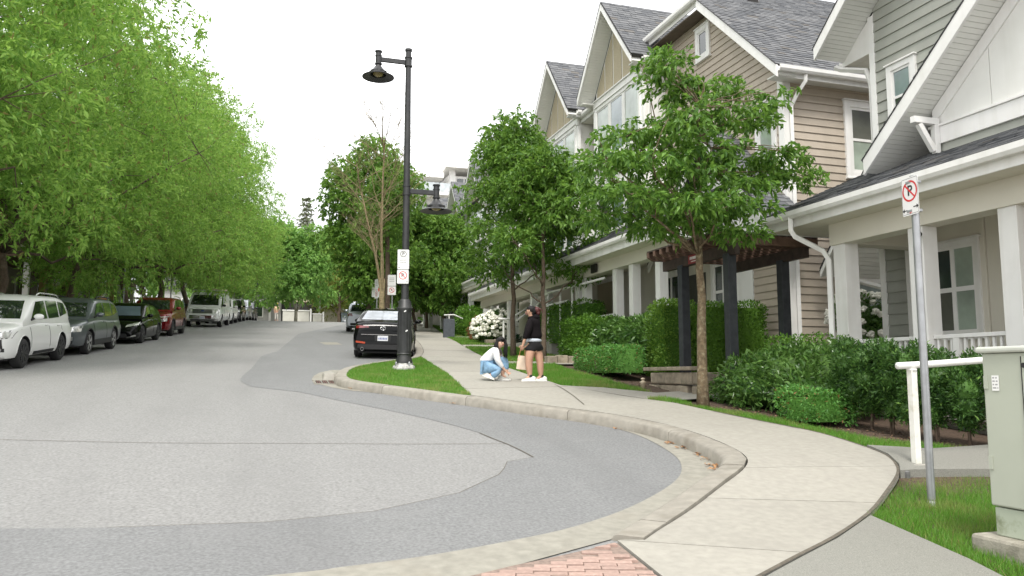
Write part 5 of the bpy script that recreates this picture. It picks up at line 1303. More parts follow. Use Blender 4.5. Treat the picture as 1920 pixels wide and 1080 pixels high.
def car(name, label, cfg, loc, rz, group=None, cat='car'):
    """length along +x (front), width y, height z; cfg gives the outline"""
    L, W, H = cfg['L'], cfg['W'], cfg['H']; col = cfg['paint']
    root = empty(name, (0, 0, 0), label, cat, group)
    xs = np.concatenate([np.linspace(-L/2, -L/2+.25, 6), np.linspace(-L/2+.35, L/2-.35, 34), np.linspace(L/2-.25, L/2, 6)])
    top = catmull(xs, cfg['top']); bot = catmull(xs, cfg['bot']); plan = catmull(xs, cfg['plan'])*W/2
    rows = []
    for x, zt, zb, w in zip(xs, top, bot, plan):
        h = zt-zb
        prof = [(0, 0), (.80, 0), (.94, .04), (.985, .16), (1., .36), (1., .52), (.985, .66), (.955, .80), (.925, .90), (.87, .965), (.70, .995), (.40, 1.012), (0, 1.02)]
        rows.append([(x, w*a, zb + h*b) for a, b in prof])
    mb = loft(rows); me = mb.mesh('body', [col, M_BLACKP], True)
    bo = bpy.data.objects.new('body', me); link(bo)
    # wheel arches cut out of the body
    R_, xw, tw = cfg['wheel'], cfg['axles'], cfg['tyre']; cut = MB()
    for x in xw:
        for s in (-1, 1):
            y0, y1 = sorted((s*(W/2-.34), s*(W/2+.3)))
            cut.lathe([(R_+.055, y0), (R_+.055, y1)], (x, 0, R_+.01), 26, 'y')
    cm = cut.mesh('cutter', M_BLACKP); co = bpy.data.objects.new('cutter', cm); link(co)
    bm_ = bo.modifiers.new('cut', 'BOOLEAN'); bm_.object = co; bm_.operation = 'DIFFERENCE'; bm_.solver = 'EXACT'
    dg = bpy.context.evaluated_depsgraph_get(); dg.update(); nm = bpy.data.meshes.new_from_object(bo.evaluated_get(dg)); nm.name = 'body'
    bo.modifiers.clear(); bo.data = nm; bpy.data.objects.remove(co)
    for p in nm.polygons:                       # inside of the arches: black liner
        c = p.center
        for x in xw:
            if math.hypot(c.x-x, c.z-R_-.01) < R_+.056 and abs(c.y) < W/2-.012 and (abs(p.normal.y) < .5 or abs(c.y) < W/2-.3): p.material_index = 1 if len(nm.materials) > 1 else 0
    sharpen(nm, R(38)); attach(bo, root)
    # cabin
    cab = cfg['cabin']; cxs = np.linspace(cab[0][0], cab[-1][0], 26)
    roof = catmull(cxs, [(c[0], c[1]) for c in cab]); belt = np.interp(cxs, xs, top) - .03
    wp = np.interp(cxs, xs, plan); tum = cfg.get('tumble', .78); rows = []
    for x, zr_, zb, w in zip(cxs, roof, belt, wp):
        zr_ = max(zr_, zb+.012); t = min(1, (zr_-zb)/(H-np.mean(belt))); a = .925 + (tum-.925)*t
        h = zr_-zb; rr = [(0, -.05), (.93*w, -.05), (.925*w, 0), ((.925+(a-.925)*.5)*w, h*.48), ((.925+(a-.925)*.88)*w, h*.86), ((a*.965)*w, h*.95), (a*.86*w, h*.99), (a*.45*w, h*1.005 + .01*t), (0, h*1.01 + .015*t)]
        rows.append([(x, y, zb+z) for y, z in rr])
    cb = loft(rows); ca_ = cb.build('cabin', cfg.get('roofpaint', col), root, True); sharpen(ca_.data, R(50))
    bv = BVHTree.FromPolygons([v.co.copy() for v in nm.vertices], [tuple(p.vertices) for p in nm.polygons])
    cv = BVHTree.FromPolygons([Vector(v) for v in cb.v], cb.f)
    both = BVHTree.FromPolygons([v.co.copy() for v in nm.vertices] + [Vector(v) for v in cb.v], [tuple(p.vertices) for p in nm.polygons] + [tuple(i+len(nm.vertices) for i in f) for f in cb.f])
    zbelt = lambda x: float(np.interp(x, xs, top)); zroof = lambda x: float(np.interp(x, cxs, roof)); hw = lambda x: float(np.interp(x, xs, plan))
    # glass
    if 'wind' in cfg:                          # windscreen: (y0,y1 bottom half width, top half width, z0, z1)
        b, t, z0, z1 = cfg['wind']; decal(cv, [(-b, z0), (b, z0), (t, z1), (-t, z1)], 'x', 1, cfg.get('frontglass', M_CGLASS), 'windscreen', root, n=(12, 6))
    if 'rearg' in cfg:
        b, t, z0, z1 = cfg['rearg']; decal(cv, [(-b, z0), (b, z0), (t, z1), (-t, z1)], 'x', -1, cfg.get('rearglass', M_CGLASS), 'rear_window', root, n=(12, 6))
    for q in cfg['side']:
        for s in (1, -1): decal(cv, q, 'y', s, M_CGLASS, 'side_window', root, n=(8, 4))
    # decals: (name, quad, axis, sign, material, mirror)
    for d in cfg['marks']:
        nm_, q, ax, sg, m_, mir = d[:6]
        bvh = both
        o = decal(bvh, q, ax, sg, m_, nm_, root, d[6] if len(d) > 6 else .007)
        if mir:
            q2 = [(-a, b) for a, b in q] if ax == 'x' else q
            decal(bvh, q2, ax, sg if ax == 'x' else -sg, m_, nm_, root, d[6] if len(d) > 6 else .007)
    # door seams, handles, sills
    for s in (1, -1):
        mb = MB()
        for x in cfg['seams']:
            P = []
            for z in np.linspace(cfg['sill']+.10, zbelt(x)-.04, 7):
                h = bv.ray_cast(Vector((x, s*5, z)), Vector((0, -s, 0)))
                if h[0]: P.append(h[0] + Vector((0, s*.0015, 0)))
            if len(P) > 2: mb.tube(P, .006, 4)
        mb.build('door_seam', M_BLACKP, root)
        for x in cfg['handles']:
            z = zbelt(x)-.13; h = bv.ray_cast(Vector((x, s*5, z)), Vector((0, -s, 0)))
            if h[0]: MB().obox(h[0] + Vector((0, s*.02, 0)), (.09, 0, 0), (0, .012, 0), (0, 0, .012)).build('door_handle', col, root, bevel=.005)
        x = cfg['mirror']; z = zbelt(x)+.10; y = hw(x)*.93
        mb = MB(); mb.ball((x-.02, s*(y+.14), z), (.085, .115, .075), 12, 8); mb.cur = 1; mb.tube([(x+.02, s*(y-.06), z-.10), (x, s*(y+.07), z-.03)], .028, 6); mb.build('mirror', [cfg.get('mirrorpaint', col), M_BLACKP], root, True)
        if 'rails' in cfg:
            a, b = cfg['rails']; P = []
            for t in np.linspace(0, 1, 9):
                x = a + (b-a)*t; P.append((x, s*hw(x)*tum*.90, zroof(x) + (.01 if t in (0, 1) else .065)))
            MB().tube(P, .02, 6).build('roof_rail', cfg.get('railmat', M_BLACKP), root, True)
        if cfg.get('cladding'):
            mb = MB(); x0, x1 = xw[1]+R_+.07, xw[0]-R_-.07; 
            mb.prism([(x0, s*(W/2-.05), cfg['sill']-.01), (x0, s*(W/2+.008), cfg['sill']+.02), (x0, s*(W/2+.004), cfg['sill']+.16), (x0, s*(W/2-.06), cfg['sill']+.17)], (x1-x0, 0, 0)); mb.build('sill_cladding', M_BLACKP, root)
        for x in xw:                                    # rim of the wheel arch
            mb = MB(); P = []
            for t in np.linspace(-.12, math.pi+.12, 17):
                px_, pz = x + math.cos(t)*(R_+.06), R_+.01 + math.sin(t)*(R_+.06)
                h = bv.ray_cast(Vector((px_, s*5, pz)), Vector((0, -s, 0))); P.append((px_, (h[0].y if h[0] and abs(h[0].y) > W/2-.2 else s*W/2*.97), pz))
            mb.tube(P, .022 if cfg.get('cladding') else .010, 5); mb.build('wheel_arch', M_BLACKP if cfg.get('cladding') else col, root, True)
    tyre, rim = make_wheel(R_, tw, cfg['rim'], spokes=cfg.get('spokes', 5))
    for x in xw:
        for s in (1, -1):
            w_ = bpy.data.objects.new('wheel', tyre); link(w_); w_.parent = root; w_.location = (x, s*(W/2-tw/2-.025), R_); w_.rotation_euler = (0, rng.uniform(0, 6), 0 if s > 0 else math.pi)
            r_ = bpy.data.objects.new('rim', rim); link(r_); r_.parent = w_
    # dark floor
    MB().box(-L/2+.35, L/2-.35, -W/2+.18, W/2-.18, cfg['sill']-.03, cfg['sill']+.06).build('underbody', M_BLACKP, root)
    for d in cfg.get('extra', []): d(root)
    root.location = loc; a = math.atan(G)*1.0
    root.rotation_euler = (0, -a*cfg.get('dirn', -1)*-1, rz) if False else (0, 0, rz)
    return root

def place_on_hill(o, x, y, heading, k=1.):
    """stand a car on the sloping street; heading = angle of its nose from +X"""
    s0 = (gz(y+1.3)-gz(y-1.3))/2.6
    n = Vector((0, -s0, 1)).normalized(); f = Vector((math.cos(heading), math.sin(heading), 0)); f = (f - n*f.dot(n)).normalized(); l = n.cross(f)
    o.matrix_basis = Matrix(((f.x, l.x, n.x, x), (f.y, l.y, n.y, y), (f.z, l.z, n.z, gz(y)+.004), (0, 0, 0, 1))) @ Matrix.Scale(k, 4)

HD = math.atan2(1, .075)                       # direction of the left-hand kerb, uphill
def plate(front, L, z, m=M_PLATE, w=.30):
    def f(root):
        s = 1 if front else -1
        mb = MB(); mb.box(*sorted((s*(L/2+.004), s*(L/2+.028))), -w/2, w/2, z-.075, z+.075); o = mb.build('licence_plate', m, root, bevel=.004)
        mb = MB()
        for i in range(6):
            y = -w*.36 + w*.72*i/5; mb.box(*sorted((s*(L/2+.0285), s*(L/2+.030))), y-.013, y+.013, z-.035, z+.02)
        mb.build('plate_text', M_BLUE, o)
    return f

SUV_TOP = lambda L, hood, tail: [(-L/2, tail*.93), (-L/2+.12, tail), (-L/4, tail-.0), (.35, hood+.06), (L/2-1.15, hood+.02), (L/2-.75, hood-.01), (L/2-.30, hood-.07), (L/2-.12, hood-.115), (L/2-.04, hood-.17), (L/2, hood-.27)]
PLAN = lambda L, f=.78, r=.86: [(-L/2, r), (-L/2+.15, .95), (-L/2+.55, .99), (0, 1.), (L/2-.8, .985), (L/2-.4, .95), (L/2-.15, .88), (L/2, f)]
BOT = lambda L, s: [(-L/2, s+.12), (-L/2+.2, s+.02), (-L/2+.6, s), (L/2-.6, s), (L/2-.2, s+.0), (L/2, s+.06)]

# --- white car at the left edge: boxy crossover, black wheels
L = 4.6
def emblem(x, z, m=None, r=.06):
    def f(root):
        s = 1 if x > 0 else -1
        mb = MB(); pts = [(r*1.5*math.cos(t), r*math.sin(t)) for t in np.linspace(0, 2*math.pi, 18)[:-1]]
        mb.tube([(x + s*.012, a, z+b) for a, b in pts + [pts[0]]], .010, 5); mb.box(*sorted((x-.03, x + s*.008)), -r*1.4, r*1.4, z-r*.9, z+r*.9)
        mb.build('emblem', m or M_CHROME, root, True)
    return f
forester = dict(L=L, W=1.80, H=1.70, paint=paint('paint_white', (.76, .76, .74)), wheel=.345, tyre=.225, axles=(1.36, -1.28), rim=M_ALLOYB, spokes=7, sill=.24, cladding=False,
    top=SUV_TOP(L, 1.04, 1.06), bot=BOT(L, .24), plan=PLAN(L, .80), cabin=[(-L/2+.05, 1.10), (-L/2+.28, 1.42), (-L/2+.50, 1.60), (-L/2+.95, 1.665), (-.2, 1.69), (.25, 1.665), (.52, 1.58), (1.10, 1.22), (1.36, 1.06)],
    wind=(.72, .58, 1.14, 1.56), rearg=(.62, .55, 1.16, 1.52),
    side=[[(-.30, 1.12), (.82, 1.12), (.36, 1.54), (-.22, 1.57)], [(-1.22, 1.14), (-.40, 1.12), (-.32, 1.57), (-1.18, 1.555)], [(-1.95, 1.24), (-1.32, 1.15), (-1.28, 1.55), (-1.72, 1.50)]],
    marks=[('lamp_frame', [(.385, .68), (.83, .72), (.84, .905), (.42, .80)], 'x', 1, M_BLACKP, True, .004), ('headlight', [(.41, .695), (.80, .735), (.81, .875), (.44, .785)], 'x', 1, M_LAMP, True, .010), ('grille', [(-.36, .62), (.36, .62), (.39, .80), (-.39, .80)], 'x', 1, M_BLACKP, False), ('grille_bar', [(-.34, .70), (.34, .70), (.34, .73), (-.34, .73)], 'x', 1, M_CHROME, False, .012), ('lower_grille', [(-.48, .38), (.48, .40), (.40, .60), (-.40, .60)], 'x', 1, M_BLACKP, False),
           ('fog_light', [(.56, .42), (.76, .42), (.76, .50), (.56, .50)], 'x', 1, M_BLACKP, True), ('bumper_trim', [(.70, .50), (.74, .50), (.72, .70), (.67, .70)], 'x', 1, M_BLACKP, True), ('front_lip', [(-.74, .27), (.74, .27), (.74, .33), (-.74, .33)], 'x', 1, M_ALLOY, False), ('tail_lamp', [(.62, .85), (.80, .85), (.80, 1.08), (.66, 1.08)], 'x', -1, M_TAIL, True),
           ('skirt', [(-.92, .26), (.98, .26), (.98, .36), (-.92, .36)], 'y', 1, M_BLACKP, True)],
    seams=(.95, -.34, -1.30), handles=(-.12, -1.05), mirror=.80, rails=(.0, -1.75), railmat=M_CHROME, extra=[emblem(L/2-.0, .715)])
CARG = 'cars parked along the left kerb'
c = car('parked_car', 'white crossover with black wheels and roof rails, cut by the left edge', forester, (0, 0, 0), 0, CARG); place_on_hill(c, lk(20.85)+1.12, 20.85, HD+math.pi, .93)
# --- grey wagon
L = 4.78
wagon = dict(L=L, W=1.82, H=1.64, paint=paint('paint_graphite', (.12, .135, .145), .45, .3), wheel=.345, tyre=.225, axles=(1.42, -1.32), rim=M_ALLOY, spokes=5, sill=.25, cladding=True,
    top=SUV_TOP(L, 1.01, 1.02), bot=BOT(L, .25), plan=PLAN(L, .80), cabin=[(-L/2+.05, 1.06), (-L/2+.35, 1.40), (-L/2+.62, 1.55), (-L/2+1.1, 1.61), (-.2, 1.635), (.3, 1.61), (.55, 1.53), (1.15, 1.17), (1.42, 1.03)],
    wind=(.72, .57, 1.10, 1.51), rearg=(.62, .55, 1.12, 1.47),
    side=[[(-.30, 1.08), (.82, 1.08), (.38, 1.49), (-.22, 1.52)], [(-1.25, 1.10), (-.40, 1.08), (-.32, 1.52), (-1.18, 1.50)], [(-2.0, 1.20), (-1.35, 1.11), (-1.28, 1.50), (-1.78, 1.44)]],
    marks=[('headlight', [(.38, .64), (.83, .69), (.83, .86), (.44, .78)], 'x', 1, M_LAMP, True), ('grille', [(-.34, .60), (.34, .60), (.40, .76), (-.40, .76)], 'x', 1, M_BLACKP, False), ('lower_grille', [(-.70, .32), (.70, .32), (.66, .50), (-.66, .50)], 'x', 1, M_BLACKP, False), ('fog_light', [(.58, .44), (.70, .44), (.70, .54), (.58, .54)], 'x', 1, M_CHROME, True, .012), ('tail_lamp', [(.62, .85), (.80, .85), (.80, 1.05), (.66, 1.05)], 'x', -1, M_TAIL, True)],
    seams=(.98, -.34, -1.32), handles=(-.12, -1.05), mirror=.82, rails=(.05, -1.85), extra=[emblem(L/2-.0, .68)])
c = car('parked_car', 'dark grey wagon with bright headlights and silver wheels', wagon, (0, 0, 0), 0, CARG); place_on_hill(c, lk(25.7)+1.13, 25.65, HD+math.pi, .93)
# --- black hatchback
L = 4.5
hatch = dict(L=L, W=1.80, H=1.45, paint=paint('paint_black', (.004, .0045, .0045), .0, .10), wheel=.325, tyre=.215, axles=(1.36, -1.30), rim=M_ALLOYB, spokes=5, sill=.17,
    top=[(-L/2, .90), (-L/2+.15, .98), (-1.0, .96), (.4, .94), (1.0, .88), (1.6, .80), (2.0, .70), (2.17, .60), (L/2, .48)], bot=BOT(L, .17), plan=PLAN(L, .76, .84),
    cabin=[(-L/2+.12, 1.0), (-L/2+.45, 1.20), (-1.1, 1.40), (-.4, 1.445), (.05, 1.42), (.38, 1.33), (1.0, 1.04), (1.35, .88)], frontglass=mat('car_glass_sky', (.22, .28, .36), .06, .15, 2, metal=.5, spec=1.), wind=(.70, .54, 1.0, 1.34), rearg=(.6, .5, 1.08, 1.34), tumble=.74,  # blue of the windscreen is sky reflection put into its colour
    side=[[(-.25, 1.0), (.78, .98), (.28, 1.30), (-.2, 1.35)], [(-1.15, 1.02), (-.35, 1.0), (-.3, 1.35), (-1.0, 1.31)]],
    marks=[('headlight', [(.44, .60), (.80, .68), (.79, .78), (.46, .68)], 'x', 1, M_LAMP, True), ('lower_grille', [(-.55, .24), (.55, .24), (.48, .38), (-.48, .38)], 'x', 1, M_BLACKP, False), ('bumper_trim', [(.50, .22), (.78, .28), (.78, .34), (.50, .26)], 'x', 1, M_CHROME, True), ('tail_lamp', [(.4, .80), (.80, .80), (.80, .92), (.4, .9)], 'x', -1, M_TAIL, True)],
    seams=(.95, -.3, -1.15), handles=(-.1, -.95), mirror=.80, extra=[plate(True, L-.02, .50, M_PLATEY, .30), emblem(L/2-.06, .66, None, .045)])
c = car('parked_car', 'low black hatchback with yellow front plate and sky on its windscreen', hatch, (0, 0, 0), 0, CARG); place_on_hill(c, lk(31.8)+1.22, 31.6, HD+math.pi, .95)
# --- red crossover
L = 4.5
red = dict(forester, L=L, W=1.86, H=1.68, paint=paint('paint_red', (.20, .012, .016), .3, .2), roofpaint=None, rim=M_ALLOYB, cladding=True, top=SUV_TOP(L, 1.06, 1.06), bot=BOT(L, .25), plan=PLAN(L, .80),
    marks=[('headlight', [(.52, .62), (.80, .66), (.78, .80), (.54, .74)], 'x', 1, M_LAMP, True), ('daytime_lamp', [(.46, .80), (.83, .83), (.83, .875), (.46, .84)], 'x', 1, M_LAMP, True), ('grille', [(-.42, .56), (.42, .56), (.46, .82), (-.46, .82)], 'x', 1, M_BLACKP, False), ('lower_grille', [(-.6, .30), (.6, .30), (.55, .48), (-.55, .48)], 'x', 1, M_BLACKP, False), ('tail_lamp', [(.5, .85), (.80, .85), (.80, 1.0), (.5, 1.0)], 'x', -1, M_TAIL, True)],
    rails=(.05, -1.7), railmat=M_CHROME, extra=[emblem(L/2-.0, .76, None, .05)], cabin=[(-L/2+.05, 1.10), (-L/2+.3, 1.40), (-L/2+.55, 1.56), (-L/2+1.0, 1.63), (-.2, 1.66), (.25, 1.63), (.5, 1.55), (1.08, 1.22), (1.34, 1.07)])
red['roofpaint'] = red['paint']
c = car('parked_car', 'dark red crossover parked before the white van', red, (0, 0, 0), 0, CARG); place_on_hill(c, lk(38.1)+1.05, 37.8, HD+math.pi, .97)
# --- white van with ladders' racks
L = 5.5
van = dict(L=L, W=2.02, H=2.08, paint=paint('paint_van', (.80, .80, .79)), wheel=.37, tyre=.24, axles=(1.80, -1.70), rim=M_ALLOY, spokes=6, sill=.34, tumble=.86,
    top=[(-L/2, 1.15), (-L/2+.1, 1.2), (.8, 1.22), (1.6, 1.20), (2.2, 1.14), (2.55, 1.06), (2.68, .92), (L/2, .74)], bot=BOT(L, .34), plan=[(-L/2, .96), (-L/2+.15, .985), (0, 1.), (1.8, .99), (2.4, .95), (L/2, .86)],
    cabin=[(-L/2+.02, 1.9), (-L/2+.1, 2.0), (-1.5, 2.06), (.6, 2.07), (1.1, 2.03), (1.35, 1.92), (2.0, 1.36), (2.2, 1.16)], wind=(.80, .70, 1.30, 1.90), rearg=(.7, .65, 1.3, 1.8),
    side=[[(.85, 1.26), (1.75, 1.26), (1.25, 1.80), (.85, 1.84)]],
    marks=[('headlight', [(.66, .82), (.90, .82), (.88, 1.04), (.66, 1.04)], 'x', 1, M_LAMP, True), ('grille', [(-.60, .80), (.60, .80), (.62, 1.06), (-.62, 1.06)], 'x', 1, M_ALLOY, False), ('grille_slot', [(-.54, .835), (.54, .835), (.54, .885), (-.54, .885)], 'x', 1, M_BLACKP, False, .012), ('grille_slot', [(-.54, .91), (.54, .91), (.54, .96), (-.54, .96)], 'x', 1, M_BLACKP, False, .012), ('grille_slot', [(-.54, .985), (.54, .985), (.54, 1.03), (-.54, 1.03)], 'x', 1, M_BLACKP, False, .012),
           ('bumper', [(-.92, .50), (.92, .50), (.92, .70), (-.92, .70)], 'x', 1, M_CHROME, False, .03), ('lower_valance', [(-.85, .37), (.85, .37), (.85, .47), (-.85, .47)], 'x', 1, M_BLACKP, False), ('tail_lamp', [(.80, 1.0), (.92, 1.0), (.92, 1.4), (.80, 1.4)], 'x', -1, M_TAIL, True)],
    seams=(1.75, .75, -.55), handles=(.9,), mirror=1.72, mirrorpaint=M_BLACKP, extra=[plate(True, L+.03, .56), emblem(L/2-.07, .94, M_BLUE, .055)])
c = car('parked_van', 'white work van with chrome grille and roof rack', van, (0, 0, 0), 0, CARG, 'van')
for x in (1.0, -.6, -2.2):
    mb = MB(); mb.bar((x, -.82, 2.2), (x, .82, 2.2), .04, .04)
    for s in (-1, 1): mb.bar((x, s*.82, 2.2), (x, s*.84, 2.0), .04, .04, (1, 0, 0))
    mb.build('roof_rack', M_ALLOY, c)
place_on_hill(c, lk(50.8)+1.42, 50.8, HD+math.pi, .97)
van_root = c
t = empty('ladder', (0, 0, 0), 'tan ladder lying on the roof rack of the white van', 'ladder')
mb = MB()
for s in (-.2, .2): mb.bar((-2.5, .55+s, 2.26), (1.5, .55+s, 2.26), .05, .09)
for k in range(12): mb.bar((-2.4+.33*k, .35, 2.26), (-2.4+.33*k, .75, 2.26), .03, .03)
mb.build('ladder_frame', mat('ladder_tan', (.45, .36, .26), .6), t); t.matrix_basis = van_root.matrix_basis.copy()
# --- further cars over the crest
def generic(p, L=4.5, rim=M_ALLOY): return dict(forester, L=L, paint=p, roofpaint=p, rim=rim, top=SUV_TOP(L, 1.0, 1.02), bot=BOT(L, .22), plan=PLAN(L, .8), extra=[], cladding=False)
for (y, p, lb, rm) in [(57.6, paint('paint_white', ()), 'white car half hidden behind the van', M_ALLOYB), (63.2, paint('paint_black', ()), 'black car at the top of the rise behind the van', M_ALLOY), (68.6, paint('paint_silver', (.42, .45, .48), .6, .3), 'silver grey car last but one in the row', M_ALLOY), (74., paint('paint_dark', (.03, .035, .04), .3, .25), 'dark car at the far end of the parked row', M_ALLOY)]:
    c = car('parked_car', lb, generic(p, 4.5, rm), (0, 0, 0), 0, CARG); place_on_hill(c, lk(y)+1.33, y, HD+math.pi)

# --- black saloon on the right, seen from behind
L = 4.66
def saloon_extra(root):
    mb = MB(); pts = [(.062*math.cos(t), .062*math.sin(t)) for t in np.linspace(0, 2*math.pi, 22)]
    mb.tube([(-L/2-.004, a*1.2, .90+b) for a, b in pts], .009, 6)
    mb.tube([(-L/2-.006, -.068, .925), (-L/2-.006, -.03, .915), (-L/2-.006, 0, .875), (-L/2-.006, .03, .915), (-L/2-.006, .068, .925)], .008, 5); mb.build('emblem', M_CHROME, root, True)
    for s in (-1, 1): mb = MB(); mb.lathe([(.040, -L/2-.02), (.052, -L/2-.03), (.052, -L/2+.12)], (0, s*.58, .285), 16, 'x'); mb.f = mb.f[:-2]; mb.m = mb.m[:-2]; mb.build('exhaust_tip', mat('exhaust_metal', (.25, .25, .25), .4, metal=.8), root, True); MB().lathe([(.044, -L/2+.0), (.044, -L/2+.02)], (0, s*.58, .285), 12, 'x').build('exhaust_dark_disc', M_INK, root)  # black disc paints the dark inside of the pipe
    mb = MB(); mb.ball((-.55, 0, 1.455), (.09, .02, .03), 8, 5); mb.build('antenna_fin', saloon['paint'], root, True)
saloon = dict(L=L, W=1.80, H=1.44, paint=paint('paint_black', ()), wheel=.335, tyre=.215, axles=(1.40, -1.33), rim=M_ALLOY, spokes=5, sill=.18, tumble=.72,
    top=[(-L/2, .82), (-L/2+.06, .98), (-L/2+.16, 1.045), (-1.55, 1.06), (-.9, 1.0), (.4, .96), (1.0, .92), (1.7, .84), (2.1, .72), (L/2, .5)], bot=[(-L/2, .27), (-L/2+.2, .21), (-L/2+.6, .18), (L/2-.6, .18), (L/2-.2, .19), (L/2, .25)],
    plan=[(-L/2, .84), (-L/2+.12, .93), (-L/2+.5, .985), (0, 1.), (L/2-.8, .985), (L/2-.3, .9), (L/2, .74)],
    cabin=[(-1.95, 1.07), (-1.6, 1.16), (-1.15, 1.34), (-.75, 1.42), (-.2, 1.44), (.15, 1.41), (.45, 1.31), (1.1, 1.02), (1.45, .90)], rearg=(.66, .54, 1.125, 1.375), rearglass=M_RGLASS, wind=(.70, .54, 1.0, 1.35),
    side=[[(-.25, 1.02), (.82, .99), (.34, 1.30), (-.2, 1.35)], [(-1.2, 1.08), (-.35, 1.03), (-.3, 1.35), (-.92, 1.33)]],
    marks=[('tail_lamp', [(.40, .905), (.77, .875), (.77, .955), (.43, .955)], 'x', -1, M_TAIL, True), ('reflector', [(.50, .44), (.76, .47), (.76, .52), (.50, .49)], 'x', -1, M_AMBER, True), ('bumper_lower', [(-.74, .28), (.74, .28), (.70, .42), (-.70, .42)], 'x', -1, M_BLACKP, False), ('trunk_seam', [(-.62, .70), (.62, .70), (.62, .712), (-.62, .712)], 'x', -1, M_CHROME, False), ('plate_recess', [(-.22, .52), (.22, .52), (.24, .68), (-.24, .68)], 'x', -1, M_BLACKP, False), ('headlight', [(.44, .62), (.78, .68), (.78, .76), (.46, .7)], 'x', 1, M_LAMP, True)],
    seams=(.95, -.3, -1.2), handles=(-.1, -1.0), mirror=.80, extra=[saloon_extra, plate(False, L-.03, .60)])
HS = math.atan2(1, .20)
c = car('parked_sedan', 'glossy black sedan seen from behind beside the lamp post', saloon, (0, 0, 0), 0); place_on_hill(c, 3.80, 25.2, HS)
silver = dict(generic(paint('paint_silver', ()), 4.6), marks=[('tail_lamp', [(.50, .88), (.82, .88), (.82, 1.06), (.56, 1.04)], 'x', -1, M_TAIL, True), ('bumper_lower', [(-.8, .26), (.8, .26), (.8, .5), (-.8, .5)], 'x', -1, M_BLACKP, False), ('headlight', [(.44, .72), (.78, .78), (.78, .9), (.46, .84)], 'x', 1, M_LAMP, True)], extra=[plate(False, 4.6, .72)])
c = car('parked_car', 'silver hatchback partly hidden beyond the black sedan', silver, (0, 0, 0), 0); place_on_hill(c, 5.6, 46.5, math.atan2(1, .14))

# ================================================================== STREET FURNITURE
M_POLE = mat('lamp_black', (.028, .029, .030), .45, .25, 6, spec=.5, stain=((.055, .055, .045), 3, .4))
M_GALV = mat('galvanised', (.36, .37, .38), .45, .12, 9, metal=.7, stain=((.25, .25, .25), 4, .5))
M_SIGN = mat('sign_white', (.76, .76, .74), .45, .02, 3)
M_SRED = mat('sign_red', (.60, .035, .04), .45, .03)
M_GREYT = mat('sign_grey_print', (.32, .32, .32), .5, .05)
M_GALVB = mat('base_white', (.50, .49, .47), .6, .1, 6, stain=((.05, .05, .05), 7, .95))

def text_part(s, size, m, parent, mtx, name='letter', extr=.0006):
    cu = bpy.data.curves.new('letter', 'FONT'); cu.body = s; cu.size = size; cu.align_x = 'CENTER'; cu.align_y = 'CENTER'; cu.extrude = extr; cu.offset = size*.018
    o = bpy.data.objects.new('letter_tmp', cu); link(o); dg = bpy.context.evaluated_depsgraph_get(); dg.update()
    me = bpy.data.meshes.new_from_object(o.evaluated_get(dg)); bpy.data.objects.remove(o); me.transform(mtx); me.materials.clear(); me.materials.append(m)
    t = bpy.data.objects.new(name, me); link(t); attach(t, parent); return t
def face_matrix(c, right, out):
    """frame of a plate: x to its right, y up, z out of its face"""
    r, o = Vector(right).normalized(), Vector(out).normalized(); u = o.cross(r)
    return Matrix(((r.x, u.x, o.x, c[0]), (r.y, u.y, o.y, c[1]), (r.z, u.z, o.z, c[2]), (0, 0, 0, 1)))
def flat(mtx, P, d0, d1):
    mb = MB(); Q = [mtx @ Vector((x, y, d0)) for x, y in P]; mb.prism(Q, (mtx.to_3x3() @ Vector((0, 0, d1-d0)))); return mb
def rrect(w, h, r=.02):
    out = []
    for cx, cy, a0 in ((w/2-r, h/2-r, 0), (-w/2+r, h/2-r, 90), (-w/2+r, -h/2+r, 180), (w/2-r, -h/2+r, 270)):
        for k in range(4): a = R(a0+30*k); out.append((cx+r*math.cos(a), cy+r*math.sin(a)))
    return out
def ring(mtx, c, r, w, d):
    mb = MB(); n = 28; V = []
    for k in range(n):
        a = 2*math.pi*k/n
        for q in (r-w/2, r+w/2): V.append(mtx @ Vector((c[0]+q*math.cos(a), c[1]+q*math.sin(a), d)))
    mb.add(V, [(2*k, 2*k+1, (2*k+3) % (2*n), (2*k+2) % (2*n)) for k in range(n)]); return mb
def sign_plate(parent, mtx, w, h, parts, back=True):
    """white plate with rounded corners and its print"""
    p = flat(mtx, rrect(w, h), -.003, .0).build('sign_plate', M_SIGN, parent)
    for f in parts: f(p, mtx)
    return p
def P_ring(letter, cy, r, col, slash, lsize, lcol=None):
    def f(p, mtx):
        ring(mtx, (0, cy), r, r*.19, .0012).build('ring', col, p)
        text_part(letter, lsize, lcol or M_INK, p, mtx @ Matrix.Translation((0, cy, .0008)))
        if slash:
            a = R(-45); d, n = (math.cos(a), math.sin(a)), (-math.sin(a), math.cos(a)); w = r*.085
            flat(mtx, [(d[0]*r*s+n[0]*w*t, cy+d[1]*r*s+n[1]*w*t) for s, t in ((-.95, -1), (.95, -1), (.95, 1), (-.95, 1))], .0016, .0024).build('slash', col, p)
    return f
def arrow(cx, cy, L, left, right):
    def f(p, mtx):
        mb = MB(); h = L*.16
        Q = [(cx-L*.3, cy-h*.4), (cx+L*.3, cy-h*.4), (cx+L*.3, cy+h*.4), (cx-L*.3, cy+h*.4)]
        for a in ([Q] if (left or right) else []): mb.add([mtx @ Vector((x, y, .0012)) for x, y in a], [(0, 1, 2, 3)])
        if left: mb.add([mtx @ Vector((x, y, .0012)) for x, y in ((cx-L*.25, cy-h*1.6), (cx-L*.25, cy+h*1.6), (cx-L*.62, cy))], [(0, 1, 2)])
        if right: mb.add([mtx @ Vector((x, y, .0012)) for x, y in ((cx+L*.25, cy+h*1.6), (cx+L*.25, cy-h*1.6), (cx+L*.62, cy))], [(0, 1, 2)])
        mb.build('arrow', M_INK, p)
    return f
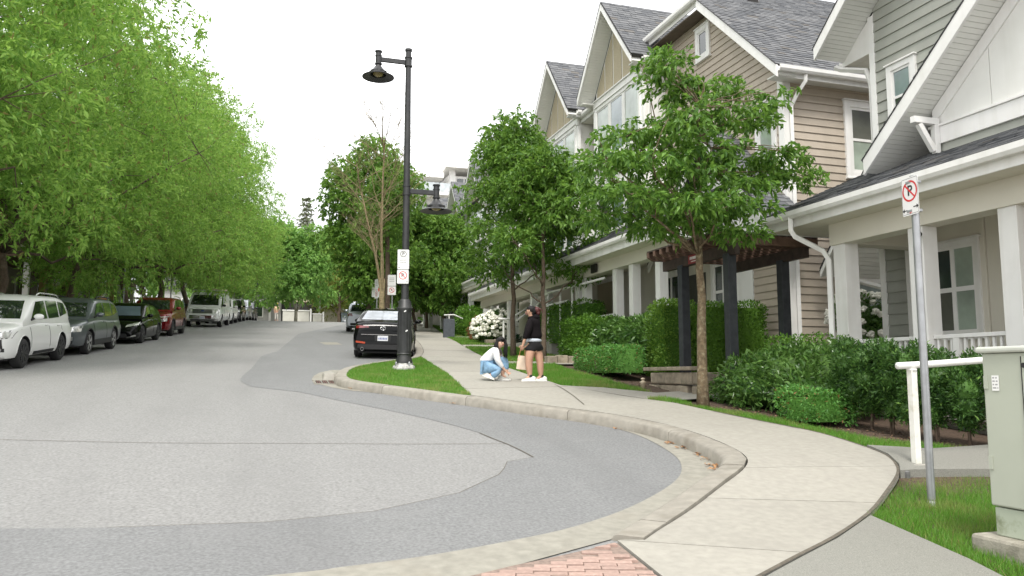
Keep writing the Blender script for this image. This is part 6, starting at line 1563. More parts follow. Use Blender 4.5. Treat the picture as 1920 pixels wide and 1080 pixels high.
def bars(rows, w, cy, dy, h, m):
    def f(p, mtx):
        mb = MB(); r = random.Random(4)
        for k in range(rows):
            x = -w/2
            while x < w/2-.004:
                l = r.uniform(.012, .03); y = cy-dy*k; q = [(x, y-h/2), (min(x+l, w/2), y-h/2), (min(x+l, w/2), y+h/2), (x, y+h/2)]
                mb.add([mtx @ Vector((a, b, .001)) for a, b in q], [(0, 1, 2, 3)]); x += l+.007
        mb.build('small_print', m, p)
    return f
def border(w, h, t=.004, i=.008):
    def f(p, mtx):
        mb = MB(); A, B = rrect(w-2*i, h-2*i, .015), rrect(w-2*i-2*t, h-2*i-2*t, .012); n = len(A)
        mb.add([mtx @ Vector((x, y, .0008)) for x, y in A] + [mtx @ Vector((x, y, .0008)) for x, y in B], [(k, (k+1) % n, n+(k+1) % n, n+k) for k in range(n)]); mb.build('border', M_INK, p)
    return f

# --- lamp post on the grass island
LPX, LPY = 3.08, 17.75; LZ = gz(LPY)+.12
HEAD = [(.06, .20), (.085, .20), (.085, .17), (.065, .16), (.065, .10), (.08, .095), (.08, .07), (.07, .065), (.07, -.09), (.085, -.10), (.085, -.125), (.06, -.13), (.075, -.17), (.12, -.235), (.175, -.29), (.19, -.30), (.195, -.36), (.28, -.385), (.37, -.425), (.37, -.437), (.27, -.405), (.185, -.38), (.18, -.30), (0, -.26)]
def lamp_post():
    t = empty('lamp_post', (LPX, LPY, LZ), 'tall black lamp post with two bell lamps and parking signs on the grass island', 'lamp post', 'black street lamps')
    x, y, z = LPX, LPY, LZ
    mb = MB(); mb.lathe([(.26, -.05), (.26, .05), (.245, .10), (.20, .11), (.185, .17)], (x, y, z), 8); mb.build('base', M_GALVB, t, bevel=.01)
    for k in range(4):
        a = .4+k*math.pi/2; MB().lathe([(.025, .09), (.025, .17), (.012, .19)], (x+.21*math.cos(a), y+.21*math.sin(a), z), 6).build('bolt', M_GALV, t)
    mb = MB(); n = 16
    mb.lathe([(.19, .16), (.18, .24), (.155, .30), (.155, .34), (.17, .36), (.155, .38), (.150, 1.32), (.17, 1.36), (.17, 1.40), (.155, 1.42), (.14, 1.55), (.10, 1.60)], (x, y, z), 20)
    for k in range(12):
        a = 2*math.pi*k/12; mb.tube([(x+.150*math.cos(a), y+.150*math.sin(a), z+.42), (x+.148*math.cos(a), y+.148*math.sin(a), z+1.30)], .012, 5)
    mb.build('shaft', M_POLE, t, angle=R(35))
    mb = MB(); mb.lathe([(.088, 1.6), (.078, 4.0), (.066, 7.27), (.085, 7.28), (.085, 7.32), (.066, 7.33), (.066, 7.45), (.085, 7.46), (.085, 7.51), (0, 7.52)], (x, y, z), 16); mb.build('pole', M_POLE, t, angle=R(35))
    for sx, zh in ((-1, 7.18), (1, 4.11)):
        mb = MB(); mb.lathe([(.095, -.10), (.095, -.07), (.082, -.07), (.082, .10), (.095, .10), (.095, .13), (.082, .13)], (x, y, zh+z), 16); mb.build('collar', M_POLE, t)
        MB().box(*sorted((x+sx*.08, x+sx*.66)), y-.03, y+.03, z+zh-.055, z+zh+.055).build('arm', M_POLE, t, bevel=.008)
        mb = MB(); mb.lathe(HEAD, (x+sx*.70, y, z+zh), 24); h = mb.build('lamp_head', M_POLE, t, angle=R(45))
        mb = MB(); mb.ball((x+sx*.70, y, z+zh-.33), (.13, .13, .09), 12, 8); mb.build('lens', mat('lamp_lens', (.30, .24, .10), .25, .3, 9), h, True)
        for k in range(10):
            a = 2*math.pi*k/10; MB().obox((x+sx*.70+.196*math.cos(a), y+.196*math.sin(a), z+zh-.33), (.010*math.cos(a), .012*math.sin(a), 0), (-.028*math.sin(a), .028*math.cos(a), 0), (0, 0, .028)).build('fin', M_POLE, h)
    for k, zz_ in enumerate((1.02, .58)): MB().obox((x-.02+.04*k, y-.158, z+zz_+.3), (.022, 0, .016), (0, .003, 0), (-.008, 0, .011)).build('sticker', M_SIGN, t)
    rt = Vector((math.cos(R(10)), -math.sin(R(10)), 0)); out = Vector((-math.sin(R(10)), -math.cos(R(10)), 0)); c = Vector((x-.05, y, 0)) + out*.10
    sign_plate(t, face_matrix((c.x, c.y, z+2.50), rt, out), .26, .455, [P_ring('P', .125, .065, M_INK, False, .105), bars(3, .15, .01, .04, .016, M_GREYT), arrow(-.08, -.185, .05, True, False), border(.26, .455, .002)])
    sign_plate(t, face_matrix((c.x-.005, c.y, z+2.105), rt, out), .26, .315, [P_ring('R', .03, .085, M_SRED, True, .12), arrow(.08, -.115, .05, False, True), border(.26, .315, .002)])
    for zz_ in (2.02, 2.19, 2.39, 2.64): MB().lathe([(.092, -.012), (.092, .012)], (x, y, z+zz_), 14).build('strap', M_GALV, t)
    return t
lp = lamp_post()
copy_tree(lp, loc=(8.0, 49.5, gz(49.5)+.12), label='thin black lamp post far up the right-hand pavement')

# --- no-parking sign near the utility box
t = empty('no_parking_sign', (5.53, 5.52, .49), 'no-parking sign on a grey galvanised pole in the grass', 'road sign')
mb = MB(); mb.lathe([(.033, -.3), (.033, 2.88), (0, 2.885)], (5.53, 5.52, .49), 14); mb.lathe([(.045, -.2), (.04, .02), (.034, .03)], (5.53, 5.52, .49), 12); mb.build('pole', M_GALV, t, angle=R(40))
m_ = face_matrix((5.485, 5.525, 3.185), (-.12, -1, 0), (-1, .12, 0))
sign_plate(t, m_, .215, .345, [P_ring('P', .045, .088, M_SRED, True, .13), arrow(-.06, -.125, .075, True, False), arrow(.06, -.105, .075, False, True), bars(1, .03, -.15, .02, .014, M_SRED), border(.225, .34, .003)])
for z in (3.05, 3.31): MB().box(5.483, 5.565, 5.47, 5.57, z-.012, z+.012).build('bracket', M_GALV, t, bevel=.003)
# --- sign posts up the street
for x, y, h, lb, pl_ in [(5.15, 32.8, 2.75, 'parking sign on a post beside the bare tree', 2), (4.75, 34.5, 2.6, 'parking sign seen edge-on left of the bare tree', 1)]:
    z = gz(y)+.1; t = empty('parking_sign', (x, y, z), lb, 'road sign'); MB().lathe([(.03, -.2), (.03, h)], (x, y, z), 8).build('pole', M_GALV, t)
    rt, out = (Vector((.97, -.2, 0)), Vector((-.2, -.97, 0))) if pl_ == 2 else (Vector((.3, -.95, 0)), Vector((-.95, -.3, 0)))
    sign_plate(t, face_matrix((x-.03, y-.05, z+h-.25), rt, out), .34, .46, [bars(3, .2, .1, .07, .03, M_GREYT)])
    sign_plate(t, face_matrix((x-.03, y-.05, z+h-.68), rt, out), .34, .36, [P_ring('R', .02, .10, M_SRED, True, .13)])
x, y = 5.55, 40.2; z = gz(y)+.1; t = empty('yard_sign', (x, y, z), 'white board with red spot on a post behind the silver car', 'sign'); MB().lathe([(.03, -.2), (.03, 2.6)], (x, y, z), 8).build('pole', M_GALV, t)
m_ = face_matrix((x-.05, y-.06, z+2.2), (1, -.1, 0), (-.1, -1, 0)); p = sign_plate(t, m_, .46, .72, []); mb = MB(); mb.add([m_ @ Vector((.05+.11*math.cos(a), .02+.11*math.sin(a), .001)) for a in np.linspace(0, 6.283, 17)[:-1]], [tuple(range(16))]); mb.build('red_spot', M_SRED, p)
for i, (x, y) in enumerate([(-6.05, 39.5), (-5.2, 50.5)]):
    z = gz(y)+.1; t = empty('sign_post', (x, y, z), ('grey metal post left of the red car', 'grey metal post just left of the van')[i], 'post', 'bare posts on the left-hand pavement'); MB().lathe([(.035, -.2), (.035, 3.2)], (x, y, z), 8).build('pole', M_GALV, t)

# --- catch basin
DR = empty('storm_drain', (1.22, 16.1, gz(16.1)), 'rusty-edged storm drain grate at the tip of the grass island', 'drain')
M_RUST = mat('rusty_iron', (.13, .065, .05), .8, .35, 25)
sheet_mb([(1.02, 15.87), (1.46, 15.80), (1.46, 16.45), (1.06, 16.5)], .0115).build('pit_dark_sheet', mat('pit_shade', (.006, .005, .005), .9), DR)  # flat black sheet paints the dark depth under the bars
for i in range(10):
    x = 1.03 + .042*i; sheet_mb([(x, 15.86), (x+.02, 15.86), (x+.025, 16.47), (x+.004, 16.47)], .022, None, .02).build('bar', M_RUST if i % 3 else M_GUT, DR)
for a in ([(1.0, 15.82), (1.48, 15.76), (1.48, 15.80), (1.0, 15.86)], [(1.0, 16.48), (1.48, 16.46), (1.48, 16.52), (1.0, 16.54)]): sheet_mb(a, .024, None, .03).build('rim', M_GUT, DR)
mb = MB(); z = gz(17.1); mb.add([(1.22, 16.62, z-.04), (1.47, 16.62, z-.04), (1.44, 17.9, z+.07), (1.28, 17.9, z+.05), (1.26, 16.72, z+.09), (1.47, 16.70, z+.115), (1.46, 17.8, z+.18), (1.32, 17.8, z+.14)], [(3, 2, 1, 0), (4, 5, 6, 7), (0, 1, 5, 4), (1, 2, 6, 5), (2, 3, 7, 6), (3, 0, 4, 7)]); mb.build('inlet_hood', M_CONC, DR, bevel=.02)

# --- utility cabinet
UB = empty('utility_cabinet', (5.15, 3.7, .4), 'pale green steel utility cabinet on a concrete pad at the right edge', 'utility box')
M_UB = mat('cabinet_green', (.40, .425, .35), .5, .03, 3, stain=((.33, .36, .28), 2.5, .4)); M_MOSS = mat('moss_stain', (.20, .23, .12), .9, .4, 14)
MB().box(4.745, 5.8, 2.4, 4.42, -.1, .505).build('concrete_pad', mat('pad_concrete', (.30, .28, .23), .95, .2, 14, bump=.5, stain=((.12, .11, .07), 5, .7)), UB, bevel=.025)
MB().box(4.83, 5.55, 2.9, 4.31, .705, 1.745).build('cabinet', M_UB, UB, bevel=.012); MB().box(4.845, 5.54, 2.915, 4.295, .506, .697).build('plinth', mat('cabinet_plinth', (.38, .42, .33), .6, .06, 5, stain=((.13, .15, .07), 5.5, .95)), UB, bevel=.008)
MB().box(4.805, 5.58, 2.88, 4.345, 1.747, 1.79).build('lid', mat('cabinet_lid', (.50, .52, .46), .5, .04), UB, bevel=.015)
MB().box(4.822, 4.829, 3.55, 4.0, .725, 1.72).build('door', M_UB, UB); MB().box(4.8215, 4.8295, 4.001, 4.008, .725, 1.72).build('door_seam', M_INK, UB)
for y, z in ((3.98, 1.66), (3.955, 1.21), (3.93, .76)): MB().lathe([(.018, 4.812), (.018, 4.828)], (0, y, z), 10, 'x').build('lock', M_INK, UB)
MB().box(4.8205, 4.8295, 3.955, 3.963, 1.14, 1.17).build('latch', M_GALV, UB)
for z in (.95, 1.5): MB().box(4.822, 4.829, 4.27, 4.30, z, z+.09).build('hinge', M_UB, UB)
m_ = face_matrix((4.826, 4.21, 1.54), (0, -1, 0), (-1, 0, 0)); p = flat(m_, rrect(.055, .105, .002), -.001, .0008).build('label', M_SIGN, UB); bars(4, .044, .036, .023, .010, M_GREYT)(p, m_)
# --- white pipe handrail by the entry walk
HR = empty('handrail', (6.34, 6.49, .69), 'white painted pipe handrail at the entry walk of the grey house', 'handrail')
MB().box(6.305, 6.375, 6.455, 6.525, .58, 1.655).build('post', mat('post_mossy', (.72, .71, .66), .6, .05, 3, stain=((.32, .30, .14), 4, .6)), HR, bevel=.006)
MB().box(8.3, 8.37, 6.455, 6.525, .6, 1.80).build('post', M_WHITE, HR, bevel=.006); MB().tube([(6.165, 6.49, 1.685), (6.6, 6.49, 1.705), (7.4, 6.49, 1.755), (8.6, 6.49, 1.88)], .036, 10).build('rail', M_WHITE, HR, True)
MB().box(6.24, 6.44, 6.40, 6.58, .60, .705).build('foot', M_FOUND, HR, bevel=.01)
for x in (6.34, 8.335): MB().lathe([(.05, 0), (.05, .02)], (x, 6.49, 1.64 if x < 7 else 1.785), 10).build('flange', M_WHITE, HR)
t = empty('drain_cap', (6.02, 6.2, .6), 'small round metal cap at the corner of the entry walk', 'drain cap'); MB().lathe([(.036, -.05), (.036, .02), (.022, .032), (0, .033)], (6.02, 6.30, gz(6.3)+sw_off(6.3)-.02), 12).build('cap', mat('cap_grey', (.14, .14, .135), .6, .2, 30, metal=.4), t)
# --- rails further up
def pipe(name, label, segs, loc, r=.028, posts=()):
    t = empty(name, loc, label, 'handrail'); 
    for s in segs: MB().tube(s, r, 8).build('rail', M_WHITE, t, True)
    for a, b in posts: MB().tube([a, b], r, 6).build('post', M_WHITE, t)
pipe('handrail', 'white two-bar handrail by the garden steps behind the crouching woman', [[(8.5, 28.5, 3.68), (8.95, 28.55, 3.68), (9.2, 28.5, 3.84), (9.6, 28.3, 4.12)], [(9.2, 28.5, 3.62), (9.6, 28.3, 3.92)]], (8.9, 28.5, 2.7), .04, [((8.72, 28.55, 2.55), (8.72, 28.55, 3.68)), ((9.15, 28.5, 2.6), (9.15, 28.5, 3.8))])
pipe('handrail', 'white sloping stair handrail in front of the terrace porch', [[(9.0, 26.2, 3.75), (9.0, 24.4, 4.28), (9.0, 19.9, 4.25)], [(9.0, 26.2, 3.35), (9.0, 24.4, 3.86), (9.0, 22.6, 3.86)]], (9.0, 24, 2.5), .035, [((9.0, 25.5, 2.9), (9.0, 25.5, 3.98)), ((9.0, 24.4, 2.8), (9.0, 24.4, 4.28)), ((9.0, 23.3, 2.8), (9.0, 23.3, 4.26)), ((9.0, 22.3, 2.8), (9.0, 22.3, 4.26))])
t = empty('slate_pillar', (8.15, 35.2, gz(35.2)+.1), 'blue-grey slate pillar on the lawn by the pavement', 'pillar')
mb = MB(); mb.box(7.9, 8.4, 35.1, 35.35, gz(35.2), gz(35.2)+1.0); mb.build('slab', mat('slate', (.085, .095, .11), .7, .2, 9), t, bevel=.015)
pipe('handrail', 'small white pipe rail behind the slate pillar', [[(8.1, 36, 4.35), (8.6, 36.1, 4.38), (9.0, 36, 4.2)]], (8.5, 36, 3.3), .03, [((8.35, 36.05, 3.2), (8.35, 36.05, 4.36))])
# --- pergola
def pergola():
    z = gz(13)+.09; t = empty('pergola', (8.5, 13., z), 'dark posted pergola with reddish rafters in front of the beige house', 'pergola', 'timber gateways to the gardens')
    for x, y in ((7.9, 13.72), (7.9, 12.1), (9.35, 12.55), (9.35, 14.34)):
        MB().box(x-.085, x+.085, y-.085, y+.085, z+.16, 3.74).build('post', M_DARKWD, t, bevel=.008); MB().box(x-.15, x+.15, y-.15, y+.15, z-.3, z+.20).build('post_base', M_FOUND, t, bevel=.02)
    for x in (7.9, 9.35):
        MB().box(x-.055, x+.055, 11.85, 14.45, 3.70, 3.90).build('beam', M_BROWNWD, t, bevel=.006)
    for k in range(10):
        y = 11.98 + .27*k; mb = MB(); mb.prism([(7.48, y-.035, 3.97), (7.60, y-.035, 3.902), (9.56, y-.035, 3.902), (9.68, y-.035, 3.97), (9.68, y-.035, 4.07), (7.48, y-.035, 4.07)], (0, .07, 0)); mb.build('rafter', M_REDWD, t)
    for k in range(13): MB().box(7.49+.17*k, 7.49+.17*k+.13, 11.92, 14.45, 4.073, 4.10).build('roof_slat', M_BROWNWD, t)
    m_ = face_matrix((7.838, 13.15, 3.80), (0, -1, 0), (-1, 0, 0)); p = flat(m_, rrect(.52, .17, .01), -.004, .004).build('name_plate', mat('plate_maroon', (.22, .03, .035), .5), t); bars(1, .4, .02, .05, .055, M_SIGN)(p, m_ @ Matrix.Translation((0, 0, .004))); bars(1, .3, -.045, .05, .02, M_SIGN)(p, m_ @ Matrix.Translation((0, 0, .004)))
    return t
pg = pergola()
copy_tree(pg, loc=(10.2, 35.6, gz(35.6)+.25), label='far reddish pergola between the trees beyond the white blossom')
# --- dressed-stone planter by the pergola
RW = empty('stone_planter', (7.6, 13.2, gz(13)), 'low rough block wall behind the front pergola post', 'wall')
M_ROCK = mat('rock_block', (.29, .245, .185), .95, .25, 10, bump=1., bscale=30, rnd=.15, stain=((.12, .11, .06), 4, .6))
zb = gz(13)+.02
for c_ in range(2):
    y = 12.55 + (.0 if c_ % 2 else .17)
    while y < 14.5:
        l = rng.uniform(.34, .42); y1 = min(14.6, y+l-.022); x0 = 7.28 + rng.uniform(-.02, .02) + (y-12.5)*.14
        MB().obox((x0+.15, (y+y1)/2, zb+.115+.24*c_), (.14, .02, 0), (-.01, (y1-y)/2, 0), (0, 0, .110)).build('block', M_ROCK, RW, bevel=.03); y += l
    for k in range(3): MB().obox((7.55+.38*k, 12.50+.06*k, zb+.115+.24*c_), (.175, .03, 0), (-.02, .12, 0), (0, 0, .110)).build('block', M_ROCK, RW, bevel=.03)
y = 12.5
while y < 14.5:
    MB().obox((7.43+(y-12.5)*.14, y+.22, zb+.535), (.18, .02, 0), (-.02, .21, 0), (0, 0, .035)).build('cap_stone', M_ROCK, RW, bevel=.01); y += .45
for i, (x0, x1, y, lb) in enumerate([(7.3, 8.2, 20.0, 'row of edging stones by the house walk behind the standing woman'), (8.3, 9.3, 29.6, 'row of rough stones below the white blossom')]):
    z = gz(y)+.08; t = empty('stone_edging', ((x0+x1)/2, y, z), lb, 'stone edging')
    for k in range(3):
        a = x0+(x1-x0)*k/3; MB().box(a, a+(x1-x0)/3-.015, y-.14, y+.14, z-.1, z+.24+.02*(k % 2)).build('block', M_ROCK, t, bevel=.02)
# white flower-pot-like garden light
t = empty('garden_light', (7.15, 14.02, gz(14)+.1), 'small cream garden light at the edge of the mulch', 'garden light')
mb = MB(); mb.lathe([(.045, 0), (.05, .10), (.062, .11), (.062, .13), (.03, .14), (.03, .17), (.05, .175), (.03, .20), (0, .205)], (7.12, 14.0, gz(14)+.09), 14); mb.build('lamp_body', mat('garden_cream', (.62, .52, .38), .6), t, True)

# ================================================================== PEOPLE
M_SKIN = mat('skin', (.50, .29, .20), .55, .06, 12); M_SKIN2 = mat('skin_light', (.58, .36, .26), .55, .05, 12)
M_HAIR = mat('hair_black', (.012, .010, .010), .65, .3, 40, spec=.25); M_HAIRR = mat('hair_auburn', (.085, .018, .018), .5, .3, 40)
M_HOOD = mat('hoodie_black', (.011, .009, .010), .95, .15, 30, bump=.3, bscale=60, spec=.12); M_SHORT = mat('shorts_black', (.007, .007, .008), .9, .15, 20)
M_SHIRTW = mat('shirt_white', (.74, .73, .73), .85, .03, 14, bump=.4, bscale=25); M_UNDERS = mat('shirt_grey', (.48, .52, .58), .85, .05)
M_JEAN = mat('denim', (.19, .33, .48), .9, .22, 22, bump=.5, bscale=40, stain=((.36, .50, .62), 6, .5)); M_SHOE = mat('trainer', (.68, .67, .61), .7, .05, 12); M_SOLE = mat('trainer_sole', (.78, .77, .72), .7, .03)
M_BAG = mat('bag_canvas', (.70, .58, .45), .8, .08, 10, stain=((.55, .16, .08), 9, .7))

def skin(name, V, E, m, parent, sub=2, root=0):
    """one continuous body grown round joints V = [(x, y, z, radius or (rx, ry))]"""
    me = bpy.data.meshes.new(name); me.from_pydata([v[:3] for v in V], E, []); o = bpy.data.objects.new(name, me); link(o)
    md = o.modifiers.new('skin', 'SKIN'); md.use_smooth_shade = True; md.branch_smoothing = .5
    for i, v in enumerate(V):
        d = me.skin_vertices[0].data[i]; d.radius = v[3] if hasattr(v[3], '__len__') else (v[3], v[3]); d.use_root = (i == root)
    s = o.modifiers.new('sub', 'SUBSURF'); s.levels = sub; s.render_levels = sub
    dg = bpy.context.evaluated_depsgraph_get(); dg.update(); nm = bpy.data.meshes.new_from_object(o.evaluated_get(dg)); nm.name = name
    bpy.data.objects.remove(o); nm.materials.clear(); nm.materials.append(m)
    for p in nm.polygons: p.use_smooth = True
    r = bpy.data.objects.new(name, nm); link(r); r.parent = parent; return r
class Skel:
    def __init__(s): s.V = []; s.E = []
    def chain(s, start, pts):
        """joints one after the other from vertex number start (None: a new root)"""
        k = start; ids = []
        for p in pts:
            s.V.append(p); i = len(s.V)-1
            if k is not None: s.E.append((k, i))
            k = i; ids.append(i)
        return ids
    def hand(s, wrist, at, d, side, curl=.5):
        """palm and five unequal bent fingers beyond the wrist; d along the hand, side towards the thumb"""
        d, sd = Vector(d).normalized(), Vector(side).normalized(); n = d.cross(sd); a = Vector(at); pal = a + d*.055
        p = s.chain(wrist, [(*pal, (.026, .020))])[0]
        for k, (o, l) in enumerate(((.026, .062), (.009, .072), (-.009, .068), (-.026, .052))):
            b = pal + sd*o + d*.025; c = b + d*l*.5 + n*l*.2*curl; e = c + d*l*.35 + n*l*.5*curl
            s.chain(p, [(*b, .009), (*c, .008), (*e, .0065)])
        b = pal - d*.02 + sd*.032; s.chain(p, [(*b, .010), (*(b + sd*.022 + d*.025), .009), (*(b + sd*.026 + d*.052 + n*.01), .007)])
def blob(name, parent, pieces, m, jit=0.):
    mb = MB()
    for c, r in pieces: mb.ball(c, r, 12, 8, jit)
    o = mb.build(name, m, None, True); o.parent = parent; return o
def shoe(parent, x, y, z, d, L=.25, pitch=0., m=None):
    d = Vector((d[0], d[1], 0)).normalized(); n = Vector((-d.y, d.x, 0)); mb = MB(); ms = MB(); k = 9; rows = []
    prof = [(-.5, .034, .085), (-.38, .040, .105), (-.2, .040, .10), (0, .042, .075), (.2, .047, .058), (.36, .045, .048), (.47, .034, .038), (.5, .02, .025)]
    base = Vector((x, y, z)); c, s_ = math.cos(pitch), math.sin(pitch)
    def T(a, b, h): 
        a2 = a - .25*L; return base + d*((a2)*c + h*s_ + .25*L) + n*b + Vector((0, 0, -a2*s_ + h*c))
    for a, w, h in prof:
        a *= L; rows.append([T(a, w*.95, .018), T(a, w, h*.5), T(a, w*.62, h*.92), T(a, 0, h), T(a, -w*.62, h*.92), T(a, -w, h*.5), T(a, -w*.95, .018)])
    q = len(rows[0]); mb.add([p for r in rows for p in r], [(i*q+j, (i+1)*q+j, (i+1)*q+j+1, i*q+j+1) for i in range(len(rows)-1) for j in range(q-1)] + [tuple(range(q)), tuple(range(len(rows)*q-1, len(rows)*q-q-1, -1))])
    o = mb.build('shoe', m or M_SHOE, None, True); o.parent = parent
    P = [T(a*L, w*1.06, 0) for a, w, h in prof] + [T(a*L, -w*1.06, 0) for a, w, h in prof[::-1]]; ms.prism(P, T(0, 0, .022)-T(0, 0, 0)); s2 = ms.build('sole', M_SOLE, None); s2.parent = o
    return o
def face(parent, c, f, r=.085, up=(0, 0, 1)):
    """eyes, brows, nose, mouth and ears on a head of radius r at c looking along f"""
    f = Vector(f).normalized(); u = Vector(up); s = f.cross(u).normalized(); u = s.cross(f); c = Vector(c); B = lambda a, b, d: tuple(c + s*a + u*b + f*d)
    blob('nose', parent, [(B(0, -.012, r*1.02), (.011, .011, .018)), (B(0, -.022, r*1.06), (.014, .012, .010))], M_SKIN2)
    for k in (-1, 1):
        blob('eye', parent, [(B(k*.030, .012, r*.93), (.013, .010, .006))], M_INK); blob('eyebrow', parent, [(B(k*.031, .030, r*.93), (.017, .010, .004))], M_HAIR); blob('ear', parent, [(B(k*r*.98, -.002, 0), (.013, .018, .026))], M_SKIN2)
    blob('mouth', parent, [(B(0, -.048, r*.90), (.022, .010, .007))], mat('lips', (.42, .13, .11), .5))
def strands(name, parent, P, m, n=40, r=.007, spread=.03, seed=1):
    """hair hanging along a line"""
    rr = np.random.default_rng(seed); mb = MB(); P = np.array(P)
    for k in range(n):
        o = rr.normal(size=3)*spread; mb.tube([tuple(p + o*(.5+.8*i/len(P)) + rr.normal(size=3)*.004) for i, p in enumerate(P)], [r*(1 if i < len(P)-1 else .3) for i in range(len(P))], 5)
    o = mb.build(name, m, None, True); o.parent = parent; return o

# --- standing woman, back to us, looking down at her friend
px_, py_ = 5.12, 14.78
W1 = empty('person', (px_, py_, gz(py_)+.153), 'standing woman in black hoodie and shorts with auburn ponytail and white trainers', 'person', rz=-R(17.6))
W1.scale = (1.06, 1.06, .985)
S = Skel()
a = S.chain(None, [(.02, 0, .73, (.135, .12)), (.02, 0, .88, (.115, .10)), (.01, .0, 1.05, (.11, .095)), (.0, .0, 1.19, (.10, .08)), (-.02, .0, 1.275, .052), (-.035, .0, 1.325, .050), (-.045, .0, 1.40, .086), (-.045, .0, 1.465, .072)])
sh = a[3]
n_ = S.chain(sh, [(-.06, -.12, 1.17, .036), (-.10, -.18, .97, .036), (-.17, -.16, .78, .029)]); S.hand(n_[-1], (-.185, -.155, .74), (-.2, .1, -1), (-1, 0, .1), .5)
f_ = S.chain(sh, [(.055, .13, 1.17, .036), (.03, .19, .97, .036), (-.06, .17, .78, .029)]); S.hand(f_[-1], (-.07, .165, .74), (-.2, 0, -1), (-1, 0, .1), .8)
l1 = S.chain(a[0], [(-.045, -.05, .63, .112), (-.075, -.06, .40, .070), (-.072, -.05, .29, .072), (-.055, -.04, .09, .042), (-.13, -.06, .045, .035)])
l2 = S.chain(a[0], [(.085, .04, .63, .112), (.135, .03, .40, .070), (.14, .04, .29, .072), (.15, .05, .09, .042), (.07, .02, .045, .035)])
skin('body', S.V, S.E, M_SKIN, W1)
face(W1, (-.045, 0, 1.405), (-.93, .25, -.12))
S = Skel(); a = S.chain(None, [(.02, 0, .835, (.165, .155)), (.02, 0, .91, (.175, .155)), (.01, 0, 1.07, (.165, .14)), (.0, 0, 1.18, (.145, .12)), (-.015, 0, 1.285, .088)])
S.chain(a[3], [(-.055, -.14, 1.175, .088), (-.10, -.185, .97, .072), (-.16, -.165, .83, .048)]); S.chain(a[3], [(.06, .145, 1.18, .08), (.03, .195, .97, .068), (-.05, .175, .83, .048)])
S.chain(a[3], [(.075, -.01, 1.25, .09), (.08, 0, 1.30, .066)])
skin('hoodie', S.V, S.E, M_HOOD, W1)
blob('hood', W1, [((.055, 0, 1.285), (.085, .11, .065)), ((.0, 0, 1.265), (.10, .105, .05))], M_HOOD)
S = Skel(); a = S.chain(None, [(.02, 0, .90, (.15, .14)), (.025, 0, .77, (.168, .152)), (.022, 0, .69, (.155, .14))]); S.chain(a[2], [(-.045, -.05, .64, .128), (-.060, -.056, .575, .132)]); S.chain(a[2], [(.088, .04, .64, .128), (.112, .036, .575, .132)]); skin('shorts', S.V, S.E, M_SHORT, W1)
mb = MB(); mb.lathe([(.128, .795), (.143, .785), (.146, .82), (.125, .85)], (.02, 0, 0), 18); o = mb.build('shirt_hem', M_UNDERS, None, True); o.parent = W1
blob('hair', W1, [((-.022, 0, 1.435), (.090, .088, .088)), ((.02, 0, 1.41), (.07, .078, .08)), ((.0, 0, 1.365), (.05, .065, .05))], M_HAIR, .03)
blob('ponytail', W1, [((.085, -.02, 1.425), (.062, .06, .062)), ((.105, -.02, 1.375), (.045, .045, .055))], M_HAIRR, .10); strands('hair_strand', W1, [(.05, -.02, 1.47), (.11, -.03, 1.43), (.125, -.02, 1.34)], M_HAIRR, 22, .006, .028, 3)
for (x, y, d) in ((-.085, -.055, (-1, -.12)), (.125, .04, (-1, -.25))): shoe(W1, x, y, 0, d, .27); MB().lathe([(.043, .085), (.042, .13)], (x+.035, y+.01, 0), 10).build('sock', mat('sock_dark', (.03, .03, .03), .9), None).parent = W1
BG = empty('carry_bag', (px_, py_, gz(py_)+.153), 'cream paper bag with orange print hanging by the standing woman', 'bag', rz=-R(17.6))
mb = MB(); mb.prism([(-.33, .08, .24), (-.13, .08, .22), (-.15, .08, .50), (-.29, .08, .51)], (0, .10, 0)); mb.build('bag_body', M_BAG, None, bevel=.01).parent = BG
mb = MB(); mb.tube([(-.27, .13, .50), (-.24, .14, .63), (-.13, .155, .70), (-.09, .16, .72)], .006, 5); mb.tube([(-.17, .13, .50), (-.15, .14, .62), (-.10, .16, .71)], .006, 5); mb.build('handle', mat('bag_handle', (.60, .30, .14), .7), None, True).parent = BG
# --- crouching woman tying her shoe
qx, qy = 4.42, 14.98
W2 = empty('person', (qx, qy, gz(qy)+.153), 'crouching woman in white top and blue jeans with long black hair, reaching to her shoe', 'person', rz=-R(17.6))
S = Skel()
a = S.chain(None, [(-.24, .02, .29, (.12, .12)), (-.17, .02, .41, (.105, .11)), (-.09, .0, .54, (.085, .10)), (-.01, -.01, .615, .06), (.05, -.02, .665, .046), (.10, -.03, .70, .078), (.115, -.035, .775, .078)])
g1 = S.chain(a[2], [(.0, -.13, .59, .038), (.03, -.17, .40, .036), (.15, -.11, .23, .029)]); S.hand(g1[-1], (.17, -.10, .20), (.75, .3, -.6), (0, .6, .6), .8)
g2 = S.chain(a[2], [(.02, .12, .59, .038), (.12, .15, .40, .036), (.19, .04, .23, .030)]); S.hand(g2[-1], (.20, .02, .20), (.5, -.5, -.6), (0, -.5, .6), .8)
S.chain(a[0], [(-.20, -.10, .27, .10), (.08, -.12, .22, .068), (-.02, -.12, .13, .058), (-.14, -.11, .09, .038), (-.08, -.11, .04, .034)])
S.chain(a[0], [(-.18, .12, .30, .10), (.17, .08, .44, .068), (.16, .06, .28, .058), (.12, .05, .10, .040), (.20, .03, .045, .034)])
skin('body', S.V, S.E, M_SKIN2, W2)
face(W2, (.108, -.035, .745), (.42, -.9, .02), .078)
S = Skel(); a = S.chain(None, [(-.255, .02, .30, (.13, .145)), (-.19, .02, .41, (.13, .14)), (-.10, .0, .54, (.125, .14)), (-.015, -.01, .628, .092)])
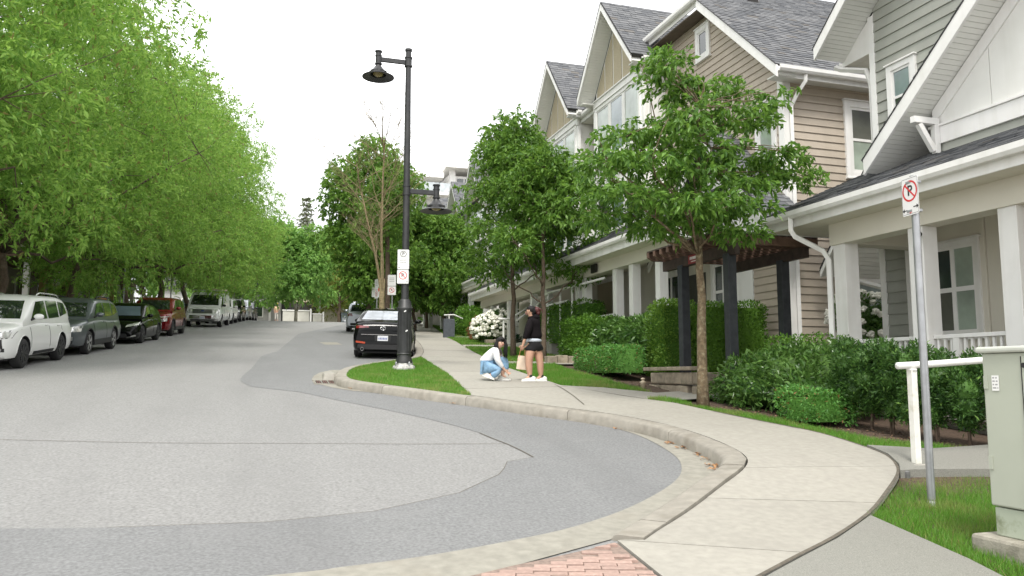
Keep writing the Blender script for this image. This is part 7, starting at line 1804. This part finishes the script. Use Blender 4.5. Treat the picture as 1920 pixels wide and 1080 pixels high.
S.chain(a[2], [(-.0, -.14, .595, .088), (.03, -.172, .40, .064), (.14, -.12, .245, .042)]); S.chain(a[2], [(.02, .135, .595, .072), (.12, .155, .40, .056), (.18, .055, .25, .042)]); skin('top', S.V, S.E, M_SHIRTW, W2)
S = Skel(); a = S.chain(None, [(-.23, .02, .265, (.135, .135))]); S.chain(a[0], [(-.18, -.10, .255, .115), (.085, -.125, .215, .085), (-.0, -.125, .13, .085), (-.10, -.115, .085, .072)]); S.chain(a[0], [(-.16, .12, .29, .115), (.18, .08, .435, .090), (.175, .065, .30, .092), (.155, .055, .17, .10)]); skin('jeans', S.V, S.E, M_JEAN, W2)
blob('hair', W2, [((.098, -.012, .785), (.088, .082, .075)), ((.07, .02, .74), (.075, .07, .09)), ((.135, -.095, .808), (.045, .022, .018))], M_HAIR, .03)
strands('hair_strand', W2, [(.03, -.05, .80), (.005, -.08, .70), (.02, -.10, .58), (.04, -.11, .46)], M_HAIR, 34, .009, .022, 5); strands('hair_strand', W2, [(.175, -.02, .79), (.20, -.05, .68), (.195, -.06, .56), (.19, -.06, .46)], M_HAIR, 30, .009, .018, 6); strands('hair_strand', W2, [(.05, .05, .80), (.0, .06, .68), (-.02, .05, .55)], M_HAIR, 26, .010, .03, 7)
shoe(W2, -.145, -.115, .03, (1, -.1), .25, .35); shoe(W2, .17, .035, 0, (1, -.2), .26)
# --- two distant people
def passer(name, label, x, y, z, top, leg, hat=None, rz=0., hair=None):
    t = empty(name, (x, y, z), label, 'person', None, rz); S = Skel()
    a = S.chain(None, [(0, 0, .92, (.15, .11)), (0, 0, 1.15, (.14, .11)), (0, 0, 1.38, (.15, .10)), (0, 0, 1.50, .055), (0, -.01, 1.60, .09), (0, 0, 1.68, .075)])
    g = S.chain(a[2], [(-.18, 0, 1.40, .055), (-.24, -.02, 1.14, .042), (-.22, -.12, .92, .03)]); S.hand(g[-1], (-.22, -.13, .88), (0, -.2, -1), (1, 0, 0)); g = S.chain(a[2], [(.18, 0, 1.40, .055), (.25, -.05, 1.16, .042), (.20, -.22, 1.05, .03)]); S.hand(g[-1], (.2, -.25, 1.04), (0, -1, .1), (-1, 0, 0))
    S.chain(a[0], [(-.09, 0, .82, .09), (-.10, -.01, .48, .062), (-.10, .02, .10, .042), (-.10, -.08, .04, .036)]); S.chain(a[0], [(.09, 0, .82, .09), (.11, -.05, .48, .062), (.11, -.02, .10, .042), (.11, -.12, .04, .036)]); skin('body', S.V, S.E, M_SKIN, t, 1)
    S = Skel(); a = S.chain(None, [(0, 0, .92, (.165, .13)), (0, 0, 1.15, (.16, .13)), (0, 0, 1.38, (.165, .12)), (0, 0, 1.47, .075)]); S.chain(a[2], [(-.18, 0, 1.40, .07), (-.24, -.02, 1.16, .056)]); S.chain(a[2], [(.18, 0, 1.40, .07), (.25, -.05, 1.18, .056)]); skin('top', S.V, S.E, top, t, 1)
    S = Skel(); a = S.chain(None, [(0, 0, .93, (.16, .125))]); S.chain(a[0], [(-.09, 0, .82, .105), (-.10, -.01, .48, .078), (-.10, .02, .12, .065)]); S.chain(a[0], [(.09, 0, .82, .105), (.11, -.05, .48, .078), (.11, -.02, .12, .065)]); skin('trousers', S.V, S.E, leg, t, 1)
    face(t, (0, -.01, 1.61), (0, -1, 0), .085); blob('hair', t, [((0, .02, 1.65), (.092, .095, .085))], M_HAIR)
    if hat: mb = MB(); mb.lathe([(.16, 1.685), (.105, 1.70), (.10, 1.76), (.06, 1.80), (0, 1.81)], (0, 0, 0), 14); o = mb.build('hat', hat, None, True); o.parent = t
    return t
M_HIVIS = mat('hivis_yellow', (.62, .48, .05), .8, .05); M_TROU = mat('trousers_pale', (.55, .52, .48), .85, .05); M_NAVY = mat('navy', (.03, .04, .07), .85)
passer('person', 'distant pedestrian in yellow hat and pale clothes at the top of the street', 1.35, 80.4, gz(80)+.25, mat('top_peach', (.62, .48, .30), .8), M_TROU, M_HIVIS)
passer('person', 'worker in yellow cap standing behind the black and red cars', lk(37.2)-1.1, 37.2, gz(37)+.14, mat('top_orange', (.45, .20, .06), .8), M_NAVY, M_HIVIS)
